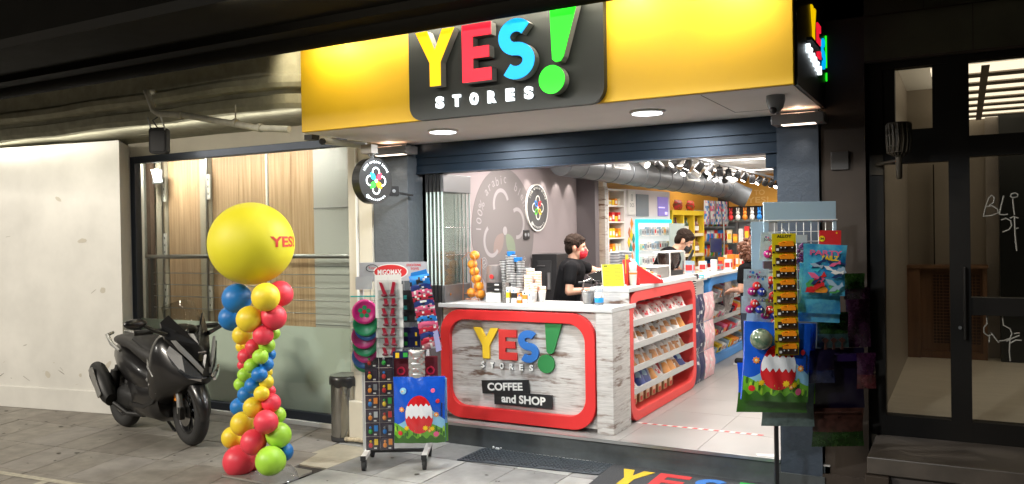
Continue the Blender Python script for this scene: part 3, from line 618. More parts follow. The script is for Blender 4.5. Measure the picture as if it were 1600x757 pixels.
g = MB(); g.loft([[(x, 4.34, 3.22), (x, 3.3, 3.13), (x, 3.27, 3.08), (x, 3.26, 3.14), (x, 4.34, 3.235)] for x in (-14, -6, 0, 4)], aw, smooth=False); obj('shading_sheet', g, t)  # sheet added ahead of the roll to keep street light off the mouldings
t = thing('awning_bracket', 'faint pale folded metal arm under the dark awning at the top of the picture', 'awning arm', None, (-4.2, 3.9, 3.1))
g = MB(); g.tube([(-3.35, 3.24, 3.09), (-2.95, 3.22, 3.11)], .011, gry, 8); obj('arm', g, t); g = MB(); g.box(-3.4, 3.22, 3.08, -3.34, 3.25, 3.105, gry); obj('arm_end', g, t)
# drain pipe and hanging floodlight
pc_ = M('old_pipe_paint', (.4, .38, .3), .6, noise=.25, nscale=15)
t = thing('drain_pipe', 'cream painted drain pipe bending down from the balcony edge towards the canopy', 'pipe', None, (-5.9, 4.6, 2.8))
g = MB(); g.tube([(-6.1, 4.72, 3.03), (-6.05, 4.62, 3.01), (-5.99, 4.6, 2.95), (-5.94, 4.6, 2.84), (-5.86, 4.6, 2.80), (-5.6, 4.6, 2.775), (-4.75, 4.6, 2.60), (-4.42, 4.6, 2.565)], .026, pc_, 10); obj('pipe', g, t)
for (x, z) in ((-5.6, 2.77), (-4.72, 2.6), (-4.98, 2.655)):
    g = MB(); g.lathe([(.034, -.015), (.034, .015)], (x, 4.6, z), pc_, 12, axis=(1, 0, -.2)); obj('collar', g, t)
g = MB(); g.tube([(-4.98, 4.6, 2.66), (-4.98, 4.6, 2.80)], .005, pc_, 6); obj('hanger', g, t)
t = thing('floodlight', 'small black floodlight hanging under the drain pipe', 'floodlight', None, (-5.98, 4.65, 2.6))
g = MB(); g.T = fr((-5.965, 4.68, 2.60), IMG); g.prism(rr(-.075, -.12, .075, .10, .03), -.02, .05, blkm); g.prism(rr(-.06, -.10, .06, .07, .02), .05, .055, blk); obj('housing', g, t, bevel=.006)
g = MB(); g.tube([(-6.03, 4.65, 2.66), (-6.04, 4.62, 2.79)], .007, stl, 6); g.tube([(-5.89, 4.68, 2.66), (-5.88, 4.62, 2.79)], .007, stl, 6); g.tube([(-5.96, 4.66, 2.69), (-5.98, 4.62, 2.76), (-5.92, 4.62, 2.78)], .006, blk, 6); obj('bracket', g, t)
# ================================================================ LITTER BIN
t = thing('litter_bin', 'round stainless steel litter bin with a black bag rim', 'litter bin', None, (-4.72, 5.5, 0))
bx, by = -4.715, 5.52; g = MB(); g.lathe([(.118, .035), (.121, .04), (.121, .50), (.123, .505)], (bx, by, 0), M('bin_steel', (.38, .37, .34), .16, 1, noise=.12, nscale=4), 36); obj('drum', g, t)
g = MB(); g.lathe([(.124, 0), (.126, .035), (.118, .037)], (bx, by, 0), blkm, 36); obj('base_ring', g, t)
g = MB(); rnd = random.Random(5); n = 40; sec = []
for (r, z, j) in ((.128, .475, .014), (.134, .50, .006), (.133, .545, .004), (.122, .562, .004), (.112, .54, 0)):
    sec.append([(bx + (r + rnd.uniform(-j, j) * .3) * math.cos(2 * PI * k / n), by + (r + rnd.uniform(-j, j) * .3) * math.sin(2 * PI * k / n), z + rnd.uniform(-j, j)) for k in range(n)])
g.loft(sec, M('bin_bag_black', (.02, .02, .02), .28), cap=False); obj('bag_rim', g, t)
g = MB(); g.lathe([(.126, .56), (.10, .567), (.08, .55)], (bx, by, 0), stl, 36); obj('lid_ring', g, t)
# ================================================================ BALLOON COLUMN
BL = [('b', -4.785, 4.4, 1.305, 0.11), ('y', -4.379, 4.292, 1.332, 0.101), ('r', -4.458, 4.508, 1.34, 0.095), ('b', -4.958, 4.508, 1.142, 0.099), ('y', -4.548, 4.292, 1.168, 0.095), ('r', -4.413, 4.4, 1.176, 0.093), ('y', -4.742, 4.4, 1.031, 0.072), ('r', -4.454, 4.328, 1.052, 0.072), ('g', -4.488, 4.472, 1.048, 0.047), ('y', -4.815, 4.472, 0.932, 0.049), ('r', -4.589, 4.364, 0.955, 0.059), ('g', -4.49, 4.4, 0.967, 0.059), ('r', -4.712, 4.4, 0.874, 0.057), ('g', -4.478, 4.328, 0.895, 0.056), ('b', -4.516, 4.458, 0.89, 0.043), ('g', -4.572, 4.328, 0.822, 0.054), ('b', -4.498, 4.4, 0.828, 0.054), ('r', -4.803, 4.458, 0.793, 0.039), ('g', -4.716, 4.4, 0.735, 0.055), ('b', -4.498, 4.328, 0.763, 0.056), ('y', -4.546, 4.458, 0.757, 0.038), ('y', -4.48, 4.378, 0.703, 0.054), ('b', -4.566, 4.328, 0.679, 0.058), ('g', -4.797, 4.436, 0.652, 0.053), ('b', -4.715, 4.4, 0.587, 0.062), ('y', -4.477, 4.328, 0.628, 0.056), ('r', -4.523, 4.458, 0.62, 0.043), ('y', -4.561, 4.328, 0.519, 0.075), ('r', -4.451, 4.4, 0.549, 0.068), ('b', -4.862, 4.472, 0.47, 0.068), ('g', -4.465, 4.472, 0.442, 0.062), ('r', -4.405, 4.292, 0.435, 0.085), ('y', -4.718, 4.368, 0.376, 0.088), ('g', -4.384, 4.4, 0.318, 0.091), ('r', -4.527, 4.292, 0.277, 0.093), ('y', -4.9, 4.436, 0.238, 0.083), ('b', -4.414, 4.472, 0.177, 0.071), ('g', -4.368, 4.292, 0.16, 0.105), ('r', -4.722, 4.465, 0.091, 0.097), ('r', -4.742, 4.346, 0.099, 0.117)]
def balm(n, c): return M(n, c, .42, noise=.10, nscale=5)
bm = {'y': balm('balloon_yellow', (.86, .64, .03)), 'r': balm('balloon_red', (.82, .05, .08)), 'b': balm('balloon_blue', (.012, .18, .52)), 'g': balm('balloon_green', (.38, .68, .05))}
t = thing('balloon_column', 'column of small coloured balloons topped by one giant yellow balloon', 'balloon column', None, (-4.57, 4.4, 0))
N = Vector((4.6, -4.4, -.1)).normalized()
for (c, x, y, z, r) in BL:
    g = MB(); a = random.uniform(0, 6); tl = Matrix.Rotation(random.uniform(-.5, .5), 3, 'X') @ Matrix.Rotation(a, 3, 'Z')
    g.ball((0, 0, 0), r * 1.02, bm[c], 24, 16, fn=lambda d: 1 + .10 * max(0, d.y) ** 3 - .03 * abs(d.y) - .02 * max(0, d.x) ** 2, rot=tl)
    q = tl @ Vector((0, r * 1.05, 0)); g.ball(tuple(q), r * .07, bm[c], 8, 6)
    g.v = [(p[0] + x, p[1] + y, p[2] + z) for p in g.v]; obj('balloon', g, t, label={'y': 'small yellow balloon', 'r': 'small red balloon', 'b': 'small blue balloon', 'g': 'small lime green balloon'}[c])
bc_ = Vector((-4.63, 4.405, 1.712)); RB = .312
g = MB(); g.ball((0, 0, 0), RB, M('giant_balloon_yellow', (.74, .66, .02), .55, noise=.05, nscale=2), 48, 32, fn=lambda d: 1 - .035 * max(0, -d.z) ** 2 if d.z < 0 else 1 - .015 * d.z ** 2)
g.v = [(p[0] + bc_.x, p[1] + bc_.y, p[2] + bc_.z) for p in g.v]; big = obj('giant_balloon', g, t, label='giant round yellow balloon with red lettering')
g = MB(); vs, fs = txt_mesh('YES!', .03); xs = [p[0] for p in vs]; x0, x1 = min(xs), max(xs); out = []
bmh = bmesh.new(); vv = [bmh.verts.new((p[0], p[1], 0)) for p in vs]
for f in fs:
    try: bmh.faces.new([vv[i] for i in f])
    except ValueError: pass
bmesh.ops.triangulate(bmh, faces=bmh.faces[:]); bmesh.ops.subdivide_edges(bmh, edges=bmh.edges[:], cuts=2); bmh.verts.index_update()
def onball(u, v):   # yaw around from the camera-facing direction, latitude v
    az = math.radians(-43.7) + u; return bc_ + Vector((math.cos(az) * math.cos(v), math.sin(az) * math.cos(v), math.sin(v))) * (RB * .9995 + .0025)
for v_ in bmh.verts:
    u = .42 + (v_.co.x - x0) / (x1 - x0) * .86; w = -.07 + v_.co.y / .72 * .24
    out.append(tuple(onball(u, w)))
bmh.faces.ensure_lookup_table(); g.add(out, [[v_.index for v_ in f.verts] for f in bmh.faces], M('balloon_print_red', (.6, .03, .01), .5)); bmh.free()
obj('lettering', g, big)
g = MB(); g.T = fr((-4.56, 4.38, 0), (1, 0, 0), (0, 1, 0)); g.prism(rr(-.26, -.14, .3, .24, .03), .004, .018, M('base_plate_steel', (.4, .37, .33), .45, .6)); obj('base_plate', g, t)
g = MB(); g.tube([(-4.57, 4.4, .01), (-4.57, 4.4, 1.35)], .012, wht, 8); obj('pole', g, t)
g = MB(); sc = []; rnd = random.Random(9)
for z, r in ((.012, .19), (.05, .16), (.1, .13)): sc.append([(-4.40 + (r + rnd.uniform(-.02, .02)) * math.cos(2 * PI * k / 20), 4.36 + (r * .8 + rnd.uniform(-.02, .02)) * math.sin(2 * PI * k / 20), z + rnd.uniform(0, .012)) for k in range(20)])
g.loft(sc, glass('cling_film', (.9, .9, .9), .3, frost=.25, fcol=(.4, .4, .4)), cap=False); obj('plastic_wrap', g, t)
# ================================================================ MOTOR SCOOTER (x forward, origin under the front axle)
MX, MY = -5.79, 4.79
gl = M('scooter_gloss_black', (.006, .0055, .006), .33, coat=.35); sb = M('scooter_satin_black', (.009, .009, .0095), .5, noise=.2, nscale=20)
seatm = M('scooter_seat_vinyl', (.02, .019, .018), .55, noise=.15, nscale=60, bump=.15); seat2 = M('scooter_seat_dark', (.008, .0075, .0075), .7)
rub = M('tyre_rubber', (.022, .022, .022), .75, noise=.2, nscale=30, bump=.2); rim = M('scooter_rim', (.05, .05, .052), .35, .8); slv = M('scooter_silver', (.42, .42, .41), .32, .7)
t = thing('motor_scooter', 'black maxi scooter parked in front of the frosted window', 'motor scooter', None, (MX, MY, 0))
MT = Matrix.Translation((MX, MY, 0)) @ Matrix.Rotation(math.radians(-11), 4, 'Z')
def mo(nm, g, par=None, bevel=0, label=None): g.v = [tuple(MT @ Vector(p)) for p in g.v]; return obj(nm, g, par or t, bevel, label=label)
def se(x, y, z, a, b, n=18, p=2.6, tilt=0):     # superellipse section across the bike at station x
    q = []
    for k in range(n):
        th = 2 * PI * k / n; c, s_ = math.cos(th), math.sin(th)
        yy = a * abs(c) ** (2 / p) * (1 if c > 0 else -1); zz = b * abs(s_) ** (2 / p) * (1 if s_ > 0 else -1)
        q.append((x + tilt * zz, y + yy, z + zz))
    return q
def body(secs, mat, p=2.6, n=20):
    g = MB(); g.loft([se(x, 0, z, a, b, n, p, tl) for (x, z, a, b, tl) in secs], mat); return g
def torus(c, R, r, sq, mat, n=40, m=12, lean=0):
    v = []; f = []
    for i in range(n):
        th = 2 * PI * i / n
        for k in range(m):
            ph = 2 * PI * k / m; rad = R + r * math.cos(ph); yy = r * sq * math.sin(ph)
            v.append((c[0] + rad * math.cos(th), c[1] + yy, c[2] + rad * math.sin(th)))
    for i in range(n):
        for k in range(m): f.append((i * m + k, i * m + (k + 1) % m, ((i + 1) % n) * m + (k + 1) % m, ((i + 1) % n) * m + k))
    return v, f
def wheel(nm, x, z, R, wd, steer=0):
    S = Matrix.Translation((x, 0, z)) @ Matrix.Rotation(steer, 4, 'Z') @ Matrix.Translation((-x, 0, -z))
    g = MB(); v, f = torus((x, 0, z), R - wd * .5, wd * .5, 1.05, rub); g.T = S; g.add(v, f, rub, True)
    wo = mo(nm, g)
    g = MB(); g.T = S; ri = R - wd * .98
    v, f = torus((x, 0, z), ri, .016, 2.6, rim); g.add(v, f, rim, True)
    for k in range(10):
        a = 2 * PI * k / 10 + (.12 if k % 2 else -.12); g.tube([(x + .04 * math.cos(a), .0, z + .04 * math.sin(a)), (x + ri * math.cos(a), .0, z + ri * math.sin(a))], [.014, .009], rim, 6)
    g.lathe([(.045, -.05), (.05, -.02), (.05, .02), (.045, .05)], (x, 0, z), rim, 20, axis=(0, 1, 0)); mo('rim', g, wo)
    g = MB(); g.T = S; g.lathe([(.118, -.052), (.118, -.048)], (x, 0, z), M('brake_disc', (.4, .4, .4), .25, 1), 30, axis=(0, 1, 0)); mo('brake_disc', g, wo)
    return S
SF = wheel('front_wheel', 0, .288, .288, .115, math.radians(-6)); wheel('rear_wheel', -1.18, .262, .262, .125)
g = MB(); g.T = SF     # front fender
sec = []
for k in range(15):
    a = math.radians(-8 + 175 * k / 14); R = .315 - (.02 if k in (0, 14) else 0); w_ = .075 * (math.sin(PI * (k + .9) / 15.8) ** .45)
    ring_ = []
    for (yy, dr) in ((-1, -.05), (-.92, -.012), (-.5, .01), (0, .016), (.5, .01), (.92, -.012), (1, -.05), (.9, -.055), (.45, -.006), (0, 0), (-.45, -.006), (-.9, -.055)):
        ring_.append((math.cos(a) * (R + dr), w_ * yy, .288 + math.sin(a) * (R + dr)))
    sec.append(ring_)
g.loft(sec, gl); mo('front_fender', g)
for s_ in (-1, 1):
    g = MB(); g.T = SF; g.tube([(0, s_ * .085, .288), (-.02, s_ * .085, .40), (-.11, s_ * .08, .62)], [.028, .026, .02], slv if s_ < 0 else sb, 10); g.box(-.03, s_ * .07, .24, .05, s_ * .11, .34, sb); mo('fork_leg', g)
g = MB(); g.T = SF; g.box(-.12, -.09, .38, -.06, -.06, .46, org); mo('reflector', g)
# belly, tunnel, front legshield
mo('belly_body', body([(-1.0, .36, .07, .08, 0), (-.9, .36, .13, .16, 0), (-.7, .36, .18, .19, 0), (-.48, .35, .19, .17, 0), (-.36, .36, .195, .18, 0), (-.30, .40, .19, .23, 0), (-.24, .46, .17, .25, 0)], gl, 3))
mo('leg_shield', body([(-.40, .60, .14, .26, .1), (-.32, .62, .21, .33, .12), (-.24, .64, .24, .34, .1), (-.14, .69, .24, .29, .02), (-.04, .71, .22, .245, -.22), (.06, .70, .18, .18, -.42), (.15, .67, .11, .12, -.6), (.21, .65, .05, .06, -.6)], gl, 2.8, 24))
mo('floor_tunnel', body([(-.62, .42, .12, .1, 0), (-.45, .44, .13, .12, 0), (-.3, .50, .13, .14, .2), (-.2, .56, .13, .18, .2)], gl, 2.6))
for s_ in (-1, 1):
    g = MB(); g.loft([[(x, s_ * (.165 + yo), z), (x, s_ * (.19 + yo), z + .012), (x, s_ * (.19 + yo), z + .045), (x, s_ * (.155 + yo), z + .05)] for x, z, yo in ((-.86, .30, -.03), (-.7, .27, 0), (-.45, .28, .005), (-.28, .34, .005), (-.2, .44, -.01))], sb, smooth=False); mo('footboard', g)
# rear body under the seat
mo('rear_body', body([(-1.27, .76, .03, .03, .3), (-1.2, .71, .09, .08, .3), (-1.05, .66, .135, .12, .3), (-.85, .60, .165, .15, .3), (-.62, .55, .18, .15, .3), (-.42, .50, .17, .12, .3), (-.3, .46, .12, .08, .2)], gl, 2.8))
mo('seat', body([(-1.2, .82, .06, .03, .0), (-1.15, .835, .115, .045, 0), (-1.0, .835, .15, .06, 0), (-.8, .82, .16, .07, 0), (-.66, .78, .165, .075, .3), (-.52, .74, .165, .085, .3), (-.38, .70, .15, .085, .3), (-.27, .66, .11, .07, .3), (-.23, .64, .05, .04, .3)], seatm, 2.5))
mo('seat_insert', body([(-.84, .868, .08, .02, 0), (-.76, .862, .13, .035, 0), (-.6, .82, .14, .05, .3), (-.48, .785, .14, .05, .3), (-.42, .765, .09, .03, .3)], seat2, 2.4))
for s_ in (-1, 1):
    g = MB(); g.tube([(-.95, s_ * .15, .75), (-1.12, s_ * .15, .80), (-1.27, s_ * .12, .87), (-1.3, s_ * .05, .885)], [.013, .018, .018, .014], slv, 8); mo('grab_rail', g)
    g = MB(); g.loft([[(-.42, s_ * .17, .56), (-.42, s_ * .18, .545), (-.42, s_ * .17, .53)], [(-.25, s_ * .19, .56), (-.25, s_ * .2, .50), (-.25, s_ * .18, .44)], [(-.16, s_ * .15, .50), (-.16, s_ * .165, .49), (-.16, s_ * .15, .48)]], slv, smooth=False); mo('silver_trim', g)
    g = MB(); g.tube([(-.34, s_ * .2, .73), (-.25, s_ * .235, .67), (-.17, s_ * .24, .60)], [.004, .012, .004], slv, 6); g.tube([(-.3, s_ * .2, .60), (-.26, s_ * .225, .52), (-.2, s_ * .2, .45)], [.004, .012, .004], slv, 6); mo('trim_strip', g)
    g = MB(); g.tube([(-1.1, s_ * .1, .60), (-1.12, s_ * .13, .33)], .03, sb, 10); g.tube([(-1.1, s_ * .13, .56), (-1.12, s_ * .14, .36)], .04, sb, 8); mo('shock_absorber', g)
# engine + exhaust on the near side (-y)
g = MB(); g.loft([se(x, -.07 if i else -.06, z, a, b) for i, (x, z, a, b) in enumerate(((-1.2, .26, .05, .06), (-1.1, .30, .09, .10), (-.9, .34, .12, .12), (-.7, .33, .12, .1), (-.6, .33, .08, .06)))], sb); mo('engine', g)
g = MB()
sec = []
for (x, z, a, b) in ((-.98, .31, .05, .055), (-1.03, .36, .075, .085), (-1.12, .44, .085, .10), (-1.24, .54, .08, .09), (-1.28, .575, .06, .06)):
    sec.append([(x + .55 * zz * .5, -.225 + yy, z + zz) for (yy, zz) in [(a * math.cos(2 * PI * k / 16), b * math.sin(2 * PI * k / 16)) for k in range(16)]])
g.loft(sec, sb); mo('muffler', g)
g = MB(); g.add([(-1.05, -.315, .33), (-1.00, -.312, .37), (-1.17, -.318, .60), (-1.24, -.315, .57), (-1.05, -.30, .33), (-1.00, -.30, .37), (-1.17, -.30, .60), (-1.24, -.30, .57)], [(0, 1, 2, 3), (4, 7, 6, 5), (0, 3, 7, 4), (1, 5, 6, 2), (3, 2, 6, 7), (0, 4, 5, 1)], slv); mo('heat_shield', g, bevel=.004)
g = MB(); g.tube([(-.98, -.2, .28), (-.8, -.16, .2), (-.6, -.1, .2)], .022, sb, 8); mo('exhaust_pipe', g)
g = MB(); g.tube([(-.72, .1, .2), (-.62, .17, .02), (-.58, .17, .012)], .014, sb, 6); mo('side_stand', g)
g = MB(); g.loft([[(-1.37, -.06, .5), (-1.37, .06, .5), (-1.39, .06, .49), (-1.39, -.06, .49)], [(-1.42, -.07, .36), (-1.42, .07, .36), (-1.44, .07, .36), (-1.44, -.07, .36)]], sb, smooth=False); mo('mudguard', g)
g = MB(); g.ball((-1.2, -.0, .5), (.17, .075, .10), sb); mo('rear_fender', g)
# headlights: two swept panels with bright upper blade and chrome lower edge
hl = M('headlight_glass', (.42, .44, .47), .12, .85, coat=1)
def hp(s_, pts, off, mat, nm, par=None):
    g = MB(); v = [(x + off * .8, s_ * (y * .86 + off * .2), z + off * .3) for x, y, z in pts]; n = len(v)
    v2 = [(x - .02, y - s_ * .012, z - .005) for x, y, z in v]
    f = [list(range(n)), list(range(n, 2 * n))[::-1]] + [(i, n + i, n + (i + 1) % n, (i + 1) % n) for i in range(n)]
    g.add(v + v2, f, mat); return mo(nm, g, par)
for s_ in (-1, 1):
    h = hp(s_, [(.03, .235, .86), (-.02, .245, .80), (.04, .215, .70), (.15, .15, .60), (.23, .07, .575), (.235, .03, .60), (.20, .10, .68), (.12, .17, .78)], .055, hl, 'headlight')
    hp(s_, [(.02, .22, .90), (.06, .19, .90), (.17, .10, .77), (.235, .025, .66), (.225, .03, .62), (.15, .12, .74), (.08, .18, .82)], .066, slv, 'headlight_blade', h)
    hp(s_, [(.09, .21, .66), (.17, .15, .59), (.25, .06, .56), (.25, .06, .585), (.17, .14, .615)], .066, chrome, 'chrome_edge', h)
hp(1, [(.21, -.06, .60), (.21, .06, .60), (.24, .04, .66), (.22, 0, .78), (.24, -.04, .66)], .05, gl, 'nose_badge_panel')
# upper black screen with two tips, centre nose
g = MB()
pts = [(-.06, .155, 1.12), (-.1, .20, 1.06), (-.03, .20, .93), (.08, .13, .82), (.17, .04, .745), (.18, 0, .735)]
outl = [(x, y, z) for x, y, z in pts] + [(x, -y, z) for x, y, z in pts[::-1][1:]] + [(-.03, -.11, 1.02), (0, -.06, .97), (.01, 0, .955), (0, .06, .97), (-.03, .11, 1.02)]
n = len(outl); v = [(x + .07 * (1 - abs(y) / .2), y, z) for x, y, z in outl]; v2 = [(x - .025, y * .97, z - .015) for x, y, z in v]; cI = len(v) * 2
cv = [(.16, 0, .87), (.13, 0, .855)]
f = []
g.add(v + v2 + cv, [(i, (i + 1) % n, 2 * n) for i in range(n)] + [(n + (i + 1) % n, n + i, 2 * n + 1) for i in range(n)] + [(i, n + i, n + (i + 1) % n, (i + 1) % n) for i in range(n)], gl); mo('front_screen', g)
g = MB(); g.box(.205, -.035, .808, .212, .035, .816, slv); mo('badge', g)
g = MB(); sec = []
for k in range(9):
    y = -.17 + .34 * k / 8; xx = .03 - .12 * (y / .17) ** 2
    sec.append([(xx + .05, y, .96), (xx - .02, y * .97, 1.10), (xx - .08, y * .9, 1.24 - .06 * (y / .17) ** 2), (xx - .085, y * .9, 1.235 - .06 * (y / .17) ** 2), (xx - .025, y * .97, 1.10), (xx + .045, y, .96)])
g.loft(sec, glass('windscreen', (.88, .88, .87), .6, extra=.0), cap=False); mo('windscreen', g)
# handlebar, grips, levers, mirrors
g = MB(); g.tube([(-.2, -.36, .98), (-.16, -.25, .99), (-.12, -.1, .98), (-.12, .1, .98), (-.16, .25, .99), (-.2, .36, .98)], .018, sb, 8); g.ball((-.14, 0, .96), (.11, .16, .07), gl, 16, 8); mo('handlebar', g)
for s_ in (-1, 1):
    g = MB(); g.tube([(-.15, s_ * .24, .985), (-.2, s_ * .375, .98)], .024, sb, 10); mo('grip', g)
    g = MB(); g.tube([(-.1, s_ * .2, .99), (-.1, s_ * .26, .99), (-.15, s_ * .37, .985)], [.012, .012, .008], sb, 6); mo('brake_lever', g)
    g = MB()
    if s_ < 0: A_, Bm = (-.03, -.18, .96), (-.1, -.36, 1.06)
    else: A_, Bm = (.0, .18, .94), (-.02, .40, 1.04)
    g.tube([A_, ((A_[0] + Bm[0]) / 2, (A_[1] + Bm[1]) / 2, (A_[2] + Bm[2]) / 2 - .01), Bm], [.022, .016, .014], gl, 8)
    g.ball((Bm[0], Bm[1] + s_ * .05, Bm[2] + .005), (.035, .10, .045), gl, 14, 8); mo('mirror', g)
# ================================================================ FRONT COUNTER
plk = planks_mat('distressed_white_planks'); ctp = M('countertop_pale', (.55, .55, .54), .35, noise=.12, nscale=8, stretch=(.5, .5, 4))
cb = M('counter_void_dark', (.09, .08, .075), .7)
ct = thing('front_counter', 'white plank counter with thick red rounded frame and coloured logo', 'counter', None, (-3.2, 6.1, HS))
g = MB(); g.box(-4.0, 5.975, HS, -2.53, 6.42, 1.13, cb); g.box(-3.97, 5.955, HS + .03, -2.54, 5.975, 1.13, plk); obj('body_panel', g, ct)
g = MB(); g.box(-2.528, 5.925, HS, -2.39, 6.30, 1.13, plk); obj('corner_post', g, ct, bevel=.002)
g = MB(); g.box(-4.0, 5.918, 1.131, -2.388, 6.45, 1.168, ctp); obj('countertop', g, ct, bevel=.004)
g = MB(); g.T = fr((0, 5.955, 0)); g.ring(rr(-3.975, .165 + .03, -2.535, 1.118, .2, 8), rr(-3.885, .30, -2.62, 1.035, .15, 8), -.03, .045, red); obj('red_frame', g, ct, bevel=.004)
mY, mR, mB_, mG = M('sign_matt_yellow', (.72, .47, .02), .5), M('sign_matt_red', (.55, .03, .025), .5), M('sign_matt_blue', (.03, .16, .5), .5), M('sign_matt_green', (.02, .2, .05), .5)
def cl(nm, pts, m): g = MB(); g.T = fr((0, 5.952, 0)); g.prism(pts, 0, .022, m, m); obj(nm, g, ct)
cl('letter_y', L_Y(-3.655, .713, -3.412, .97, .066), mY); cl('letter_e', L_E(-3.408, .712, -3.24, .962, .062), mR); cl('letter_s', L_S(-3.228, .70, -3.038, .965, .06), mB_)
cl('exclamation_stroke', [(-2.965, .80), (-2.945, .782), (-2.92, .785), (-2.90, .80), (-2.825, 1.03), (-2.975, 1.03)], mG)
g = MB(); g.T = fr((0, 5.952, 0)); g.disc((-2.972, .70), .075, 0, .022, mG, 32); obj('exclamation_dot', g, ct)
g = MB(); g.T = fr((0, 5.953, 0))
for k, ch in enumerate('STORES'): u = -3.57 + k * .092; g = MB(); g.T = fr((0, 5.953, 0)); g.text(ch, (u - .018, .632, u + .02, .683), wht, 0, .02, .04, side=gry); obj('small_letter', g, ct)
rt = .16
g = MB(); g.T = fr((-3.355, 5.945, .487)) @ Matrix.Rotation(.075, 4, 'Z'); g.prism([(-.225, -.055), (.225, -.055), (.225, .055), (-.225, .055)], 0, .012, blk); g.text('COFFEE', (-.17, -.032, .165, .034), wht, .012, .0135, .035); obj('coffee_plate', g, ct)
g = MB(); g.T = fr((-3.19, 5.944, .392)) @ Matrix.Rotation(.01, 4, 'Z'); g.prism([(-.27, -.055), (.27, -.055), (.27, .055), (-.27, .055)], 0, .013, blk); g.text('and SHOP', (-.2, -.034, .21, .036), wht, .013, .0145, .035); obj('shop_plate', g, ct)
# ================================================================ SIDE COUNTER = RED SNACK SHELVES
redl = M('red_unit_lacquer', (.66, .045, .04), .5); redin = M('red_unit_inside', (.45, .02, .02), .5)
su = thing('red_snack_shelf', 'red rounded shelf unit full of snack bags along the shop aisle', 'shelf unit', None, (-2.6, 7.2, HS))
X0 = -2.395
g = MB(); g.T = fr((X0, 0, 0), SX); g.ring(rr(6.32, HS + .004, 8.19, 1.262, .17, 8), rr(6.40, .265, 8.10, 1.175, .13, 8), -.34, 0, redl); obj('red_frame', g, su, bevel=.005)
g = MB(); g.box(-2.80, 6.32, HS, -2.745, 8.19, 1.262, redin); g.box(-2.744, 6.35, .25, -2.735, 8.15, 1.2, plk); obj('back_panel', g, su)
for z in (1.0, .81, .62, .435):
    g = MB(); g.box(-2.735, 6.40, z - .008, -2.41, 8.10, z, lgy); g.box(-2.412, 6.40, z - .028, -2.398, 8.10, z + .022, M('shelf_lip_grey', (.42, .42, .41), .5)); obj('shelf', g, su)
g = MB(); g.box(-2.74, 6.302, 1.263, -2.388, 8.22, 1.30, ctp); g.box(-2.82, 8.0, 1.27, -2.55, 8.68, 1.298, ctp); obj('countertop', g, su, bevel=.004)
g = MB(); g.box(-2.73, 6.302, 1.168, -2.397, 6.318, 1.262, plk); g.box(-2.83, 6.46, HS, -2.81, 8.2, 1.262, plk); obj('end_panel', g, su)
def pillow(wd, h, th, mats, rs=0, nu=8, nv=9, crimp=.06):
    rnd = random.Random(rs); v = []; f = []; mm = []
    jit = [[rnd.uniform(-1, 1) for _ in range(nv + 1)] for _ in range(nu + 1)]
    for sd_ in (1, -1):
        for i in range(nu + 1):
            for j in range(nv + 1):
                u, w = i / nu, j / nv; e = (math.sin(PI * u) ** .6) * (math.sin(PI * min(1, max(0, (w - crimp) / (1 - 2 * crimp)))) ** .6)
                sx = 1 - .05 * math.sin(PI * w)
                v.append(((u - .5) * wd * sx, -sd_ * (th / 2 * e + .0008) + th * .10 * jit[i][j] * e, w * h))
    n1 = (nu + 1) * (nv + 1)
    for s_ in (0, 1):
        for i in range(nu):
            for j in range(nv):
                a = s_ * n1 + i * (nv + 1) + j; q = (a, a + nv + 1, a + nv + 2, a + 1); f.append(q if s_ == 0 else q[::-1]); mm.append(mats(i / nu, j / nv, rnd))
    g = MB(); g.add(v, f, None, True, mats=mm); return g
packw = M('pack_white_film', (.72, .68, .66), .28, noise=.1, nscale=30); packr = M('pack_red_film', (.55, .05, .06), .3); packb = M('pack_brown_bread', (.4, .17, .05), .35, noise=.4, nscale=40); packd = M('pack_dark_film', (.12, .06, .05), .3, noise=.4, nscale=30)
packn = M('pack_navy_film', (.02, .04, .2), .3); packg = M('pack_clear_film', (.35, .3, .28), .2, noise=.4, nscale=30); packo = M('pack_orange_film', (.7, .3, .08), .3)
def pat_red(u, w, r): return packr if w > .75 or (r.random() < .28 and w < .5) else packw
def pat_brn(u, w, r): return (packb if .12 < w < .5 and .3 < u < .8 else (packg if w > .85 else packw))
def pat_brn2(u, w, r): return (packb if (w < .4 and u > .45) or r.random() < .12 else packw)
def pat_org(u, w, r): return packo if w < .45 and u > .35 else (packr if u < .15 else packw)
def pat_nvy(u, w, r): return (lbl if .3 < w < .6 and .3 < u < .7 else packn)
protos = {}
for nm, fn in (('red', pat_red), ('brn', pat_brn), ('brn2', pat_brn2), ('org', pat_org), ('nvy', pat_nvy), ('clr', lambda u, w, r: packg if w > .4 else packd)):
    for q in range(2): protos[nm, q] = pillow(.125, .165, .055, fn, q * 7 + len(nm))
_pm = {}
def putbag(key, loc, rz, ry, label, group, sc=1.0, name='snack_bag', cat='snack bag'):
    if key not in _pm: o = obj(name, protos[key]); _pm[key] = o
    else: o = _pm[key].copy(); COL.objects.link(o)
    o.location = loc; o.rotation_euler = (ry, 0, rz); o.scale = (sc, sc, sc); tag(o, label, cat, group); return o
rnd = random.Random(11)
DESC = {'red': 'red and white snack bag', 'brn': 'white snack bag printed with brown bread', 'brn2': 'white bag of baked snacks', 'org': 'orange and white snack bag', 'nvy': 'navy blue snack bag', 'clr': 'clear bag of dark biscuits'}
rows = [(1.0, ['red'] * 9, 9), (.81, ['brn', 'brn', 'brn2', 'brn', 'brn2', 'brn', 'brn', 'org'], 8), (.62, ['brn2'] * 9, 9), (.435, ['red', 'nvy', 'nvy', 'org', 'red', 'org', 'org', 'brn2', 'nvy'], 9)]
SHN = ['top', 'second', 'third', 'fourth']
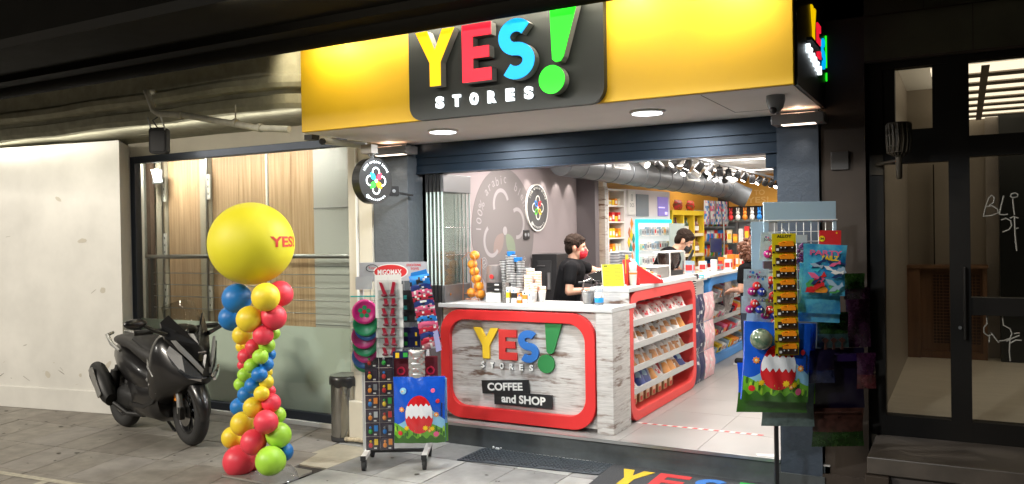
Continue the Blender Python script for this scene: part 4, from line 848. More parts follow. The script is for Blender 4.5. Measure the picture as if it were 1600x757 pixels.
for si, (z, keys, n) in enumerate(rows):
    for back in (1, 0):
        for k in range(n):
            y = 6.49 + (8.02 - 6.49) * (k + (.5 if back else 0) * .6) / n + rnd.uniform(-.01, .01)
            if back and k == n - 1: continue
            rzz = math.radians(54 + rnd.uniform(-14, 14)); key = keys[k] if not back else ('clr' if rnd.random() < .6 else keys[k]); x = -2.50 if not back else -2.62
            # front bags lie back, label side towards the aisle (+x)
            putbag((key, k % 2), (x + (.05 if not back else .0), y, z + .006), rzz, math.radians(-(48 if not back else 30) + rnd.uniform(-6, 6)),
                   f"{DESC[key]}, {ORD[k]} along the {SHN[si]} red shelf, {'front' if not back else 'back'} row", 'snack bags on the red shelves', sc=(.98 if si != 1 else 1.02) * rnd.uniform(1.05, 1.2))
for k in range(8):
    y = 6.52 + .165 * k; g = MB(); g.T = fr((-2.50, y, .268), SX)
    g.prism([(-.05, 0), (.05, 0), (.055, .12), (-.045, .12)], -.05, 0, M('box_beige', (.5, .33, .16), .5)); g.prism([(-.035, .05), (.04, .05), (.045, .1), (-.035, .1)], 0, .002, crm); g.disc((0, .03), .022, 0, .003, rdc, 14)
    if k > 0 or True: solo('snack_box', g, f'small beige snack box, {ORD[k]} from the near end on the bottom of the red unit', 'snack box', 'beige boxes on the bottom red shelf')
# ---- hanging packs at the end of the red unit
for r_ in range(3):
    for c_ in range(4):
        dark = c_ < 2; mdk = nvy if dark else M('pink_wrap', (.75, .45, .48), .3, noise=.15, nscale=20)
        pk = pillow(.2, .30, .07, (lambda u, w, r, d=dark: (nvy if r.random() < .9 else lgy) if d else (M('pink_wrap') if r.random() < .8 else packw)), r_ * 5 + c_)
        pk.v = [(-2.43 + (-p[1]) * 1.0, 8.30 + .19 * c_ + p[0], HS + .004 + .305 * r_ + p[2]) for p in pk.v]
        solo('multipack', pk, f"{'dark navy' if dark else 'pink'} wrapped multipack, {('bottom', 'middle', 'top')[r_]} row, {ORD[c_]} from the red unit", 'multipack', 'wrapped multipacks stacked beyond the red unit')
for k in range(2):
    g = MB(); 
    for i in range(14): g.lathe([(.04, 0), (.047, .004), (.047, .009), (.04, .011)], (-2.5, 8.30 + .11 * k, 1.095 + .0135 * i if False else 1.10 + .0125 * i), wht if i % 2 else blk, 16)
    solo('lid_stack', g, ('tall stack of black and white cup lids just beyond the red unit', 'second tall stack of black and white lids, behind the first')[k], 'lid stack')
# ================================================================ BLUE UNIT further down the aisle
bl = M('blue_unit_lacquer', (.05, .25, .62), .4)
bu = thing('blue_magazine_shelf', 'bright blue rounded shelf unit with white top further down the aisle', 'shelf unit', None, (-2.8, 10.5, HS)); XB = -2.58
g = MB(); g.T = fr((XB, 0, 0), SX); g.ring(rr(9.36, HS + .004, 12.4, 1.215, .16, 8), rr(9.46, .28, 12.3, 1.12, .12, 8), -.4, 0, bl); obj('blue_frame', g, bu, bevel=.005)
g = MB(); g.box(-3.06, 9.36, HS, -2.98, 12.4, 1.215, bl); obj('back_panel', g, bu)
g = MB(); g.box(-3.1, 9.30, 1.216, -2.56, 12.5, 1.25, wht); obj('countertop', g, bu, bevel=.004)
for z in (.93, .70, .49):
    g = MB(); g.box(-2.98, 9.46, z - .01, -2.6, 12.3, z, lgy); g.box(-2.6, 9.46, z - .03, -2.585, 12.3, z + .02, M('shelf_lip_grey')); obj('shelf', g, bu)
cols = [wht, pnk, lbl, org, wht, rdc, ylw, gry, packw, nvy]
BOXP = {}
def pbox(cm, sx, sy, sz, lab=None):
    k = (cm.name, sx, sy, sz)
    if k not in BOXP:
        g = MB(); g.box(-sx / 2, -sy / 2, 0, sx / 2, sy / 2, sz, cm); l2 = lab or wht
        g.box(-sx / 2 + sx * .12, -sy / 2 - .0008, sz * .25, sx / 2 - sx * .12, -sy / 2 - .0002, sz * .7, l2); g.box(sx / 2 + .0002, -sy / 2 + sy * .12, sz * .25, sx / 2 + .0008, sy / 2 - sy * .12, sz * .7, l2)
        me = bpy.data.meshes.new('box'); me.from_pydata(g.v, [], g.f)
        for m in g.mats: me.materials.append(m)
        me.polygons.foreach_set('material_index', g.mi); BOXP[k] = me
    return BOXP[k]
def item(name, me, loc, label, cat, group, rz=0, rx=0, ry=0):
    o = bpy.data.objects.new(name, me); COL.objects.link(o); o.location = loc; o.rotation_euler = (rx, ry, rz); return tag(o, label, cat, group)
for si, z in enumerate((.93, .70, .49, .28)):
    y = 9.55
    while y < 11.9:
        c = rnd.choice(cols); sy = rnd.choice([.09, .12, .16]); me = pbox(c, .2, sy, rnd.choice([.07, .1]), rnd.choice([wht, org, blk, pnk]))
        item('packet', me, (-2.73, y, z + .03), 'small colourful packet lying on a shelf of the blue unit', 'packet', 'packets on the blue shelves', rz=rnd.uniform(-.2, .2), ry=.35); y += sy + .02
pk = pillow(.3, .34, .12, lambda u, w, r: (wht if .15 < w < .4 and .2 < u < .8 else packg), 3); pk.v = [(-2.5 - p[1], 9.9 + p[0], .80 + p[2]) for p in pk.v]
solo('carrier_bag', pk, 'crumpled clear bag with white label hanging on the blue unit', 'bag')
# ================================================================ THINGS ON THE FRONT COUNTER
CT = 1.169
def cX(px): return -3.479 + (px - 800) * .0063
def cZ(py): return max(CT, 1.183 + (468 - py) * .00573)
t = thing('fruit_rack', 'copper wire rack holding a column of oranges on the counter', 'wire rack', None, (-3.85, 6.25, CT))
cop = M('copper_wire', (.75, .35, .2), .3, .9)
g = MB()
for (dx, dy) in ((-.075, -.05), (.075, -.05), (-.075, .08), (.075, .08)):
    g.tube([(-3.84 + dx * 1.1, 6.25 + dy, CT), (-3.86 + dx * .75, 6.25 + dy, CT + .2), (-3.86 + dx * .8, 6.25 + dy, CT + .37)], .0035, cop, 6)
for z in (.01, .06): g.tube([(-3.84 + .09 * math.cos(a), 6.265 + .075 * math.sin(a), CT + z) for a in [2 * PI * k / 16 for k in range(16)]], .003, cop, 5, closed=True)
g.tube([(-3.93, 6.2, CT + .37), (-3.85, 6.2, CT + .43), (-3.80, 6.2, CT + .40), (-3.775, 6.2, CT + .34)], .003, cop, 5)
obj('wire_frame', g, t)
orm = M('orange_peel', (.8, .28, .02), .45, noise=.12, nscale=6, bump=.15)
for k, (px, py) in enumerate(((750, 402), (746, 416), (749, 427), (752, 439), (756, 450), (758, 462), (744, 460))):
    g = MB(); g.ball((0, 0, 0), (.045, .045, .042), orm, 16, 10); o = obj('orange', g); o.location = (cX(px) - .03, 6.25, cZ(py) + .008)
    tag(o, f"{'topmost' if k == 0 else ORD[k] + ' from top'} orange in the copper wire rack", 'orange', 'oranges in the wire rack')
t = thing('citrus_juicer', 'grey rounded machine with small red emblem behind the orange rack', 'juicer', None, (-3.66, 6.36, CT))
g = MB(); g.loft([[(-3.69 + a * math.cos(q), 6.38 + .09 * math.sin(q), z) for q in [2 * PI * k / 20 for k in range(20)]] for z, a in ((CT + .03, .085), (CT + .2, .08), (CT + .29, .07), (CT + .31, .05))], M('taupe_plastic', (.2, .17, .16), .4)); obj('housing', g, t)
g = MB(); g.box(-3.78, 6.26, CT, -3.58, 6.44, CT + .03, gry); obj('base', g, t)
g = MB(); g.T = fr((-3.675, 6.288, 1.38)); g.disc((0, 0), .02, 0, .004, rdc, 16); obj('emblem', g, t)
cupw = M('paper_cup_white', (.75, .74, .72), .5); cupb = M('paper_cup_black', (.02, .02, .022), .45)
def cupstack(x, y, z0, n, dark, rT=.036, gap=.014):
    g = MB(); a, b = (cupb, cupw) if dark else (cupw, org)
    g.lathe([(rT * .72, 0), (rT, .085)], (x, y, z0), a, 18)
    for k in range(n): g.lathe([(rT, .0), (rT * 1.07, .003), (rT * 1.07, .006), (rT * 1.01, .007), (rT * 1.01, gap)], (x, y, z0 + .085 + gap * k), a, 18, mats=[b, b, a, a])
    return g
k = 0
def stack(px, pyt, y, dark, low=None):
    global k
    z1 = cZ(pyt); z0 = CT; n = max(1, int((z1 - z0 - .085) / .014)); g = cupstack(cX(px), y, z0, n, dark)
    solo('cup_stack', g, f"stack of {'black' if dark else 'white'} paper cups, {ORD[k]} from the orange rack along the counter", 'cup stack', 'cup stacks on the counter'); k += 1
for a in ((779, 408, 6.40, 1), (787, 399, 6.42, 1), (796, 398, 6.36, 1), (803, 409, 6.42, 0), (800, 412, 6.28, 1), (809, 408, 6.36, 1), (806, 424, 6.25, 1), (815, 417, 6.40, 1), (815, 428, 6.28, 1), (823, 420, 6.38, 0), (826, 430, 6.3, 0), (832, 425, 6.40, 0), (835, 441, 6.28, 0), (842, 447, 6.36, 0)): stack(*a)
for px, pt, c, y in ((795, 397, blu, 6.355), (806, 406, blu, 6.355)):
    g = MB(); z = cZ(pt + 6) + .005; g.lathe([(.034, 0), (.038, .035), (.038, .04)], (cX(px), y, z), c, 18); solo('blue_cup', g, 'bright blue paper cup lid on top of a cup stack, ' + ('left one' if px < 800 else 'right one'), 'cup')
for q, (x0, x1, z0, z1) in enumerate(((775, 806, 455, 448), (775, 806, 447.6, 441))):
    g = MB(); g.box(cX(x0), 6.14, cZ(z0), cX(x1), 6.24, cZ(z1) - .002, blk); g.box(cX(787), 6.1385, cZ((z0 + z1) / 2 + 1), cX(794), 6.1395, cZ((z0 + z1) / 2 - 1), wht)
    solo('gift_box', g, ('lower', 'upper')[q] + ' black box with small white emblem on the counter', 'box', None, .002)
g = MB(); g.box(cX(775), 6.12, CT, cX(798), 6.25, cZ(456) - .002, wht); solo('white_box', g, 'flat white box below the black boxes on the counter', 'box')
g = MB(); g.box(cX(803), 6.10, CT, cX(808), 6.16, cZ(440), M('pattern_black_pack', (.03, .03, .03), .4, noise=.9, nscale=90, col2=(.3, .28, .26))); solo('slim_pack', g, 'slim black patterned pack standing beside the flat white box', 'pack')
for q, (px, w_, pt, ca, cb2) in enumerate(((811, 5, 447, wht, ylw), (820, 8, 448, wht, blk), (828, 6, 456, org, wht), (836, 7, 452, wht, org), (843, 6, 455, wht, lgy))):
    g = MB(); n = 3; z0 = CT; z1 = cZ(pt)
    for i in range(n): g.box(cX(px) - w_ * .0031, 6.10 + .004 * q, z0 + (z1 - z0) * i / n, cX(px) + w_ * .0031, 6.16 + .004 * q, z0 + (z1 - z0) * (i + 1) / n - .001, ca if i % 2 == 0 else cb2)
    g.T = fr((cX(px), 6.0995 + .004 * q, z0 + (z1 - z0) * .8)); g.disc((0, 0), .008, 0, .001, blu if q != 3 else blk, 10)
    solo('tea_pack', g, f'small {("white and yellow", "white and black", "orange striped", "white and orange", "plain white")[q]} pack standing on the counter', 'pack', None)
g = MB(); g.lathe([(.022, 0), (.032, .085), (.034, .088), (.03, .088)], (cX(851), 6.25, CT), cupw, 20); solo('paper_cup', g, 'single white paper cup at the right end of the cup display', 'cup')
# steel bucket with tongs, sanitizer bottle
t = thing('steel_bucket', 'small zinc bucket with tongs on the counter in front of the barista', 'bucket', None, (-2.73, 6.25, CT))
g = MB(); g.lathe([(.038, 0), (.05, .10), (.053, .103), (.048, .103), (.044, .06)], (-2.735, 6.25, CT), M('zinc', (.5, .5, .5), .3, 1, noise=.2, nscale=25), 28); g.lathe([(.0478, .075), (.050, .08), (.0485, .085)], (-2.735, 6.25, CT), stl, 28); obj('pail', g, t)
g = MB(); g.tube([(-2.72, 6.24, CT + .03), (-2.79, 6.22, CT + .125)], .004, chrome, 6); g.tube([(-2.72, 6.26, CT + .03), (-2.67, 6.24, CT + .115)], .004, chrome, 6); obj('tongs', g, t)
t = thing('sanitizer_bottle', 'clear pump bottle with blue band on the counter corner', 'bottle', None, (-2.6, 6.2, CT))
g = MB(); g.lathe([(.034, .001), (.036, .006), (.036, .12), (.026, .14), (.014, .148), (.014, .16)], (-2.6, 6.17, CT), glass('bottle_plastic', (.85, .88, .9), 1, frost=.35, fcol=(.6, .65, .7)), 24); obj('bottle_body', g, t)
g = MB(); g.lathe([(.0365, .02), (.0365, .055)], (-2.6, 6.17, CT), M('label_blue', (.01, .3, .8), .5), 24); g.lathe([(.0365, .06), (.0365, .10)], (-2.6, 6.17, CT), wht, 24); obj('label_band', g, t)
g = MB(); g.tube([(-2.6, 6.17, CT + .155), (-2.6, 6.17, CT + .195), (-2.63, 6.15, CT + .19)], .006, blk, 8); g.lathe([(.016, .155), (.016, .17)], (-2.6, 6.17, CT), blk, 14); obj('pump', g, t)
# ---- on the side counter
SCZ = 1.301
def menu():
    g = MB(); g.T = fr((-2.575, 6.46, SCZ + .001), (.88, .47, 0), (-.10, .10, 1)); g.box(-.10, 0, -.002, .075, .185, .002, M('menu_yellow', (.62, .60, .02), .5))
    for i in range(12):
        for c0 in (-.085, 0.0): g.box(c0, .02 + .0115 * i, .0021, c0 + rnd.uniform(.04, .062), .024 + .0115 * i, .003, M('menu_print', (.28, .27, .02), .6))
    g.box(-.085, .165, .0021, -.055, .175, .003, blk); g.box(-.105, -.002, -.003, -.1, .19, .003, wht); g.box(.075, -.002, -.003, .08, .19, .003, wht)
    return g
solo('menu_stand', menu(), 'bright yellow menu card standing on the side counter by the bottle', 'menu card')
t = thing('tray_display', 'red slanted cardboard display holding orange and white packets', 'display box', None, (-2.5, 6.8, SCZ))
g = MB(); g.T = fr((-2.55, 6.86, SCZ), (.80, .6, 0)); g.prism([(-.11, 0), (.24, 0), (.24, .03), (.04, .14), (-.05, .21), (-.09, .21)], -.06, .06, rdc); g.prism([(-.05, .205), (-.02, .215), (.02, .16), (.22, .045), (.22, .03)], -.05, .062, wht); g.text('lb', (-.085, .15, -.055, .19), wht, .06, .064, .02); obj('red_holder', g, t)
for k in range(6):
    g = MB(); g.T = fr((-2.55, 6.86, SCZ), (.80, .6, 0)); g.box(.03 + .033 * k, .045, -.045, .055 + .033 * k, .15 - .016 * k, .055, (org, ylw, wht, org, crm, rdc)[k]); o = solo('sugar_packet', g, f'{("orange", "yellow", "white", "second orange", "cream", "red")[k]} packet standing in the red slanted display', 'packet', 'packets in the red display')
t = thing('cup_dispenser', 'white takeaway cup with orange band in a red holder by the menu card', 'cup', None, (-2.47, 6.6, SCZ))
g = MB(); g.lathe([(.026, 0), (.035, .115), (.036, .12)], (-2.475, 6.62, SCZ), cupw, 22); g.lathe([(.0345, .095), (.0352, .108)], (-2.475, 6.62, SCZ), org, 22); obj('cup_body', g, t)
g = MB(); g.lathe([(.03, .12), (.034, .19), (.02, .2)], (-2.475, 6.62, SCZ), M('milky_plastic', (.55, .62, .6), .3), 22); obj('upper_cup', g, t)
g = MB(); g.box(-2.53, 6.60, SCZ, -2.515, 6.66, SCZ + .22, rdc); g.box(-2.515, 6.65, SCZ, -2.43, 6.665, SCZ + .06, rdc); g.box(-2.535, 6.6, SCZ + .1, -2.53, 6.66, SCZ + .26, ylw); obj('holder', g, t)
# espresso machine
t = thing('espresso_machine', 'black espresso machine with bright edged side panel beside the first barista', 'coffee machine', None, (-2.8, 7.0, SCZ))
g = MB(); g.T = fr((0, 6.92, 0)); g.prism([(-3.03, 1.37), (-2.94, 1.303), (-2.58, 1.303), (-2.56, 1.40), (-2.78, 1.425), (-2.86, 1.42)], -.42, 0, blkm); obj('body_panel', g, t, bevel=.004)
g = MB(); g.tube([(-2.93, 6.915, 1.303), (-3.03, 6.915, 1.37), (-2.95, 6.915, 1.395), (-2.84, 6.915, 1.425)], .005, chrome, 6); obj('chrome_edge', g, t)
g = MB(); g.tube([(-3.0, 7.0, 1.34), (-3.09, 6.98, 1.31), (-3.10, 6.97, 1.22)], .009, chrome, 8); obj('steam_wand', g, t); g = MB(); g.tube([(-2.97, 7.2, 1.34), (-3.07, 7.15, 1.30), (-3.07, 7.1, 1.2)], .009, chrome, 8); obj('steam_wand', g, t)
for q, y in enumerate((7.05, 7.25)):
    g = MB(); g.lathe([(.03, 0), (.032, .03), (.02, .04)], (-3.04, y, 1.28), blk, 16); g.tube([(-3.04, y, 1.3), (-3.16, y - .04, 1.29)], .011, blk, 8); obj('portafilter', g, t)
for q, (px0, y) in enumerate(((-2.80, 7.02), (-2.74, 7.18), (-2.85, 7.27))):
    g = MB()
    for i in range(12): g.lathe([(.03, 0), (.045, .003), (.047, .009), (.03, .012)], (px0, y, 1.427 + .0125 * i), lgy if i % 2 else gry, 20)
    solo('lid_pile', g, ('left', 'middle', 'rear')[q] + ' pile of grey plastic lids on top of the espresso machine', 'lid stack', 'grey lid piles on the espresso machine')
g = MB(); g.box(-2.80, 7.62, SCZ, -2.60, 7.98, SCZ + .105, M('steel_box', (.35, .33, .31), .35, .6)); g.box(-2.81, 7.61, SCZ + .105, -2.59, 7.99, SCZ + .118, wht); solo('steel_machine', g, 'squat steel machine with pale lid beside the bean grinders', 'machine', bevel=.006)
t = thing('coffee_grinder', 'twin hopper coffee grinder full of dark beans in a white frame', 'coffee grinder', None, (-2.72, 8.3, SCZ))
bean = M('coffee_beans', (.05, .022, .012), .45, noise=.6, nscale=90, bump=1)
for q, y in enumerate((8.26, 8.50)):
    g = MB(); g.lathe([(.02, 0), (.035, .03), (.07, .10), (.07, .17)], (-2.72, y - .05, SCZ + .05), bean, 20); h = obj('bean_fill', g, t)
    g = MB(); g.lathe([(.025, 0), (.038, .03), (.074, .10), (.074, .19), (.078, .195)], (-2.72, y - .05, SCZ + .045), glass('hopper_plastic', (.8, .76, .74), 1, extra=.03), 20); obj('hopper', g, h)
g = MB(); g.box(-2.80, 8.10, SCZ + .235, -2.63, 8.60, SCZ + .25, wht); g.box(-2.79, 8.12, SCZ, -2.64, 8.58, SCZ + .045, blk); g.tube([(-2.63, 8.60, SCZ), (-2.63, 8.60, SCZ + .24)], .009, wht, 6); g.tube([(-2.63, 8.10, SCZ), (-2.63, 8.10, SCZ + .24)], .006, wht, 6); obj('frame', g, t)
# row of dark lids and the teal packets behind, till screen, paper roll
g = MB()
g.box(-3.06, 8.75, HS, -2.62, 9.28, 1.20, M('till_counter', (.5, .48, .46), .5)); g.box(-3.1, 8.7, 1.201, -2.58, 9.29, 1.225, wht); solo('till_counter', g, 'pale counter block between the red and blue units', 'counter')
kk = 0
for i in range(9):
    for j in range(2):
        g = MB(); g.lathe([(.03, 0), (.034, .05), (.036, .055), (.036, .06)], (-3.0 + .05 * i, 8.78 + .1 * j, 1.226), cupb, 12); g.lathe([(.037, .06), (.034, .066)], (-3.0 + .05 * i, 8.78 + .1 * j, 1.226), wht, 12)
        solo('upturned_cup', g, 'small black upturned cup with pale rim in the row past the grinders', 'cup', 'black upturned cups by the till')
for i in range(8): item('sweets_packet', pbox((tea, blu, pnk, cya)[i % 4], .05, .09, .035), (-2.98 + .055 * i, 9.12, 1.226), 'tiny teal or pink sweets packet on the pale till counter', 'packet', 'sweets packets on the till counter', rz=.2 * (i % 3))
t = thing('till_screen', 'black square till monitor on a thin pole above the blue unit', 'monitor', None, (-2.75, 10.4, 1.25))
g = MB(); g.T = fr((-2.76, 10.38, 1.57), (.9, .43, 0)); g.prism(rr(-.075, -.09, .075, .09, .01), -.02, 0, blk); obj('screen_case', g, t)
g = MB(); g.T = fr((-2.76, 10.38, 1.57), (.9, .43, 0)); g.prism(rr(-.066, -.08, .066, .08, .004), .0005, .002, M('screen_dark_blue', (.01, .012, .04), .15, emit=.04, ecol=(.1, .15, .4))); obj('screen', g, t)
g = MB(); g.box(-2.78, 10.385, 1.25, -2.745, 10.41, 1.5, blk); g.box(-2.84, 10.33, 1.251, -2.7, 10.47, 1.262, blk); obj('pole', g, t)
t = thing('paper_roll', 'white tube with dark hole sticking out from under the blue counter top', 'paper roll', None, (-2.6, 9.32, 1.16))
g = MB(); g.lathe([(.05, -.1), (.05, .05), (.044, .055)], (-2.66, 9.24, 1.155), wht, 22, axis=(.35, -1, 0)); obj('tube', g, t); g = MB(); g.lathe([(.02, 0), (.02, .004)], (-2.642, 9.186, 1.155), blk, 14, axis=(.35, -1, 0)); obj('hole', g, t)
for i in range(14):
    item('counter_goods', pbox(rnd.choice([wht, rdc, org, lbl, crm, gry]), rnd.uniform(.06, .12), rnd.uniform(.06, .12), rnd.uniform(.05, .2), rnd.choice([wht, org, rdc])), (-3.0 + rnd.uniform(0, .38), 9.6 + .19 * i, 1.2505), 'small pack of goods standing on the white top of the blue unit', 'pack', 'packs on the blue counter top', rz=rnd.uniform(-.3, .3))
t = thing('office_chair_back', 'black tilted card reader on a stand beside the yellow cabinet', 'card reader', None, (-3.0, 9.95, 1.25))
g = MB(); g.T = fr((-2.98, 9.75, 1.251), (.9, .43, 0)); g.prism([(-.02, .0), (.10, .02), (.10, .08), (.05, .1), (.12, .27), (.10, .28), (-.0, .08)], -.05, .0, blk); obj('reader_body', g, t, bevel=.004)
t.name = 'card_reader'
# brewer behind the barista
t = thing('tall_coffee_brewer', 'tall black coffee brewer against the mauve wall behind the first barista', 'coffee machine', None, (-4.0, 8.2, HS))
g = MB(); g.box(-4.17, 8.0, HS, -3.86, 8.45, 1.0, M('cabinet_dark', (.05, .045, .045), .5)); obj('cabinet', g, t); g = MB(); g.box(-4.17, 8.02, 1.001, -3.87, 8.42, 1.53, blk); g.box(-4.1, 8.01, 1.12, -3.93, 8.02, 1.46, blkm); obj('body_panel', g, t, bevel=.006)
g = MB(); g.box(-4.1, 8.0, 1.40, -4.0, 8.018, 1.405, chrome); g.lathe([(.02, 0), (.02, .18)], (-3.95, 7.985, 1.15), stl, 12); obj('spout', g, t)
# ================================================================ PEOPLE
skin = M('skin', (.55, .30, .2), .5, noise=.06, nscale=20); hairb = M('hair_dark_brown', (.022, .013, .009), .85, spec=.15, noise=.5, nscale=120, bump=.6); tee = M('black_cotton', (.008, .008, .009), .9, spec=.1, noise=.3, nscale=15, bump=.1); jean = M('dark_trousers', (.02, .025, .04), .8)
def cap(g, a, b, ra, rb, mat, n=12):
    a, b = Vector(a), Vector(b); g.ball(tuple(a), ra, mat, n, 8); g.ball(tuple(b), rb, mat, n, 8)
    m = 5; g.tube([tuple(a + (b - a) * i / m) for i in range(m + 1)], [ra + (rb - ra) * i / m for i in range(m + 1)], mat, n)
def remesh(o, vox, it=4, f=.5):
    m = o.modifiers.new('remesh', 'REMESH'); m.mode = 'VOXEL'; m.voxel_size = vox; m.use_smooth_shade = True
    s_ = o.modifiers.new('smooth', 'SMOOTH'); s_.iterations = it; s_.factor = f
def hand(g, w, d, up, mat, sc=1):
    """palm plus five bent fingers; w wrist, d pointing direction, up back-of-hand direction"""
    w, d, up = Vector(w), Vector(d).normalized(), Vector(up).normalized(); sd_ = d.cross(up)
    cap(g, w, w + d * .05, .026, .03, mat, 10); 
    for k, (o_, L) in enumerate(((-.03, .062), (-.01, .075), (.011, .070), (.031, .055))):
        b = w + d * .07 + sd_ * o_; m_ = b + d * L * .5 - up * .008; e = m_ + d * L * .4 - up * .022
        cap(g, w + d * .03 + sd_ * o_ * .8, b, .013, .0105, mat, 8); cap(g, b, m_, .0095, .009, mat, 8); cap(g, m_, e, .009, .0075, mat, 8)
    b = w + d * .02 + sd_ * -.03; m_ = b + d * .03 - sd_ * .025 - up * .01; cap(g, b, m_, .013, .0105, mat, 8); cap(g, m_, m_ + d * .028 - up * .012, .0105, .009, mat, 8)
def person(name, label, loc, fwd, sc, P, hair_kind, mask, group=None, sleeve=.55):
    g = MB(); V = Vector; H = V(P['head']); dirh = V(P['face']).normalized()
    yaw = math.atan2(dirh.y, dirh.x); pit = math.asin(dirh.z); RH = Matrix.Rotation(yaw, 3, 'Z') @ Matrix.Rotation(-pit, 3, 'Y')
    hp_ = lambda x, y, z: tuple(H + RH @ V((x, y, z)))
    ch, pv = V(P['chest']), V(P['pelvis'])
    cap(g, pv, pv + (ch - pv) * .5, .125, .12, skin, 16); cap(g, pv + (ch - pv) * .5, ch, .12, .125, skin, 16)
    for s_ in (-1, 1): cap(g, ch + V((0, .05 * s_, .02)), V(P['sh'][s_]), .09, .055, skin); cap(g, pv, V((0, .08 * s_, .86)), .12, .10, skin)
    nb = ch + (H - ch) * .32; cap(g, nb, H + RH @ V((-.02, 0, -.08)), .062, .055, skin)
    g.ball(hp_(-.012, 0, .025), (.1, .078, .098), skin, 20, 14, rot=RH); g.ball(hp_(.022, 0, -.045), (.066, .058, .078), skin, 18, 12, rot=RH); g.ball(hp_(.07, 0, -.09), (.026, .028, .02), skin, 12, 8, rot=RH)
    cap(g, hp_(.088, 0, .015), hp_(.112, 0, -.022), .009, .0145, skin, 8)
    for s_ in (-1, 1):
        g.ball(hp_(.083, .03 * s_, .03), (.014, .026, .009), skin, 10, 6, rot=RH); g.ball(hp_(.066, .042 * s_, -.02), (.022, .02, .022), skin, 10, 6, rot=RH)
        g.ball(hp_(-.012, .08 * s_, -.008), (.018, .009, .032), skin, 12, 8, rot=RH)
        g.ball(hp_(.098, .012 * s_, -.055), (.007, .014, .006), skin, 8, 6, rot=RH)
        s0, e0, w0 = V(P['sh'][s_]), V(P['el'][s_]), V(P['wr'][s_])
        cap(g, s0, e0, .05, .04, skin); cap(g, e0, w0, .04, .026, skin); hand(g, w0, w0 - e0 + V(P.get('hd', (0, 0, -.05))), (0, 0, 1), skin)
        cap(g, (0, .085 * s_, .86), (.02, .1 * s_, .47), .085, .055, skin); cap(g, (.02, .1 * s_, .47), (0, .1 * s_, .09), .055, .038, skin); cap(g, (0, .1 * s_, .05), (.14, .11 * s_, .035), .04, .033, skin)
    o = obj(name, g); f = V(fwd).normalized(); o.rotation_euler = (0, 0, math.atan2(f.y, f.x)); o.location = loc; o.scale = (sc,) * 3; remesh(o, .0058); tag(o, label, 'person', group)
    g = MB(); cap(g, pv + V((0, 0, -.05)), pv + (ch - pv) * .5, .142, .137, tee, 18); cap(g, pv + (ch - pv) * .5, ch, .137, .14, tee, 18)
    for s_ in (-1, 1):
        s0, e0 = V(P['sh'][s_]), V(P['el'][s_]); cap(g, ch + V((0, .05 * s_, .02)), s0, .102, .068, tee); cap(g, s0, s0 + (e0 - s0) * sleeve, .067, .062, tee)
    cap(g, nb - (H - ch) * .12, nb - (H - ch) * .02, .08, .068, tee)
    c = obj('t_shirt', g, o, local=True); remesh(c, .008, 3)
    g = MB(); cap(g, pv, pv + V((0, 0, -.04)), .135, .13, jean)
    for s_ in (-1, 1): cap(g, (0, .085 * s_, .86), (.02, .1 * s_, .47), .10, .068, jean); cap(g, (.02, .1 * s_, .47), (0, .1 * s_, .10), .068, .058, jean)
    c = obj('trousers', g, o, local=True); remesh(c, .01, 3)
    for s_ in (-1, 1):
        g = MB(); cap(g, (-.02, .1 * s_, .045), (.15, .11 * s_, .04), .048, .042, blkm); g.box(-.06, .1 * s_ - .045, 0, .19, .1 * s_ + .05, .02, wht); c = obj('shoe', g, o, local=True)
        g = MB(); g.ball(hp_(.084, .031 * s_, .008), .011, wht, 12, 8); g.ball(hp_(.092, .032 * s_, .008), .0055, blk, 10, 6); obj('eye', g, o, local=True)
        g = MB(); cap(g, hp_(.097, .014 * s_, .036), hp_(.086, .046 * s_, .038), .0045, .0035, hairb, 6); obj('eyebrow', g, o, local=True)
    g = MB()
    if hair_kind == 'short':
        g.ball(hp_(-.022, 0, .048), (.103, .085, .092), hairb, 24, 16, rot=RH, fn=lambda d: 1.0 if d.z > -.35 else .82)
        g.ball(hp_(-.06, 0, .0), (.06, .077, .085), hairb, 18, 12, rot=RH); g.ball(hp_(.035, 0, .088), (.05, .06, .03), hairb, 14, 8, rot=RH)
        r_ = random.Random(8)
        for i in range(420):
            d = V((r_.gauss(0, 1), r_.gauss(0, 1), r_.gauss(0, 1))).normalized()
            if d.z < -.3 or (d.x > .6 and d.z < .45): continue
            g.ball(hp_(-.022 + d.x * .103, d.y * .085, .048 + d.z * .092), (.013, .006, .008), hairb, 6, 4, rot=RH)
        for s_ in (-1, 1): g.ball(hp_(.012, .072 * s_, .035), (.03, .012, .04), hairb, 10, 8, rot=RH)
        c = obj('hair', g, o, local=True); remesh(c, .006, 2)
    else:
        r_ = random.Random(4)
        for i in range(230):
            d = V((r_.gauss(0, 1), r_.gauss(0, 1), r_.gauss(0, 1))).normalized()
            if d.x > .55 and d.z < .45: continue
            q = V((d.x * .125, d.y * .13, d.z * .135)) * r_.uniform(.82, 1.08); g.ball(hp_(q.x - .02, q.y, q.z + .015), r_.uniform(.016, .03), hairb2, 7, 5)
        c = obj('curly_hair', g, o, local=True)
    if mask:
        g = MB(); g.ball(hp_(.048, 0, -.052), (.072, .066, .062), mask, 18, 12, rot=RH, fn=lambda d: 1 if d.x > -.1 else .8); g.ball(hp_(.098, 0, -.025), (.02, .022, .026), mask, 12, 8, rot=RH)
        c = obj('face_mask', g, o, local=True); remesh(c, .005, 3)
        for s_ in (-1, 1):
            g = MB(); g.tube([hp_(.03, .066 * s_, -.03), hp_(-.005, .083 * s_, .018), hp_(-.025, .084 * s_, .0)], .0025, mask, 5); obj('ear_loop', g, o, local=True)
    return o
hairb2 = M('hair_curly_auburn', (.16, .06, .03), .6, noise=.5, nscale=60)
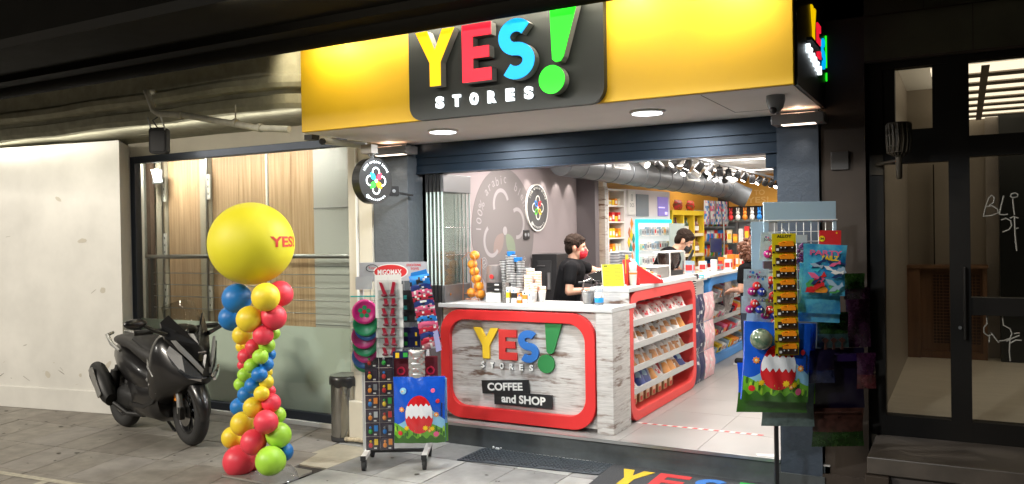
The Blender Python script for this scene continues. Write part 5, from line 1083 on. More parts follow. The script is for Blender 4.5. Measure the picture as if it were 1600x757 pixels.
person('person', 'young man in black t-shirt and red face mask reaching over the coffee machine', (-3.44, 7.36, HS), (.876, .482, 0), .97,
       dict(head=(.10, 0, 1.475), face=(.97, -.12, -.12), chest=(.05, 0, 1.24), pelvis=(-.02, 0, .92), sh={-1: (.03, -.19, 1.28), 1: (.10, .17, 1.30)},
            el={-1: (.0, -.25, 1.045), 1: (.32, .24, 1.22)}, wr={-1: (.24, -.16, 1.05), 1: (.53, .20, 1.20)}), 'short', M('mask_red', (.65, .015, .03), .7))
person('person', 'bearded young man in black mask and t-shirt bending his head behind the grinders', (-3.24, 9.62, HS), (.876, .482, 0), 1.05,
       dict(head=(.28, 0, 1.385), face=(.80, -.15, -.55), chest=(.10, 0, 1.19), pelvis=(-.04, 0, .92), sh={-1: (.07, -.19, 1.24), 1: (.12, .18, 1.24)},
            el={-1: (.12, -.25, 1.0), 1: (.26, .25, 1.02)}, wr={-1: (.36, -.12, 1.02), 1: (.45, .12, 1.03)}), 'short', M('mask_black', (.015, .015, .016), .7))
person('person', 'customer with curly auburn hair seen from the side behind the pale blue toy cards', (-2.17, 9.75, HS), (-.9, .43, 0), .97,
       dict(head=(.06, 0, 1.36), face=(.9, .1, -.15), chest=(.02, 0, 1.12), pelvis=(0, 0, .9), sh={-1: (0, -.17, 1.16), 1: (0, .17, 1.16)},
            el={-1: (.0, -.22, .92), 1: (.0, .22, .92)}, wr={-1: (.2, -.15, .9), 1: (.2, .15, .9)}), 'curly', None)
# ================================================================ REAR-LEFT WALL UNITS (a line of cabinets slightly turned)
UT = fr((-3.99, 9.8, 0), (.1302, .9915, 0))
def U(): g = MB(); g.T = UT.copy(); return g
def up(u, v, w): return UT @ Vector((u, v, w))
rwall = thing('yellow_back_wall', 'orange yellow wall behind the cigarette and snack cabinets', 'wall', None, tuple(up(2, HS, -.35))); rwall['kind'] = 'structure'
g = U(); g.box(-.4, HS, -.42, 4.6, 2.7, -.36, wy); obj('wall_panel', g, rwall)
g = MB(); g.box(-4.16, 9.70, HS, -3.99, 9.80, 2.34, plk); solo('plank_column', g, 'distressed plank clad column beside the white shelving', 'column')
g = MB(); g.box(-4.2, 9.68, 2.34, -4.0, 9.8, 2.5, wht); solo('column_cap', g, 'white block on top of the distressed plank column', 'casing')
# white shelving with orange boxes
t = thing('white_shelving', 'narrow white shelving with small orange and yellow boxes', 'shelf unit', None, tuple(up(.2, HS, 0)))
g = U(); g.box(.0, HS, -.32, .02, 2.32, 0, wht); g.box(.43, HS, -.32, .45, 2.32, 0, wht); g.box(.0, 2.30, -.32, .45, 2.32, 0, wht); g.box(0, HS, -.33, .45, 2.32, -.32, plk); obj('case', g, t)
for z in (2.09, 1.88, 1.67, 1.47, 1.2):
    g = U(); g.box(.02, z, -.32, .43, z + .018, -.004, wht); obj('shelf', g, t)
RZ = math.radians(82.5)
for z in (2.109, 1.899, 1.689, 1.489):
    for q in range(5):
        p = up(.075 + .078 * q, 0, -.10); item('small_box', pbox(rnd.choice([org, org, ylw, rdc, crm]), .065, .1, rnd.choice([.07, .09, .12]), rnd.choice([wht, ylw])), (p.x, p.y, z + .0005), 'small orange or yellow box in the narrow white shelving', 'box', 'small boxes in the white shelving', rz=RZ)
# white advertising panel, screens, illuminated cabinet
t = thing('cigarette_cabinet', 'tall white cabinet with two screens above a turquoise edged lit display', 'cabinet', None, tuple(up(1.1, HS, 0)))
g = U(); g.box(.46, HS, -.33, 1.82, 2.33, -.005, M('cabinet_white', (.7, .66, .66), .5)); obj('case', g, t)
g = U(); g.box(.50, 1.99, -.004, .69, 2.31, .03, wht); g.ring([(a[0], a[1]) for a in rr(.57, 2.17, .62, 2.26, .02, 4)], [(a[0], a[1]) for a in rr(.577, 2.177, .613, 2.253, .015, 4)], .03, .032, gry); g.text('DCS', (.54, 2.09, .65, 2.14), gry, .03, .032, .01); g.text('smoke free', (.55, 2.03, .64, 2.05), lgy, .03, .032, 0); obj('poster', g, t)
g = U(); g.box(.77, 1.97, -.004, 1.12, 2.27, .012, M('blank_screen', (.2, .24, .27), .3)); obj('screen', g, t)
g = U(); g.box(1.42, 1.98, -.004, 1.73, 2.25, .012, M('violet_screen', (.2, .16, .45), .3, emit=.35, ecol=(.35, .28, .7))); g.box(1.42, 2.09, .012, 1.62, 2.11, .014, M('violet_screen_mark', (.6, .55, .9), .3, emit=.7)); g.box(1.62, 2.0, .012, 1.70, 2.04, .014, M('violet_screen_mark')); obj('screen', g, t)
trq = M('turquoise_lit_edge', (.02, .6, .65), .4, emit=.8, ecol=(.02, .8, .85))
g = U(); g.box(.74, 1.88, -.004, 1.82, 1.93, .02, trq); g.box(.74, 1.2, -.004, .79, 1.88, .02, trq); obj('turquoise_edge', g, t)
g = U(); g.box(.79, 1.2, -.004, 1.82, 1.88, .002, M('lit_back', (.75, .76, .75), .5, emit=.55, ecol=(.9, .95, .93)))
obj('lit_back', g, t)
for z in (1.70, 1.50, 1.3):
    g = U(); g.box(.79, z, .002, 1.8, z + .012, .09, wht); obj('shelf', g, t)
for z in (1.7125, 1.5125, 1.3125):
    for q in range(13):
        p = up(.83 + .075 * q, 0, .045); item('cigarette_pack', pbox(rnd.choice([wht, packw, crm, lgy, lbl]), .055, .04, rnd.choice([.085, .11]), rnd.choice([rdc, org, gry, gry, cya])), (p.x, p.y, z + .0005), 'pale small pack in the lit turquoise edged display', 'pack', 'packs in the lit display', rz=RZ)
g = U(); g.box(1.35, 1.2, .20, 1.86, 1.87, .205, glass('frosted_door', (.75, .85, .83), 1, frost=.5, fcol=(.7, .78, .76))); solo('sliding_door', g, 'milky glass door standing open in front of the lit display', 'glass door')
t = thing('harlequin_sticker', 'patchwork of orange, yellow and teal diamonds on the white cabinet side', 'sticker', None, tuple(up(.6, 1.4, .0)))
for q, (u, v, m, s) in enumerate(((.64, 1.87, org, 1.1), (.57, 1.75, M('rust_diamond', (.5, .16, .07), .6), 1), (.62, 1.72, ylw, 1.2), (.68, 1.66, tea, 1), (.55, 1.62, ylw, 1), (.60, 1.53, tea, 1.2), (.68, 1.56, M('rust_diamond'), .9), (.62, 1.42, org, 1.1))):
    g = U(); g.prism([(u - .035 * s, v), (u, v - .07 * s), (u + .035 * s, v), (u, v + .07 * s)], -.004, .0 + .001 * (q + 1), m); obj('diamond', g, t)
# yellow cabinet
t = thing('yellow_cabinet', 'yellow open cabinet with rows of bottles behind the second barista', 'cabinet', None, tuple(up(2.4, HS, 0)))
yc = M('yellow_cabinet_paint', (.72, .5, .02), .5)
g = U()
for u in (1.84, 2.22, 2.60, 2.96): g.box(u, HS, -.3, u + .035, 2.06, .02, yc)
g.box(1.84, 2.0, -.3, 2.995, 2.07, .025, yc); g.box(1.84, HS, -.31, 2.995, 2.06, -.3, yc)
for z in (1.68, 1.37, 1.05): g.box(1.84, z, -.3, 2.995, z + .045, .02, crm)
obj('case', g, t)
btl = [M('bottle_dark_red', (.10, .01, .02), .2), M('bottle_amber', (.25, .1, .02), .2), M('bottle_green', (.02, .06, .02), .2)]
bme = {}
for q, m in enumerate(btl):
    g = MB(); g.lathe([(.03, 0), (.033, .005), (.033, .14), (.013, .18), (.012, .235), (.014, .24)], (0, 0, 0), m, 14); g.lathe([(.0335, .04), (.0335, .11)], (0, 0, 0), wht, 14)
    me = bpy.data.meshes.new('bottle'); me.from_pydata(g.v, [], g.f); [me.materials.append(x) for x in g.mats]; me.polygons.foreach_set('material_index', g.mi); me.polygons.foreach_set('use_smooth', g.sm); bme[q] = me
for z in (1.726, 1.416, 1.096):
    for c0 in (1.90, 2.28, 2.66):
        for q in range(4):
            p = up(c0 + .075 * q, 0, -.06); item('bottle', bme[rnd.randrange(3)], (p.x, p.y, z), 'dark bottle with white label in the yellow cabinet', 'bottle', 'bottles in the yellow cabinet')
for q, (u, w_) in enumerate(((2.3, .26), (2.75, .24))):
    pk = pillow(w_, .16, .12, lambda u_, w, r: (rdc if r.random() < .7 else brn), q + 3); pk.T = Matrix.Identity(4)
    p = up(u, 2.071, -.1); pk.v = [(p.x + a[1] * .99 + a[0] * .13, p.y + a[0] * .99 - a[1] * .13, p.z + a[2]) for a in pk.v]; solo('gift_basket', pk, ('left', 'right')[q] + ' red wrapped basket on top of the yellow cabinet', 'gift basket', 'red baskets on the yellow cabinet')
# snack wall
t = thing('snack_wall_shelving', 'metal wall shelving crowded with bright snack bags left of the doors', 'shelf unit', None, tuple(up(3.6, HS, 0)))
g = U(); g.box(3.02, HS, -.3, 4.3, 2.1, -.29, lgy); obj('back_panel', g, t)
for z in (1.80, 1.56, 1.32, 1.08):
    g = U(); g.box(3.02, z, -.29, 4.3, z + .01, .0, stl); g.box(3.02, z, 0, 4.3, z + .03, .008, stl); obj('shelf', g, t)
snm = [[rdc, ylw, wht], [org, wht, rdc], [blu, wht, rdc], [ylw, org, grn], [wht, pnk, blu], [rdc, wht, org]]
bagme = []
for q, mm in enumerate(snm):
    pk = pillow(.14, .2, .06, lambda u, w, r, mm=mm: mm[0] if w > .6 else (mm[1] if (.25 < u < .75) else mm[2]), q, 6, 7)
    me = bpy.data.meshes.new('bag'); me.from_pydata(pk.v, [], pk.f); [me.materials.append(x) for x in pk.mats]; me.polygons.foreach_set('material_index', pk.mi); me.polygons.foreach_set('use_smooth', pk.sm); bagme.append(me)
for z in (1.811, 1.571, 1.331, 1.091):
    for q in range(8):
        p = up(3.1 + .15 * q, 0, -.08); o = item('crisp_bag', rnd.choice(bagme), (p.x, p.y, z), 'bright crisp bag on the crowded metal wall shelving', 'snack bag', 'bags on the wall shelving', rz=RZ)
for q in range(4):
    p = up(3.15 + .25 * q, 0, .0); pk = pillow(.22, .38, .05, lambda u, w, r: rnd.choice([wht, wht, lbl, packw, blu, pnk]), q + 20); pk.v = [(p.x + a[1] * -.99 * -1 + a[0] * .13, p.y + a[0] * .99, 1.86 + a[2]) for a in pk.v]
    solo('hanging_bag', pk, f'{ORD[q]} pale patterned bag hanging at the top of the snack wall', 'bag', 'pale bags hanging over the snack wall')
# gondola in front of doors: glass shelf with figurines
t = thing('rear_gondola', 'low metal gondola with glass shelf and goods in front of the rear doors', 'shelf unit', None, (-3.0, 13.2, HS))
g = MB(); g.box(-3.3, 12.9, HS, -2.75, 13.3, 1.2, lgy); g.box(-3.32, 12.85, 1.2, -2.73, 13.35, 1.22, wht); g.tube([(-3.3, 12.87, 1.2), (-3.3, 12.87, 1.92)], .012, stl); g.tube([(-2.75, 12.87, 1.2), (-2.75, 12.87, 1.92)], .012, stl); obj('frame', g, t)
for z in (1.9, 1.55):
    g = MB(); g.box(-3.3, 12.88, z, -2.75, 13.25, z + .012, glass('shelf_glass', (.8, .88, .86), 1, frost=.2)); obj('glass_shelf', g, t)
for q in range(5):
    g = MB(); m = (rdc, wht, org, wht, blu)[q]; x = -3.22 + .11 * q; g.ball((x, 13.0, 1.96), (.04, .04, .05), m, 12, 8); g.ball((x, 13.0, 2.03), .03, m, 10, 8); g.tube([(x - .012, 13, 2.05), (x - .018, 13, 2.11)], .008, m, 6); g.tube([(x + .012, 13, 2.05), (x + .018, 13, 2.11)], .008, m, 6)
    solo('rabbit_ornament', g, f'small {("red", "white", "orange", "second white", "blue")[q]} rabbit ornament on the high glass shelf', 'ornament', 'rabbit ornaments on the glass shelf')
for z in (1.565, 1.2205):
    for q in range(6): item('goods_box', pbox(rnd.choice([rdc, org, wht, crm, rdc]), .07, .1, rnd.uniform(.12, .28), rnd.choice([wht, ylw])), (-3.24 + .09 * q, 13.0, z), 'red or orange box on the gondola before the rear doors', 'box', 'boxes on the rear gondola', rz=.1)
for q, (x, m) in enumerate(((-3.15, wht), (-2.98, grn))):
    g = MB(); g.T = fr((x, 14.14, 1.72)); g.box(-.07, -.09, 0, .07, .09, .004, wht); g.box(-.05, -.06, .004, .05, .06, .005, blk if q == 0 else grn); g.disc((0, .01), .025, .005, .006, wht, 16)
    solo('door_notice', g, ('white notice with dark picture on the rear door', 'green and white notice on the rear door')[q], 'notice')
# ================================================================ DUCT, TRACK LIGHTS, CEILING LIGHTS
t = thing('ventilation_duct', 'silver ventilation duct running under the ceiling above the cabinets', 'duct', None, (-3.6, 9.8, 2.5))
dm = M('galvanised_duct', (.12, .128, .135), .4, .5, noise=.15, nscale=3)
A0, A1 = Vector((-3.86, 8.15, 2.535)), Vector((-3.28, 12.55, 2.42)); dr = .152
g = MB(); P = [A0 + (A1 - A0) * i / 12 for i in range(13)]; g.tube([tuple(p) for p in P], dr, dm, 28)
obj('duct_run', g, t)
for i in range(1, 13):
    g = MB(); p = A0 + (A1 - A0) * i / 12.5; d = (A1 - A0).normalized(); g.lathe([(dr + .001, -.014), (dr + .007, -.01), (dr + .007, .01), (dr + .001, .014)], tuple(p), dm if i % 2 else M('duct_joint', (.1, .11, .12), .4, .8), 28, axis=tuple(d)); obj('joint_ring', g, t)
g = MB(); d = (A1 - A0).normalized(); Q = [A1, A1 + d * .2, A1 + d * .38 + Vector((.04, 0, -.03)), A1 + d * .5 + Vector((.12, 0, -.09)), A1 + d * .54 + Vector((.24, 0, -.15))]
g.tube([tuple(p) for p in Q], [dr, dr * 1.02, dr * 1.04, dr * 1.05, dr * 1.06], dm, 28); 
for i in range(8): 
    p = A1 + d * (.04 + .05 * i); g.lathe([(dr + .002, -.006), (dr + .012, 0), (dr + .002, .006)], tuple(p + Vector((.002 * i * i * .35, 0, -.002 * i * i * .35))), dm, 24, axis=tuple(d))
obj('flexible_elbow', g, t)
for i, k in enumerate((.24, .70)):
    p = A0 + (A1 - A0) * k; g = MB(); g.T = fr((p.x + .128, p.y, p.z + .05), (.126, .99, 0), (-.35, 0, 1)); g.prism(rr(-.2, -.06, .2, .06, .01), 0, .03, wht)
    for q in range(14): g.box(-.18 + .027 * q, -.045, .031, -.17 + .027 * q, .045, .036, gry)
    obj('air_grille', g, t)
def track(name, x, y0, y1, z, n, lab, grp, per):
    t = thing(name, lab, 'lighting track', None, (x, (y0 + y1) / 2, z)); g = MB(); g.box(x - .017, y0, z, x + .017, y1, z + .03, wht if per else gry); obj('rail', g, t)
    for q in (0.1, .9): g = MB(); g.tube([(x, y0 + (y1 - y0) * q, z + .03), (x, y0 + (y1 - y0) * q, 2.7)], .004, gry, 6); obj('hanger', g, t)
    return t
ledf = M('spot_lens_lit', (1, 1, 1), .5, emit=6, ecol=(1, .96, .9))
track('lighting_track', -2.62, 7.9, 14.0, 2.56, 9, 'long grey lighting track hanging along the middle of the shop ceiling', None, 0)
track('lighting_track', -3.1, 8.4, 13.4, 2.60, 9, 'white lighting track nearer the duct', None, 1)
def spot(x, y, z, d, label, white=False):
    t = thing('spotlight', label, 'spotlight', 'track spotlights', (x, y, z)); m = wht if white else blk; d = Vector(d).normalized()
    g = MB(); g.lathe([(.028, -.06), (.04, -.05), (.045, .05), (.04, .055)], (x, y, z - .08), m, 16, axis=tuple(d)); g.tube([(x, y, z - .08), (x, y, z)], .009, m, 6); obj('spot_body', g, t)
    g = MB(); p = Vector((x, y, z - .08)) + d * .056; g.lathe([(.036, 0), (.036, .003)], tuple(p), ledf, 16, axis=tuple(d)); obj('lens', g, t)
for q in range(13):
    spot(-2.62, 8.3 + .44 * q, 2.56, (rnd.uniform(-.9, .5), rnd.uniform(-.25, .9) if q % 3 else -.5, rnd.uniform(-.9, -.4)), f'black spotlight on the long track, {ORD[q]} from the shop opening')
for q in range(9):
    spot(-3.1, 8.7 + .5 * q, 2.6, (rnd.uniform(-.9, .9), rnd.uniform(-.2, .9) if q % 3 else -.5, rnd.uniform(-.7, -.3)), f'spotlight on the white track, {ORD[q]} from the shop opening', q % 4 == 0)
for q in range(4):
    y = 8.0 + .36 * q; spot(-3.9, y, 2.66, (-.55, 0, -1), f'{ORD[q]} small ceiling spotlight washing the mauve wall'); lamp('wall_wash_source', 'SPOT', (-4.02, y, 2.56), 16, NEU, d=(-.28, 0, -1), size=.01, spot=52, blend=.35)
clm = M('ceiling_panel_lit', (1, 1, 1), .5, emit=5, ecol=(1, .97, .93))
for q, (x, y) in enumerate(((-2.55, 10.9), (-2.85, 12.9), (-2.0, 12.0), (-2.1, 9.0), (-3.25, 11.3))):
    g = MB(); g.box(x - .3, y - .11, 2.685, x + .3, y + .11, 2.699, clm); g.ring([(x - .32, y - .13), (x + .32, y - .13), (x + .32, y + .13), (x - .32, y + .13)], [(x - .3, y - .11), (x + .3, y - .11), (x + .3, y + .11), (x - .3, y + .11)], 2.68, 2.6995, wht)
    solo('ceiling_light', g, f'flat lit ceiling panel, {ORD[q]} of five in the shop', 'ceiling light', 'flat ceiling lights in the shop')
g = MB(); g.ball((-2.35, 8.7, 2.66), (.045, .045, .035), blk, 14, 8); g.lathe([(.05, 0), (.05, .02)], (-2.35, 8.7, 2.68), wht, 20); solo('ceiling_camera', g, 'small black dome camera on the white shop ceiling', 'security camera')
# ================================================================ LEFT TOY RACK
LO = (-3.847, 5.107, 0)
def lf(w=0, rot=0, u=0, v=0): return fr(LO, IMG) @ Matrix.Translation((u, v, w)) @ Matrix.Rotation(rot, 4, 'Z')
def lu(px, w=0): return ((px - 800) * (6.33 - w) + 181.5 * 6.33) / 1284.4
def lv(py, w=0): return 1.75 - (py - 369.9) * (6.33 - w) / 1284.4
t = thing('toy_rack', 'wheeled display rack with silver header board crowded with hanging toys', 'display rack', None, LO)
slvc = M('header_silver', (.42, .42, .43), .35, noise=.1, nscale=8)
g = MB(); g.T = lf(); g.box(lu(563), lv(439), -.012, lu(669), lv(410), 0, slvc); ox, oy = lu(612), lv(425)
g.disc((ox, oy), .135, .0005, .0015, wht, 40, ry=.062); g.disc((ox, oy), .125, .0015, .0025, rdc, 40, ry=.054); g.text('MIGOMAX', (ox - .1, oy - .022, ox + .085, oy + .018), wht, .0025, .0035, .03)
ring_o = [(lu(583) + .048 * math.cos(a), lv(419) + .03 * math.sin(a)) for a in [2 * PI * k / 24 for k in range(24)]]; g.ring(ring_o, [(lu(583) + .042 * math.cos(a), lv(419) + .025 * math.sin(a)) for a in [2 * PI * k / 24 for k in range(24)]], .0005, .002, blk)
g.text('Toys', (lu(583) - .028, lv(419) - .01, lu(583) + .028, lv(419) + .012), rdc, 0, .0012, .01); g.text('EDUCATIONAL', (lu(637), lv(417), lu(660), lv(413)), rdc, 0, .0012, .02); g.text('TOYS', (lu(643), lv(423), lu(656), lv(419)), rdc, 0, .0012, .02)
obj('header_board', g, t)
for px in (566, 667):
    g = MB(); g.T = lf(); g.box(lu(px) - .012, .1, -.03, lu(px) + .012, lv(438), -.012, wht); obj('upright', g, t)
g = MB(); g.T = lf()
for k in range(9): g.box(lu(566) + .065 * k - .002, .25, -.016, lu(566) + .065 * k + .002, lv(438), -.012, stl)
for k in range(16): g.box(lu(566), .28 + .075 * k, -.020, lu(667), .284 + .075 * k, -.016, stl)
obj('wire_grid', g, t)
g = MB(); g.T = lf()
for u in (lu(572) - .0, lu(664)):
    g.box(u - .02, .085, -.22, u + .02, .115, .22, wht); g.box(u - .021, .083, .22, u + .021, .117, .224, blk)
g.box(lu(572), .09, -.02, lu(664), .11, .02, blk); obj('base_frame', g, t)
for u in (lu(572), lu(664)):
    for w_ in (-.19, .19):
        g = MB(); g.T = lf(w_, u=u, v=.04); g.lathe([(.038, -.014), (.04, -.01), (.04, .01), (.038, .014)], (0, 0, 0), rub, 20, axis=(1, 0, 0)); g.box(-.018, .0, -.02, .018, .05, .02, blk); obj('caster', g, t)
def ls(name, g, label, cat, group=None, bevel=0): return solo(name, g, label, cat, group, bevel)
cello = glass('cellophane', (.88, .9, .9), 1.2, extra=.05)
g = MB(); g.T = lf(.05); g.box(lu(557, .05), lv(452, .05), 0, lu(583, .05), lv(432, .05), .003, M('price_card_grey', (.4, .42, .42), .6)); ls('price_card', g, 'plain grey price card at the upper left of the toy rack', 'card')
mag = M('frisbee_magenta', (.6, .02, .2), .35); tg = M('frisbee_green', (.02, .3, .12), .35); bl2 = M('frisbee_blue', (.02, .12, .4), .35); tl2 = M('frisbee_teal', (.02, .35, .32), .35)
for k, (px, py, m) in enumerate(((570, 487, mag), (571, 506, tg), (573, 513, bl2), (568, 526, mag), (570, 538, tg), (571, 548, mag), (568, 557, bl2), (570, 563, tg))):
    w_ = .20 - .019 * k; r = .093; cu, cv = lu(px, w_), lv(py, w_); t2 = thing('frisbee', f'{("magenta", "green", "blue", "magenta", "green", "magenta", "blue", "bright green")[k]} flying disc in clear wrap, {ORD[k]} from the front of its hook', 'flying disc', 'flying discs on the left of the toy rack', LO)
    g = MB(); g.T = lf(w_, rot=random.uniform(-.2, .2), u=cu, v=cv); n = 36
    prof = [(r, -.014), (r * 1.0, 0), (r * .93, .007), (r * .72, .006), (r * .68, .002), (0.001, .002)]; g.lathe(prof, (0, 0, 0), m, n)
    if k == 0:
        for q in range(5): a = 2 * PI * q / 5 + .3; g.disc((.032 * math.cos(a), .032 * math.sin(a)), .017, .002, .004, tg, 16)
        g.disc((0, 0), .014, .002, .005, rdc, 14)
    obj('disc', g, t2)
    g = MB(); g.T = lf(w_ + .012, u=cu, v=cv); g.flat([(-.105, -.11), (.105, -.11), (.1, .115), (-.1, .115)], 0, cello); g.box(-.1, .112, -.002, .1, .122, .002, tea if k == 0 else lgy); obj('wrap', g, t2)
toyr = M('toy_red_plastic', (.5, .02, .05), .35)
for k in range(7):
    w_ = .26 - .022 * k; g = MB(); px, py = 608 + (2 if k % 2 else 0), 448 + 15.5 * k; g.T = lf(w_, u=lu(px, w_), v=lv(py, w_), rot=random.uniform(-.03, .03))
    g.box(-.098, -.085, 0, .098, .088, .003, wht); g.box(-.001, -.085, .003, .001, .07, .0035, lgy)
    for s_ in (-1, 1): g.prism([(s_ * .025 - .012, -.06), (s_ * .025 + .014, -.06), (s_ * (.05 if k % 2 == 0 else .035) + .004, .03), (s_ * (.05 if k % 2 == 0 else .035) - .016, .035)], .003, .018, toyr); g.ball((s_ * .03, -.062, .014), (.024, .012, .01), M('toy_maroon', (.2, .02, .04), .4), 12, 8)
    g.flat([(-.08, -.08), (.08, -.08), (.08, .05), (-.08, .05)], .026, cello)
    ls('toy_card', g, f'white blister card with two red toys, {ORD[k]} from the front in its column', 'toy card', 'white cards with red toys')
for k in range(5):
    w_ = .12 - .015 * k; py = (462, 478, 495, 520, 534)[k]; g = MB(); g.T = lf(w_); g.box(lu(630, w_), lv(py + 9, w_), 0, lu(657, w_), lv(py - 8, w_), .02, nvy if k > 2 else blk); g.box(lu(632, w_), lv(py + 6, w_), .02, lu(637, w_), lv(py, w_), .022, (tea, tea, tea, grn, grn)[k]); g.box(lu(649, w_), lv(py + 6, w_), .02, lu(652, w_), lv(py, w_), .022, ylw if k > 2 else gry)
    ls('dark_pack', g, f'small {"black" if k < 3 else "navy and yellow"} toy pack, {ORD[k]} down behind the white cards', 'toy pack', 'small dark packs in the rack middle')
g = MB(); g.T = lf(.13); g.box(lu(614, .13), lv(560, .13), 0, lu(655, .13), lv(549, .13), .03, nvy); g.box(lu(618, .13), lv(559, .13), .03, lu(624, .13), lv(551, .13), .032, ylw); g.box(lu(630, .13), lv(558, .13), .03, lu(637, .13), lv(551, .13), .032, grn); g.box(lu(649, .13), lv(558, .13), .03, lu(653, .13), lv(550, .13), .032, ylw)
ls('dark_pack', g, 'wide navy toy pack with yellow and green marks above the silver strip', 'toy pack')
for k in range(13):
    w_ = .24 - .012 * k; f = k / 12; px = 657 + 17 * f; py = 438 + 100 * f; g = MB(); g.T = lf(w_, u=lu(px, w_), v=lv(py, w_), rot=.13)
    mm = (blu, packn, pnk, toyr, packn, pnk, toyr, blu, pnk, toyr, packn, toyr, M('rose_wrap', (.5, .2, .22), .3, noise=.5, nscale=40))[k]
    pk = pillow(.155, .075, .05, lambda u, w, r, mm=mm: mm if r.random() < .8 else (wht if r.random() < .5 else blk), k, 9, 5)
    g.add([(a[0], a[2] - .04, -a[1]) for a in pk.v], pk.f, None, True, mats=[pk.mats[i] for i in pk.mi])
    if k == 0: g.prism([(-.07, .02), (.07, .02), (.06, .07), (-.055, .06)], -.004, 0, blu)
    ls('toy_bag', g, f'{("bright blue", "dark blue", "pink", "maroon", "dark blue", "pink", "maroon", "blue", "pink", "maroon", "navy", "dark red", "rose")[k]} wrapped toy, {ORD[k]} down the slanting column at the right of the rack', 'toy bag', 'slanting column of wrapped toys')
g = MB(); g.T = lf(.02); g.flat([(lu(672), lv(430)), (lu(692), lv(545)), (lu(684), lv(548)), (lu(667), lv(440))], .12, M('lilac_film', (.35, .35, .6), .3)); ls('bag_edge', g, 'thin lilac plastic edge hanging beside the slanting wrapped toys', 'plastic film')
for k in range(8):
    w_ = .19 - .008 * k; py = 553 + 8.5 * k; pk = pillow(.125, .06, .03, lambda u, w, r: (M('foil_silver', (.5, .49, .47), .25, .5) if r.random() < .8 else M('foil_text', (.3, .16, .14), .4)), k + 40, 8, 4)
    g = MB(); g.T = lf(w_, u=lu(650.5, w_), v=lv(py, w_)); g.add([(a[0], a[2] - .035, -a[1]) for a in pk.v], pk.f, None, True, mats=[pk.mats[i] for i in pk.mi]); ls('foil_pack', g, f'silver foil sweet pack, {ORD[k]} from the top of the strip above the easter egg bag', 'foil pack', 'silver foil strip packs')
dkc = M('toy_box_dark', (.03, .02, .035), .4)
for r_ in range(7):
    for c_ in range(2):
        if r_ < 2 and c_ == 0 and r_ == 0: pass
        w_ = .09; cu = lu(580 + 22.3 * c_, w_); cv = lv(564 + 21.5 * r_, w_); g = MB(); g.T = lf(w_, u=cu, v=cv); g.box(-.052, -.05, 0, .052, .05, .012, dkc)
        m1 = (rdc, org, ylw, grn, org, rdc, blu)[(r_ * 2 + c_ * 3) % 7]; m2 = (grn, rdc, gry, org, lgy, blu, ylw)[(r_ + c_ * 4) % 7]
        g.ball((-.015, -.012, .02), (.016, .02, .008), m1, 10, 6); g.ball((-.015, .018, .02), (.01, .01, .008), m2, 10, 6); g.box(.012, -.01, .012, .04, .034, .018, m2 if r_ > 1 else dkc); g.box(.01, -.04, .012, .03, -.03, .014, wht); g.flat([(-.048, -.046), (.048, -.046), (.048, .046), (-.048, .046)], .031, cello)
        ls('figure_box', g, f'small dark box with {("red", "orange", "yellow", "green", "orange", "red", "blue")[(r_ * 2 + c_ * 3) % 7]} toy figure, {("left", "right")[c_]} column, row {("one", "two", "three", "four", "five", "six", "seven")[r_]} from the top', 'toy box', 'dark boxes with toy figures')
for px, py, l_ in ((626, 572, 'dark red card left of the silver strip'), (672, 572, 'dark red card with a ring right of the silver strip')):
    g = MB(); g.T = lf(.05, u=lu(px, .05), v=lv(py, .05)); g.box(-.055, -.08, 0, .055, .07, .01, M('maroon_card', (.13, .012, .02), .4)); g.ring([(.032 * math.cos(a), -.04 + .032 * math.sin(a)) for a in [2 * PI * k / 20 for k in range(20)]], [(.02 * math.cos(a), -.04 + .02 * math.sin(a)) for a in [2 * PI * k / 20 for k in range(20)]], .01, .018, toyr); ls('red_card', g, l_ + ' on the toy rack', 'toy card')
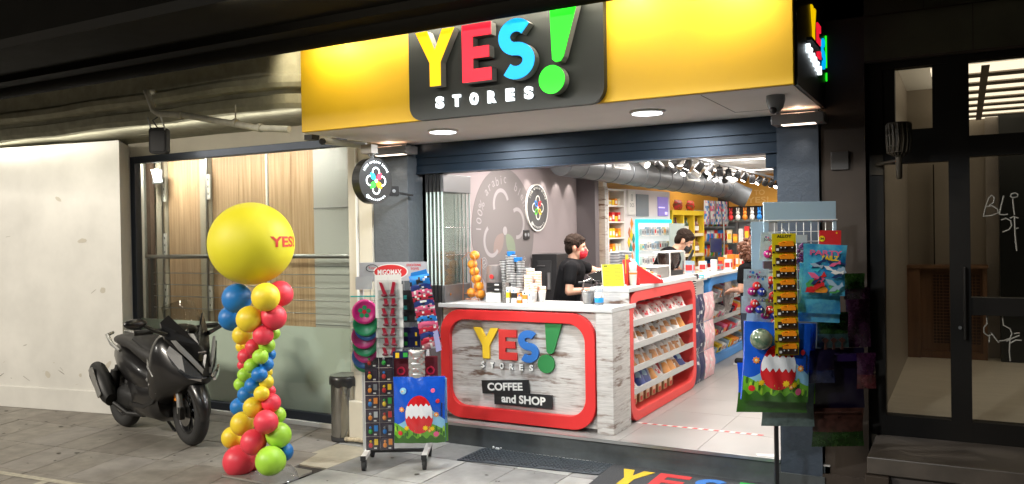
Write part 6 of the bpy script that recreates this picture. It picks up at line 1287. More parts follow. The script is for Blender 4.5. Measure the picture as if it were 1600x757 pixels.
# ---- printed easter bag: sky, hills, grass, red egg with white zigzag band, flowers
skyb = M('print_sky_blue', (.01, .09, .55), .22, coat=.4, bump=.35, nscale=16); skl = M('print_light_blue', (.25, .52, .72), .22, coat=.4, bump=.35, nscale=16); grs = M('print_grass_green', (.13, .38, .02), .22, coat=.4, bump=.35, nscale=16); grd = M('print_dark_green', (.03, .12, .01), .25, coat=.4, bump=.35, nscale=16); eggr = M('print_egg_red', (.6, .015, .02), .22, coat=.4, bump=.35, nscale=16); prw = M('print_white', (.75, .77, .8), .22, coat=.4, bump=.35, nscale=16); pro = M('print_orange', (.8, .28, .03), .25, coat=.3)
def bag_art(g, W, H, fold=0):
    """front print on local plane, width W height H, origin bottom centre; bulge via w(u,v)"""
    def B(u, v): return .018 + .055 * max(0, math.cos(PI * u / W)) ** .7 * max(0, math.sin(PI * (v / H * .86 + .1))) ** .8 + .004 * math.sin(u * 60 + v * 25) 
    nu, nv = 16, 18; v = []; f = []; mm = []
    hill = lambda u: H * (.42 + .13 * math.sin(u / W * 5.5 + 1.0)); gr = lambda u: H * (.26 + .05 * math.sin(u / W * 9))
    for i in range(nu + 1):
        for j in range(nv + 1):
            u = (i / nu - .5) * W * (1 - .03 * math.sin(j / nv * PI)); q = j / nv * H; v.append((u, q, B(u, q)))
    for i in range(nu):
        for j in range(nv):
            u = ((i + .5) / nu - .5) * W; q = (j + .5) / nv * H; a = i * (nv + 1) + j; f.append((a, a + nv + 1, a + nv + 2, a + 1))
            mm.append(skyb)
    b = len(v); g.add(v, f, None, True, mats=mm)
    bk = [(p[0], p[1], 0) for p in v]; g.add(bk, [q[::-1] for q in f], skyb, True)
    rim_ = [i * (nv + 1) for i in range(nu + 1)] + [nu * (nv + 1) + j for j in range(1, nv + 1)] + [i * (nv + 1) + nv for i in range(nu - 1, -1, -1)] + [j for j in range(nv - 1, 0, -1)]
    n = len(rim_); g.add([v[i] for i in rim_] + [bk[i] for i in rim_], [(i, n + i, n + (i + 1) % n, (i + 1) % n) for i in range(n)], skyb)
    def decal(fn0, fn1, mat, lift, cols=32, rows=5, u0=-.5, u1=.5):      # strip between two curves lying on the bulged front
        vv = []; ff = []
        for i in range(cols + 1):
            u = (u0 + (u1 - u0) * i / cols) * W * .995; a, b2 = fn0(u), fn1(u)
            for j in range(rows + 1): q = a + (b2 - a) * j / rows; uu = u * (1 - .03 * math.sin(min(1, q / H) * PI)); vv.append((uu, q, B(uu, q) + lift))
        for i in range(cols):
            for j in range(rows): a = i * (rows + 1) + j; ff.append((a, a + rows + 1, a + rows + 2, a + 1))
        g.add(vv, ff, mat, True)
    decal(gr, hill, skl, .002); decal(lambda u: H * .07, gr, grs, .003); decal(lambda u: 0, lambda u: H * .075, grd, .003)
    decal(lambda u: H * .07, lambda u: H * (.10 + .03 * math.sin(u * 90)), grd, .004)
    def blob(c, rx, ry, mat, lift, n=20, zig=0, lo=-1, hi=1):
        ce = (c[0], c[1]); vv = [(ce[0], ce[1] + ry * (lo + hi) / 2, B(ce[0], ce[1]) + lift + .002)]; ff = []
        for k in range(n):
            a = 2 * PI * k / n; r_ = 1 - (zig if k % 2 else 0); x = ce[0] + rx * r_ * math.cos(a); y = ce[1] + ry * max(lo, min(hi, r_ * math.sin(a))); vv.append((x, y, B(x, y) + lift))
        ff = [(0, 1 + k, 1 + (k + 1) % n) for k in range(n)]; g.add(vv, ff, mat, True)
    ec = (-.0 * W, H * .40)
    def half(u, s_): return math.sqrt(max(0, 1 - (u / (W * .275)) ** 2)) * H * .265 * (1.25 if s_ > 0 else .92)
    EW = .27
    decal(lambda u: ec[1] - half(u, -1), lambda u: ec[1] + half(u, 1), eggr, .0065, 26, 8, -EW, EW)
    zz = lambda u, base, amp: base + amp * (abs(((u * 26) % 1) - .5) * 2 - .5)
    decal(lambda u: max(ec[1] - half(u, -1), zz(u, ec[1] + .01 * H, H * .06)), lambda u: min(ec[1] + half(u, 1), zz(u + .02, ec[1] + .19 * H, H * .05)), prw, .0085, 30, 4, -EW * .98, EW * .98)
    for (a, b2, s, m) in ((-.33, .52, .05, pro), (.33, .44, .05, pro), (.27, .80, .035, pnk), (-.3, .80, .055, skl), (-.3, .80, .038, pro), (.36, .64, .035, rdc), (-.37, .16, .04, eggr), (-.24, .24, .045, ylw), (.12, .24, .05, ylw), (.25, .23, .045, ylw), (.32, .14, .045, pnk), (.2, .2, .035, pro)):
        blob((a * W, b2 * H), s * W * 1.15, s * W * 1.15, m, .0095, 16, .35 if m in (pro, ylw) else 0)
        if m is pro: blob((a * W, b2 * H), s * W * .4, s * W * .4, crm, .012, 10)
    for k in range(26):
        u = random.uniform(-.47, .47) * W; q = gr(u) * random.uniform(.5, 1.02); blob((u, q), .008, .022, random.choice([grd, M('print_lime', (.3, .55, .03), .3)]), .0045, 8)
    for k in range(6): blob((.43 * W, (.42 + .035 * k) * H), .006, .009, M('print_ink_navy', (.01, .02, .08), .4), .009, 8)
def eastbag(frame, W, H, label, group=None):
    g = MB(); g.T = frame; bag_art(g, W, H); g.tube([(-.03, H, .01), (0, H + .04, .012), (.03, H, .01)], .003, wht, 5); return solo('easter_bag', g, label, 'printed bag', group)
eastbag(lf(.14, u=lu(654, .14), v=lv(692, .14)), (694 - 613) * 6.19 / 1284, .495, 'glossy printed bag with red egg and meadow low on the left toy rack', None)
g = MB(); g.T = lf(.08); g.box(lu(690, .08), lv(662, .08), 0, lu(697, .08), lv(592, .08), .02, skl); g.box(lu(691, .08), lv(690, .08), 0, lu(698, .08), lv(662, .08), .02, grs); ls('easter_bag', g, 'edge of a second printed bag sticking out behind the egg bag of the left rack', 'printed bag')
# ================================================================ RIGHT TOY RACK
RO = (-.884, 5.312, 0)
def rf(w=0, rot=0, u=0, v=0): return fr(RO, IMG) @ Matrix.Translation((u, v, w)) @ Matrix.Rotation(rot, 4, 'Z')
def ru(px, w=0): return ((px - 800) * (5.08 - w) - 453 * 5.08) / 1284.4
def rv(py, w=0): return 1.75 - (py - 360) * (5.08 - w) / 1284.4
pbl = M('rack_pale_blue', (.33, .44, .52), .5, noise=.06, nscale=4)
t = thing('toy_rack', 'tall pale blue topped rack by the right pillar hung with toy cards and bags', 'display rack', None, RO)
g = MB(); g.T = rf(); g.box(ru(1195), rv(345), -.02, ru(1308), rv(316), 0, pbl); g.box(ru(1194), rv(346), .0, ru(1309), rv(344), .012, wht); obj('header_board', g, t, bevel=.003)
for a, b2 in ((1195, 1200.5), (1303.5, 1308)):
    g = MB(); g.T = rf(); g.box(ru(a), 1.35 if a > 1250 else .62, -.02, ru(b2), rv(345.2), 0, pbl); obj('upright', g, t)
g = MB(); g.T = rf()
for k in range(10): u = ru(1200.5) + (ru(1303.5) - ru(1200.5)) * k / 9; g.box(u - .0018, 1.3, -.012, u + .0018, rv(347), -.008, wht)
for k in range(8): g.box(ru(1200), rv(348) - .06 * k, -.008, ru(1303.5), rv(348) - .06 * k + .0035, -.0045, wht)
obj('wire_grid', g, t)
g = MB(); g.T = rf(-.02); g.box(ru(1178), .62, -.03, ru(1206), rv(346), -.025, pbl); obj('side_board', g, t)
g = MB(); g.T = rf(); g.box(ru(1210), .03, -.05, ru(1216), .62, -.03, blk); g.box(ru(1206), .02, -.25, ru(1220), .06, .2, blk); g.box(ru(1290), .02, -.1, ru(1302), .06, .2, blk); g.box(ru(1210), .06, -.03, ru(1296), .08, -.01, blk); obj('base_frame', g, t)
def rs(name, g, label, cat, group=None): return solo(name, g, label, cat, group)
def blobcard(px, py, w_, label, rot=0, head=True, wd=.145, hh=.17):
    g = MB(); g.T = rf(w_, rot, ru(px, w_), rv(py, w_)); g.box(-wd / 2, -hh / 2, 0, wd / 2, hh / 2, .003, M('toy_card_pale', (.38, .48, .56), .35, noise=.15, nscale=60))
    if head:
        for k in range(9): g.disc((random.uniform(-.06, .06), hh / 2 - .012 - random.uniform(0, .05)), random.uniform(.004, .009), .003, .0035, random.choice([pur, blu, lbl, pnk]), 10)
        g.text('JollyToys', (-.055, hh / 2 - .055, .06, hh / 2 - .032), blk, .003, .004, .0)
    for (a, b2, m) in ((0, -.012, rdc), (-.028, -.045, M('toy_magenta', (.4, .01, .18), .3)), (.028, -.045, M('toy_blue', (.02, .04, .35), .3))):
        g.ball((a, b2 - (0 if head else -.02), .018), (.026, .025, .016), m, 14, 8); g.ball((a - .008, b2 + .002 - (0 if head else -.02), .03), (.006, .008, .006), wht, 8, 6); g.ball((a + .009, b2 + .002 - (0 if head else -.02), .03), (.006, .008, .006), wht, 8, 6)
    return rs('toy_card', g, label, 'toy card', 'pale blue cards with three toy heads')
for k, (px, py, w_, hd) in enumerate(((1207, 386, .10, True), (1181, 443, .24, True), (1203, 440, .12, False), (1206, 464, .10, False), (1177, 476, .20, False), (1201, 486, .14, False), (1209, 505, .06, False), (1162 + 19, 462, .17, False))):
    blobcard(px, py, w_, 'pale blue card with red, magenta and blue round toys, ' + ('top of the left column', 'lower left with printed heading', 'beside the yellow strip, second down', 'beside the yellow strip, third down', 'lowest of the far left column', 'fourth down beside the yellow strip', 'lowest beside the yellow strip', 'tucked behind the heading card')[k], rot=(-.03 if k else -.08), head=hd, hh=.17 if hd else .10)
g = MB(); g.T = rf(.09); g.box(ru(1192, .09), rv(420, .09), 0, ru(1211, .09), rv(408, .09), .02, M('dark_violet_pack', (.06, .04, .07), .5)); rs('dark_pack', g, 'dark violet pack between the toy cards of the right rack', 'toy pack')
g = MB(); g.T = rf(.05); g.flat([(ru(1163, .05), rv(522, .05)), (ru(1196, .05), rv(526, .05)), (ru(1200, .05), rv(470, .05)), (ru(1172, .05), rv(440, .05))], .0, pbl); g.flat([(ru(1163, .05), rv(522, .05)), (ru(1196, .05), rv(526, .05)), (ru(1200, .05), rv(470, .05)), (ru(1172, .05), rv(440, .05))][::-1], -.004, pbl); rs('backing_card', g, 'plain pale blue backing card below the toy cards on the right rack', 'card')
ycd = M('truck_card_yellow', (.6, .48, .01), .35); trk = M('toy_truck_orange', (.8, .25, .01), .35)
for k in range(9):
    w_ = .27 - .004 * k; py = 384 + 20 * k; g = MB(); g.T = rf(w_, 0, ru(1225.5 + .35 * k, w_), rv(py, w_)); hh = .032 if k else .07
    g.box(-.07, -.045, 0, .07, hh, .003, ycd)
    if k == 0: g.text('ALLOY', (-.042, .045, .045, .062), blk, .003, .004, .045)
    g.box(-.052, -.038, .003, .06, .004, .016, M('truck_bay_brown', (.045, .022, .01), .4)); g.box(-.03, -.004, .004, .052, .014, .024, trk); g.box(.005, .012, .006, .048, .026, .022, trk); g.tube([(-.035, .012, .014), (-.005, .022, .014), (.01, .018, .014)], .004, trk, 6)
    for q in (-.025, 0, .04): g.disc((q, -.012), .009, .016, .026, blk, 12); g.disc((q, -.012), .004, .026, .027, wht, 8)
    g.box(-.05, -.03, .0165, -.035, -.016, .018, wht); g.box(-.068, -.044, .003, -.055, -.034, .005, blk)
    rs('toy_truck_card', g, f'yellow card with orange toy truck, {"topmost with printed heading" if k == 0 else ORD[k] + " from the top"} of the hanging strip', 'toy card', 'yellow toy truck cards')
g = MB(); g.tube([tuple(rf(.27) @ Vector((ru(1222, .27), rv(366, .27), 0))), tuple(rf(.27) @ Vector((ru(1226, .27), rv(358, .27), -.02))), tuple(rf(.27) @ Vector((ru(1231, .27), rv(366, .27), 0)))], .0035, wht, 5); rs('hanging_hook', g, 'white plastic hook above the yellow toy truck strip', 'hook')
g = MB(); g.T = rf(.06); g.box(ru(1229, .06), rv(380, .06), 0, ru(1262, .06), rv(368, .06), .003, M('price_card_grey')); rs('price_card', g, 'blank grey price card on the right rack below the wire grid', 'card')
g = MB(); g.T = rf(.10, -.02); g.box(ru(1272, .1), rv(384, .1), 0, ru(1306, .1), rv(361, .1), .004, rdc); g.box(ru(1272, .1), rv(390, .1), .0, ru(1306, .1), rv(384, .1), .004, M('violet_band', (.12, .06, .4), .4)); g.disc((ru(1276, .1), rv(374, .1)), .018, .004, .006, ylw, 20); g.text('34', (ru(1276, .1) - .011, rv(374, .1) - .006, ru(1276, .1) + .011, rv(374, .1) + .007), blk, .006, .007, .03); g.disc((ru(1299, .1), rv(365, .1)), .005, .004, .006, ylw, 10); rs('red_toy_card', g, 'red card with yellow number disc above the blue fish bag', 'toy card')
g = MB(); g.T = rf(.02); 
for k in range(30): g.ball((ru(1250, 0) + random.uniform(-.03, .03), rv(400) + random.uniform(-.1, .08), random.uniform(0, .05)), random.uniform(.008, .016), M('toy_violet', (.12, .02, .12), .4), 7, 5)
rs('berry_toy', g, 'cluster of dark violet beads between the yellow strip and the blue bag', 'toy')
def fishbag(w_, c, label, first):
    W_, H_ = .26, .30; g = MB(); g.T = rf(w_, -.06, c[0], c[1])
    sky2 = M('fish_bag_blue', (.02, .22, .5), .15, noise=.7, nscale=14, col2=(.12, .5, .62), coat=.5, bump=.4)
    q = pillow(W_, H_, .06, lambda u, w, r: sky2, 8, 12, 12)
    g.add([(a[0], a[2] - H_ / 2, -a[1]) for a in q.v], q.f, None, True, mats=[q.mats[i] for i in q.mi])
    if first:
        g.text('SAILZ', (-.03, .055, .07, .085), ylw, .034, .036, .05); g.text('PARTY', (-.10, .085, .09, .115), pnk, .03, .032, .03)
        for q, (cu_, cv_, ra_, m_) in enumerate(((-.07, -.085, .045, M('fish_bag_green', (.1, .42, .12), .2, noise=.5, nscale=30)), (-.03, -.115, .04, pro), (.05, -.11, .035, M('fish_bag_green')), (-.09, -.125, .03, rdc), (.09, .0, .03, lbl), (-.06, .02, .035, cya))):
            n = 14; g.add([(cu_ + ra_ * random.uniform(.6, 1.25) * math.cos(2 * PI * k / n), max(-.135, cv_ + ra_ * random.uniform(.5, 1.1) * math.sin(2 * PI * k / n)), .033 + .0004 * q) for k in range(n)], [list(range(n))], m_)
        fishm = M('fish_dark', (.02, .04, .12), .3)
        for k in range(16):
            u, v = random.uniform(-.09, .09), random.uniform(-.11, .045); a = random.uniform(-.6, .8); L = random.uniform(.03, .055); ca, sa = math.cos(a), math.sin(a)
            P = [(-L, 0), (-L * .3, L * .3), (L * .5, L * .12), (L, L * .35), (L * .9, -L * .25), (L * .4, -.1 * L), (-L * .3, -L * .3)]; g.flat([(u + x * ca - y * sa, v + x * sa + y * ca) for x, y in P], .036 + .0007 * k, (fishm, rdc, lbl, fishm, pnk, wht)[k % 6])
    return rs('fish_bag', g, label, 'printed bag', 'blue sea toy bags')
fishbag(.22, (ru(1288, .22), rv(423, .22)), 'shiny blue sea toy bag hanging at the front of the right rack', True)
fishbag(.15, (ru(1281, .15), rv(452, .15)), 'shiny blue sea toy bag, second on the hook with only its lower part showing', False)
fishbag(.09, (ru(1280, .09), rv(466, .09)), 'shiny blue sea toy bag, rearmost with reddish lower edge', False)
g = MB(); g.ball((0, 0, 0), .064, M('ball_print', (.28, .3, .2), .15, noise=.9, nscale=22, col2=(.03, .10, .06), coat=.6), 24, 16); o = solo('toy_ball', g, 'glossy green and cream patterned ball hanging in front of the egg bag', 'ball'); p = rf(.26) @ Vector((ru(1188, .26), rv(530, .26), 0)); o.location = p
eastbag(rf(.15, -.06, ru(1206, .15), rv(626, .15)), .40, .47, 'large glossy printed bag with red egg hanging in front of the right rack')
def backbag(w_, px, py, m1, m2, label, wd=.38, hh=.35):
    q = pillow(wd, hh, .07, lambda u, w, r: m1 if w < .35 else m2, 5, 12, 10); g = MB(); g.T = rf(w_, -.03, ru(px, w_), rv(py, w_)); g.add([(a[0], a[2], -a[1]) for a in q.v], q.f, None, True, mats=[q.mats[i] for i in q.mi]); return rs('printed_bag', g, label, 'printed bag')
backbag(.09, 1203, 645, grd, skyb, 'second printed bag whose dark green bottom shows below the egg bag', .43, .3)
backbag(.0, 1228, 667, M('grey_green_film', (.13, .18, .17), .2, noise=.4, nscale=12), M('grey_green_film'), 'crumpled grey green bag lowest on the right rack', .33, .3)
backbag(-.06 + .02, 1256, 632, grs, skyb, 'edge of a printed bag with blue sky at the right of the egg bag', .12, .5)
# dim bags on the dark side, their shade put into the film colours
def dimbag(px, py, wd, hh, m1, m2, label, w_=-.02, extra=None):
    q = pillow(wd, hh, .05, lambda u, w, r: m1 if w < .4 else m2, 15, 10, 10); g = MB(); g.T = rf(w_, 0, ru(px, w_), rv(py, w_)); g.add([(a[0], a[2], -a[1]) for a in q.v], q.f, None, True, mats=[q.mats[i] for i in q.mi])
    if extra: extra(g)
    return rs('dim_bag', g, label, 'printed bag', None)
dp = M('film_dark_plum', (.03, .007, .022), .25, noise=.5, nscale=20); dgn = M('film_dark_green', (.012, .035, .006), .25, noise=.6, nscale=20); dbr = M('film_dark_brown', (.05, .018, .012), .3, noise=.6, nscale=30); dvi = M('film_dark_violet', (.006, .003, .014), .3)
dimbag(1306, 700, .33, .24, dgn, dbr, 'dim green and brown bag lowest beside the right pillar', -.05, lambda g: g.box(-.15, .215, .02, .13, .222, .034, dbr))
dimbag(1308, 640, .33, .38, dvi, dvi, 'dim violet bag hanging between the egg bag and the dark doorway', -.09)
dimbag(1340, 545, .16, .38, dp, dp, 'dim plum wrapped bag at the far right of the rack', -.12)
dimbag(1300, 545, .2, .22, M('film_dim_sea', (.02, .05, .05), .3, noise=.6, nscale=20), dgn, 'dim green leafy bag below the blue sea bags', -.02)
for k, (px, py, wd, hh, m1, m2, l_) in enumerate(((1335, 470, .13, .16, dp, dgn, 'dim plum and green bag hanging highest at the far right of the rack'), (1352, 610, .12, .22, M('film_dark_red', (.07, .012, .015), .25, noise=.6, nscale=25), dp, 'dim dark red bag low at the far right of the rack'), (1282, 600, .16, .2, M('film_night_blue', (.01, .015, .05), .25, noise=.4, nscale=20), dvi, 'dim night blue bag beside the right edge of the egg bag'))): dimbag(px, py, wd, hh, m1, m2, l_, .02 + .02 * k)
g = MB(); g.T = rf(.0)
for k in range(3): u = ru(1288 + 13 * k); v0 = rv(548); g.prism([(u - .008, v0), (u + .008, v0), (u + .003, v0 + .04), (u + .022, v0 + .06), (u, v0 + .075), (u - .022, v0 + .06), (u - .003, v0 + .04)], 0, .008, dbr)
g.box(ru(1272), rv(566), 0, ru(1352), rv(555), .02, M('violet_ribbon', (.014, .004, .04), .3)); rs('violet_pack', g, 'violet pack with three small brown shapes hanging at the right rack', 'toy pack')
# ================================================================ NEIGHBOUR BUILDING ON THE RIGHT
stn = M('neighbour_stone_dark', (.036, .026, .019), .6, spec=.2, noise=.25, nscale=3, bump=.1)
nb = thing('neighbour_building', 'dark stone building with tall glazed entrance right of the shop', 'building', None, (0, 5.9, 0))
g = MB(); g.box(-.832, 5.80, 0, -.56, 6.3, 3.5, stn); g.box(-.845, 5.77, 0, -.55, 5.8, .12, stn); obj('stone_pier', g, nb)
gw = M('neighbour_lintel_stone', (.05, .047, .03), .7, spec=.2, noise=.3, nscale=2.5, bump=.15)
g = MB()
for k in range(7): g.box(-.56 + .62 * k, 5.80, 2.84, -.56 + .62 * (k + 1) - .006, 6.2, 3.12, gw); g.box(-.83 + .62 * k, 5.80, 3.13, -.83 + .62 * (k + 1) - .006, 6.2, 3.5, gw)
g.box(-.56, 5.805, 2.83, 4, 6.1, 3.5, stn); obj('lintel', g, nb)
mt = M('marble_sill', (.06, .048, .038), .4, noise=.35, nscale=6)
g = MB(); g.box(-.52, 5.26, .30, 4, 5.88, .40, mt); g.box(-.5, 5.30, 0, 4, 5.88, .30, M('sill_base', (.05, .04, .035), .7)); g.box(-.53, 5.24, 0, -.40, 5.5, .295, stn); obj('entrance_step', g, nb, bevel=.006)
ed = thing('glazed_entrance', 'dark framed glass door and side panes showing a dim lobby', 'door', None, (.2, 5.9, .4))
dkf = M('entrance_frame_dark', (.006, .005, .004), .5, spec=.15)
g = MB()
for (x0, x1) in ((-.56, -.46), (-.085, .032), (.95, 1.06), (2.0, 2.1)): g.box(x0, 5.87, .40, x1, 5.97, 2.83, dkf)
for (z0, z1, x0, x1) in ((.40, .53, -.46, 2.0), (2.17, 2.31, -.46, -.085), (2.19, 2.32, .032, 2.0), (2.785, 2.83, -.46, 2.0), (1.20, 1.31, .032, .95)): g.box(x0, 5.872, z0, x1, 5.968, z1, dkf)
g.box(-.46, 5.88, 2.31, -.387, 5.96, 2.785, dkf); g.box(-.172, 5.88, 2.31, -.085, 5.96, 2.785, dkf); g.box(-.387, 5.88, 2.31, -.172, 5.96, 2.385, dkf); obj('frame', g, ed)
gg = glass('entrance_glass', (.86, .84, .8), .7)
for (x0, z0, x1, z1) in ((-.46, .53, -.085, 2.17), (-.387, 2.385, -.172, 2.785), (.032, .53, .95, 1.20), (.032, 1.31, .95, 2.19), (-.085 + .117, 2.32, .95, 2.785), (1.06, .53, 2.0, 2.19)):
    g = MB(); g.box(x0, 5.915, z0, x1, 5.921, z1, gg); obj('pane', g, ed)
g = MB(); g.tube([(.0, 5.84, 1.05), (.0, 5.84, 1.5)], .012, dkf, 8); g.lathe([(.01, 0), (.01, .02)], (-.03, 5.87, 1.12), stl, 10, axis=(0, -1, 0)); obj('handle', g, ed)
# scratched writing on the panes
gt = M('scratched_marker', (.2, .19, .165), .7)
def strokes(L, ori=(0, 0)):
    g = MB()
    for S_ in L: g.tube([(ori[0] + x, 5.912, ori[1] + z) for x, z in S_], .0048, gt, 6)
    return g
solo('window_writing', strokes([[(.105, 1.82), (.118, 1.88), (.135, 1.93), (.15, 1.945), (.165, 1.93), (.16, 1.90), (.135, 1.88)], [(.12, 1.875), (.15, 1.88), (.18, 1.86), (.185, 1.835), (.15, 1.82), (.10, 1.815)],
    [(.215, 1.94), (.20, 1.88), (.19, 1.825)], [(.19, 1.825), (.215, 1.822), (.235, 1.825)], [(.262, 1.92), (.265, 1.87), (.27, 1.82)], [(.262, 1.925), (.25, 1.935), (.255, 1.95), (.275, 1.955), (.29, 1.945), (.285, 1.93), (.262, 1.925)],
    [(.198, 1.79), (.225, 1.80), (.25, 1.785), (.255, 1.755), (.24, 1.73), (.205, 1.715)], [(.29, 1.80), (.265, 1.81), (.245, 1.80)], [(.27, 1.81), (.272, 1.70), (.28, 1.60)], [(.29, 1.74), (.275, 1.735)]]), 'white scrawled letters BLI on the upper pane of the neighbouring door', 'graffiti')
solo('window_scribble', strokes([[(.12, 1.15), (.10, 1.12), (.10, 1.09), (.12, 1.07), (.15, 1.08)], [(.115, 1.2), (.118, 1.14)], [(.13, 1.08), (.128, 1.03)], [(.14, 1.09), (.165, 1.05), (.18, 1.03)], [(.2, 1.2), (.205, 1.14), (.24, 1.12), (.25, 1.09), (.24, 1.06), (.21, 1.045), (.18, 1.04)], [(.26, 1.09), (.29, 1.095)], [(.22, 1.04), (.25, 1.06), (.29, 1.08)], [(.24, 1.03), (.27, 1.05), (.3, 1.05)], [(.24, 1.06), (.235, .98), (.24, .92)]]), 'pale looping scribble on the lower pane of the neighbouring door', 'graffiti')
# lobby interior
lm = M('lobby_marble_wall', (.33, .295, .26), .4, noise=.2, nscale=2.5); lfm = M('lobby_floor_pale', (.66, .61, .52), .35, noise=.12, nscale=3, stretch=(1, 4, 1)); lwd = wood_mat('lobby_wood', (.19, .10, .055), (.13, .065, .035), (8, 8, .6), 3)
g = MB(); g.box(-.62, 5.97, .3, 3.0, 9.7, .43, lfm); struct('lobby_floor', g)
g = MB(); g.box(-.66, 5.98, .43, -.52, 9.7, 3.2, lm); struct('lobby_side_wall', g)
g = MB(); g.box(-.66, 9.65, .43, 3.0, 9.75, 3.2, M('lobby_back_wall', (.29, .255, .21), .7)); struct('lobby_back_wall', g)
g = MB(); g.box(.30, 9.3, .43, 3.0, 9.65, 3.2, M('lobby_dark_lift', (.01, .012, .012), .3)); g.box(.19, 9.55, .43, .31, 9.65, 3.2, lm); solo('dark_lift_door', g, 'black glossy wall block at the back right of the neighbouring lobby', 'lift door')
g = MB(); g.box(-.66, 5.98, 3.2, 3.0, 9.75, 3.3, wht); struct('lobby_ceiling', g)
t = thing('radiator_cover', 'brown wooden radiator cover with lattice panels in the neighbouring lobby', 'radiator cover', None, (-.15, 9.5, .43))
g = MB(); g.box(-.52, 9.38, .431, .19, 9.649, 1.34, lwd); g.box(-.52, 9.3, .431, -.40, 9.38, 1.36, lwd); g.box(-.52, 9.28, 1.34, .2, 9.649, 1.37, lwd); g.box(-.40, 9.34, .431, .19, 9.38, .50, lwd); g.box(.15, 9.34, .5, .19, 9.38, 1.34, lwd); g.box(-.14, 9.36, .5, -.09, 9.38, 1.34, lwd); obj('case', g, t)
for (x0, x1) in ((-.29, -.14), (-.09, .13)):
    g = MB(); g.box(x0, 9.372, .58, x1, 9.379, 1.28, dbr)
    for k in range(22): g.box(x0, 9.366, .6 + .032 * k, x1, 9.372, .606 + .032 * k, lwd)
    n = int((x1 - x0) / .03)
    for k in range(n): g.box(x0 + .03 * k, 9.360, .58, x0 + .03 * k + .006, 9.366, 1.28, lwd)
    obj('lattice_panel', g, t)
g = MB(); g.box(-.28, 9.5, 1.371, -.27, 9.6, 2.4, dkf); g.box(-.12, 9.62, 1.45, -.02, 9.64, 1.47, dkf); solo('thin_mirror_edge', g, 'thin dark vertical strip on the lobby back wall above the radiator cover', 'strip')
t = thing('louvre_ceiling_light', 'lit ceiling light with pale louvre blades seen through the upper door pane', 'ceiling light', None, (.45, 7.6, 3.1))
lv_ = M('louvre_lamp', (1, 1, 1), .5, emit=1.7, ecol=(1, .9, .72)); lb_ = M('louvre_blade', (.34, .3, .25), .6)
for k in range(8):
    y = 6.5 + .42 * k; g = MB(); g.box(-.2, y, 2.85, 2.6, y + .25, 2.87, lv_); obj('diffuser', g, t)
g = MB()
for k in range(8): y = 6.752 + .42 * k; g.box(-.2, y, 2.84, 2.6, y + .166, 2.872, lb_)
for k in range(7): x = .11 + .42 * k; g.box(x, 6.4, 2.832, x + .05, 9.6, 2.839, lb_)
obj('louvre', g, t)
# lantern
t = thing('wall_lantern', 'unlit dark basket shaped lantern on a bracket beside the neighbouring entrance', 'wall lantern', None, (-.347, 5.55, 2.28))
ir = M('old_iron', (.03, .022, .012), .6, .4, noise=.4, nscale=30)
g = MB(); c0 = (-.347, 5.55, 0); g.lathe([(.066, 2.355), (.07, 2.39), (.064, 2.395), (.066, 2.37)], c0, ir, 20)
for k in range(16): a = 2 * PI * k / 16; g.tube([(c0[0] + .068 * math.cos(a), 5.55 + .068 * math.sin(a), 2.385), (c0[0] + .068 * math.cos(a + .1), 5.55 + .068 * math.sin(a + .1), 2.28), (c0[0] + .064 * math.cos(a), 5.55 + .064 * math.sin(a), 2.215), (c0[0] + .02 * math.cos(a), 5.55 + .02 * math.sin(a), 2.19)], .006, ir, 5)
for z, r in ((2.32, .069), (2.25, .068), (2.215, .064)): g.lathe([(r, -.004), (r, .004)], (c0[0], 5.55, z), ir, 20)
obj('basket', g, t)
g = MB(); g.lathe([(.055, 2.21), (.062, 2.28), (.06, 2.38)], c0, M('smoked_lantern_glass', (.035, .025, .015), .3), 18); obj('glass', g, t)
g = MB(); g.lathe([(.012, 2.05), (.018, 2.06), (.02, 2.2)], c0, ir, 14); g.tube([(-.34, 5.56, 2.165), (-.40, 5.65, 2.165), (-.50, 5.86, 2.165)], .011, ir, 8); g.box(-.54, 5.86, 2.1, -.46, 5.872, 2.23, ir); obj('bracket', g, t)
t = thing('stone_notice', 'barely visible dark plaque on the stone pier right of the slate pillar', 'plaque', None, (-.7, 5.79, 2.2)); g = MB(); g.box(-.77, 5.785, 2.14, -.66, 5.799, 2.26, M('plaque_dark', (.018, .014, .011), .5)); obj('plate', g, t, bevel=.003)
# ================================================================ ON THE GROUND
t = thing('door_mat', 'dark grey door mat with big coloured YES lettering in front of the step', 'door mat', None, (-1.7, 5.4, 0))
matm = M('mat_charcoal', (.05, .052, .055), .95, noise=.5, nscale=160, bump=.6)
g = MB(); wallprism(g, [(-2.33, 5.76), (-2.28, 4.9), (-1.0, 4.9), (-1.02, 5.76)], .004, .014, matm); obj('mat_base', g, t)
fm2 = Matrix.Translation((0, 0, .0145))
def matl(nm, P, m): g = MB(); g.T = fm2.copy(); g.prism(P, 0, .003, m, m); obj(nm, g, t)
matl('letter_y', L_Y(-2.21, 5.30, -1.97, 5.66, .075), M('mat_yellow', (.6, .42, .02), .95, noise=.3, nscale=150)); matl('letter_e', L_E(-1.93, 5.32, -1.70, 5.67, .07), M('mat_red', (.5, .03, .03), .95, noise=.3, nscale=150)); matl('letter_s', L_S(-1.65, 5.32, -1.42, 5.68, .07), M('mat_blue', (.03, .15, .45), .95, noise=.3, nscale=150))
matl('exclamation_stroke', [(-1.34, 5.40), (-1.26, 5.40), (-1.20, 5.70), (-1.37, 5.70)], M('mat_green', (.02, .35, .05), .95, noise=.3, nscale=150))
t = thing('drain_grate', 'dark textured drain mat on the pavement below the plank counter', 'drain mat', None, (-2.9, 5.6, 0))
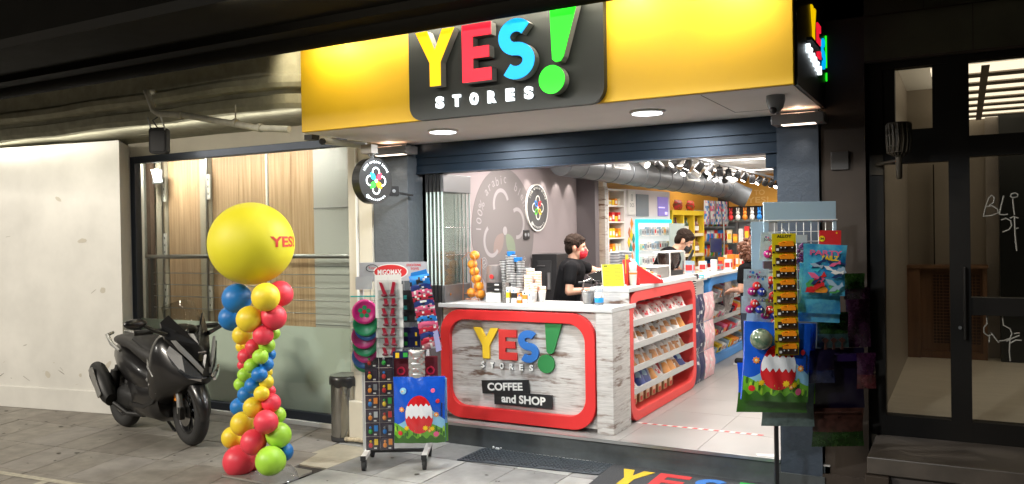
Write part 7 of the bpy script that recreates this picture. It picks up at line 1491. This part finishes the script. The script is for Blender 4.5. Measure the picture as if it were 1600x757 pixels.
g = MB(); gm = M('grate_dark', (.045, .055, .065), .6, noise=.2, nscale=30); wallprism(g, [(-3.47, 5.755), (-3.47, 5.36), (-2.33, 5.47), (-2.33, 5.755)], .004, .010, gm); obj('grate_sheet', g, t)
g = MB()
for k in range(34):
    for j in range(9):
        x = -3.45 + .0335 * k; y = 5.40 + .042 * j
        if y < 5.36 + (x + 3.47) * .097 + .02: continue
        g.box(x, y, .010, x + .020, y + .008, .0145, gm); g.box(x + .016, y + .018, .010, x + .022, y + .034, .0145, gm)
obj('grate_ribs', g, t)
t = thing('floor_tape', 'red and white hazard tape stuck across the shop floor at the entrance', 'tape', None, (-1.9, 6.42, HS))
g = MB()
for k in range(24): x = -2.37 + .042 * k; wallprism(g, [(x, 6.43), (x + .042, 6.43), (x + .030, 6.405), (x - .012, 6.405)], HS + .001, HS + .0025, rdc if k % 2 else wht)
obj('tape_strip', g, t)
g = MB(); wallprism(g, [(-1.30, 5.86), (-1.18, 5.90), (-1.16, 5.84), (-1.27, 5.81)], HS + .001, HS + .003, wht); solo('paper_scrap', g, 'scrap of white tape on the floor by the right pillar', 'scrap')
g = MB(); rnd = random.Random(2)
for k in range(5): g.ball((-3.33 + rnd.uniform(-.04, .04), 5.74, .02 + rnd.uniform(-.005, .01)), rnd.uniform(.006, .014), M('tissue_white', (.6, .6, .6), .8), 6, 4)
solo('crumpled_tissue', g, 'crumpled scrap of white tissue at the foot of the shop step', 'tissue')
t = thing('floodlight', 'bright floodlight on a post far along the pavement to the left', 'floodlight', None, (-14.8, 0, 0))
g = MB(); g.tube([(-15.1, -.25, 0), (-15.1, -.25, 3.6)], .05, gry, 10); obj('pole', g, t)
g = MB(); g.T = fr((-14.85, -.02, 3.35), (.62, -.75, 0)); g.T = fr((-14.85, -.02, 3.35), (-.64, .77, 0)); g.box(-.35, -.22, -.1, .35, .22, -.01, gry); obj('housing', g, t)
g = MB(); g.T = fr((-14.85, -.02, 3.35), (-.64, .77, 0)); g.box(-.30, -.18, -.009, .30, .18, .002, M('flood_lens_lit', (1, 1, 1), .5, emit=16)); obj('lens', g, t)
# street side, out of the picture: lamp posts that carry the street light
for k, (x, y) in enumerate(((-9.0, -3.5), (-2.6, -3.5))):
    t = thing('street_lamp', 'tall street lamp across the pavement, ' + ('left' if k == 0 else 'right'), 'street lamp', None, (x, y, 0)); g = MB(); g.tube([(x, y - .4, 0), (x, y - .4, 5.2), (x, y - .3, 5.6), (x, y, 5.66)], [.07, .05, .04, .03], gry, 10); obj('pole', g, t)
    g = MB(); g.box(x - .35, y - .3, 5.6, x + .35, y + .3, 5.7, gry); obj('lamp_head', g, t)
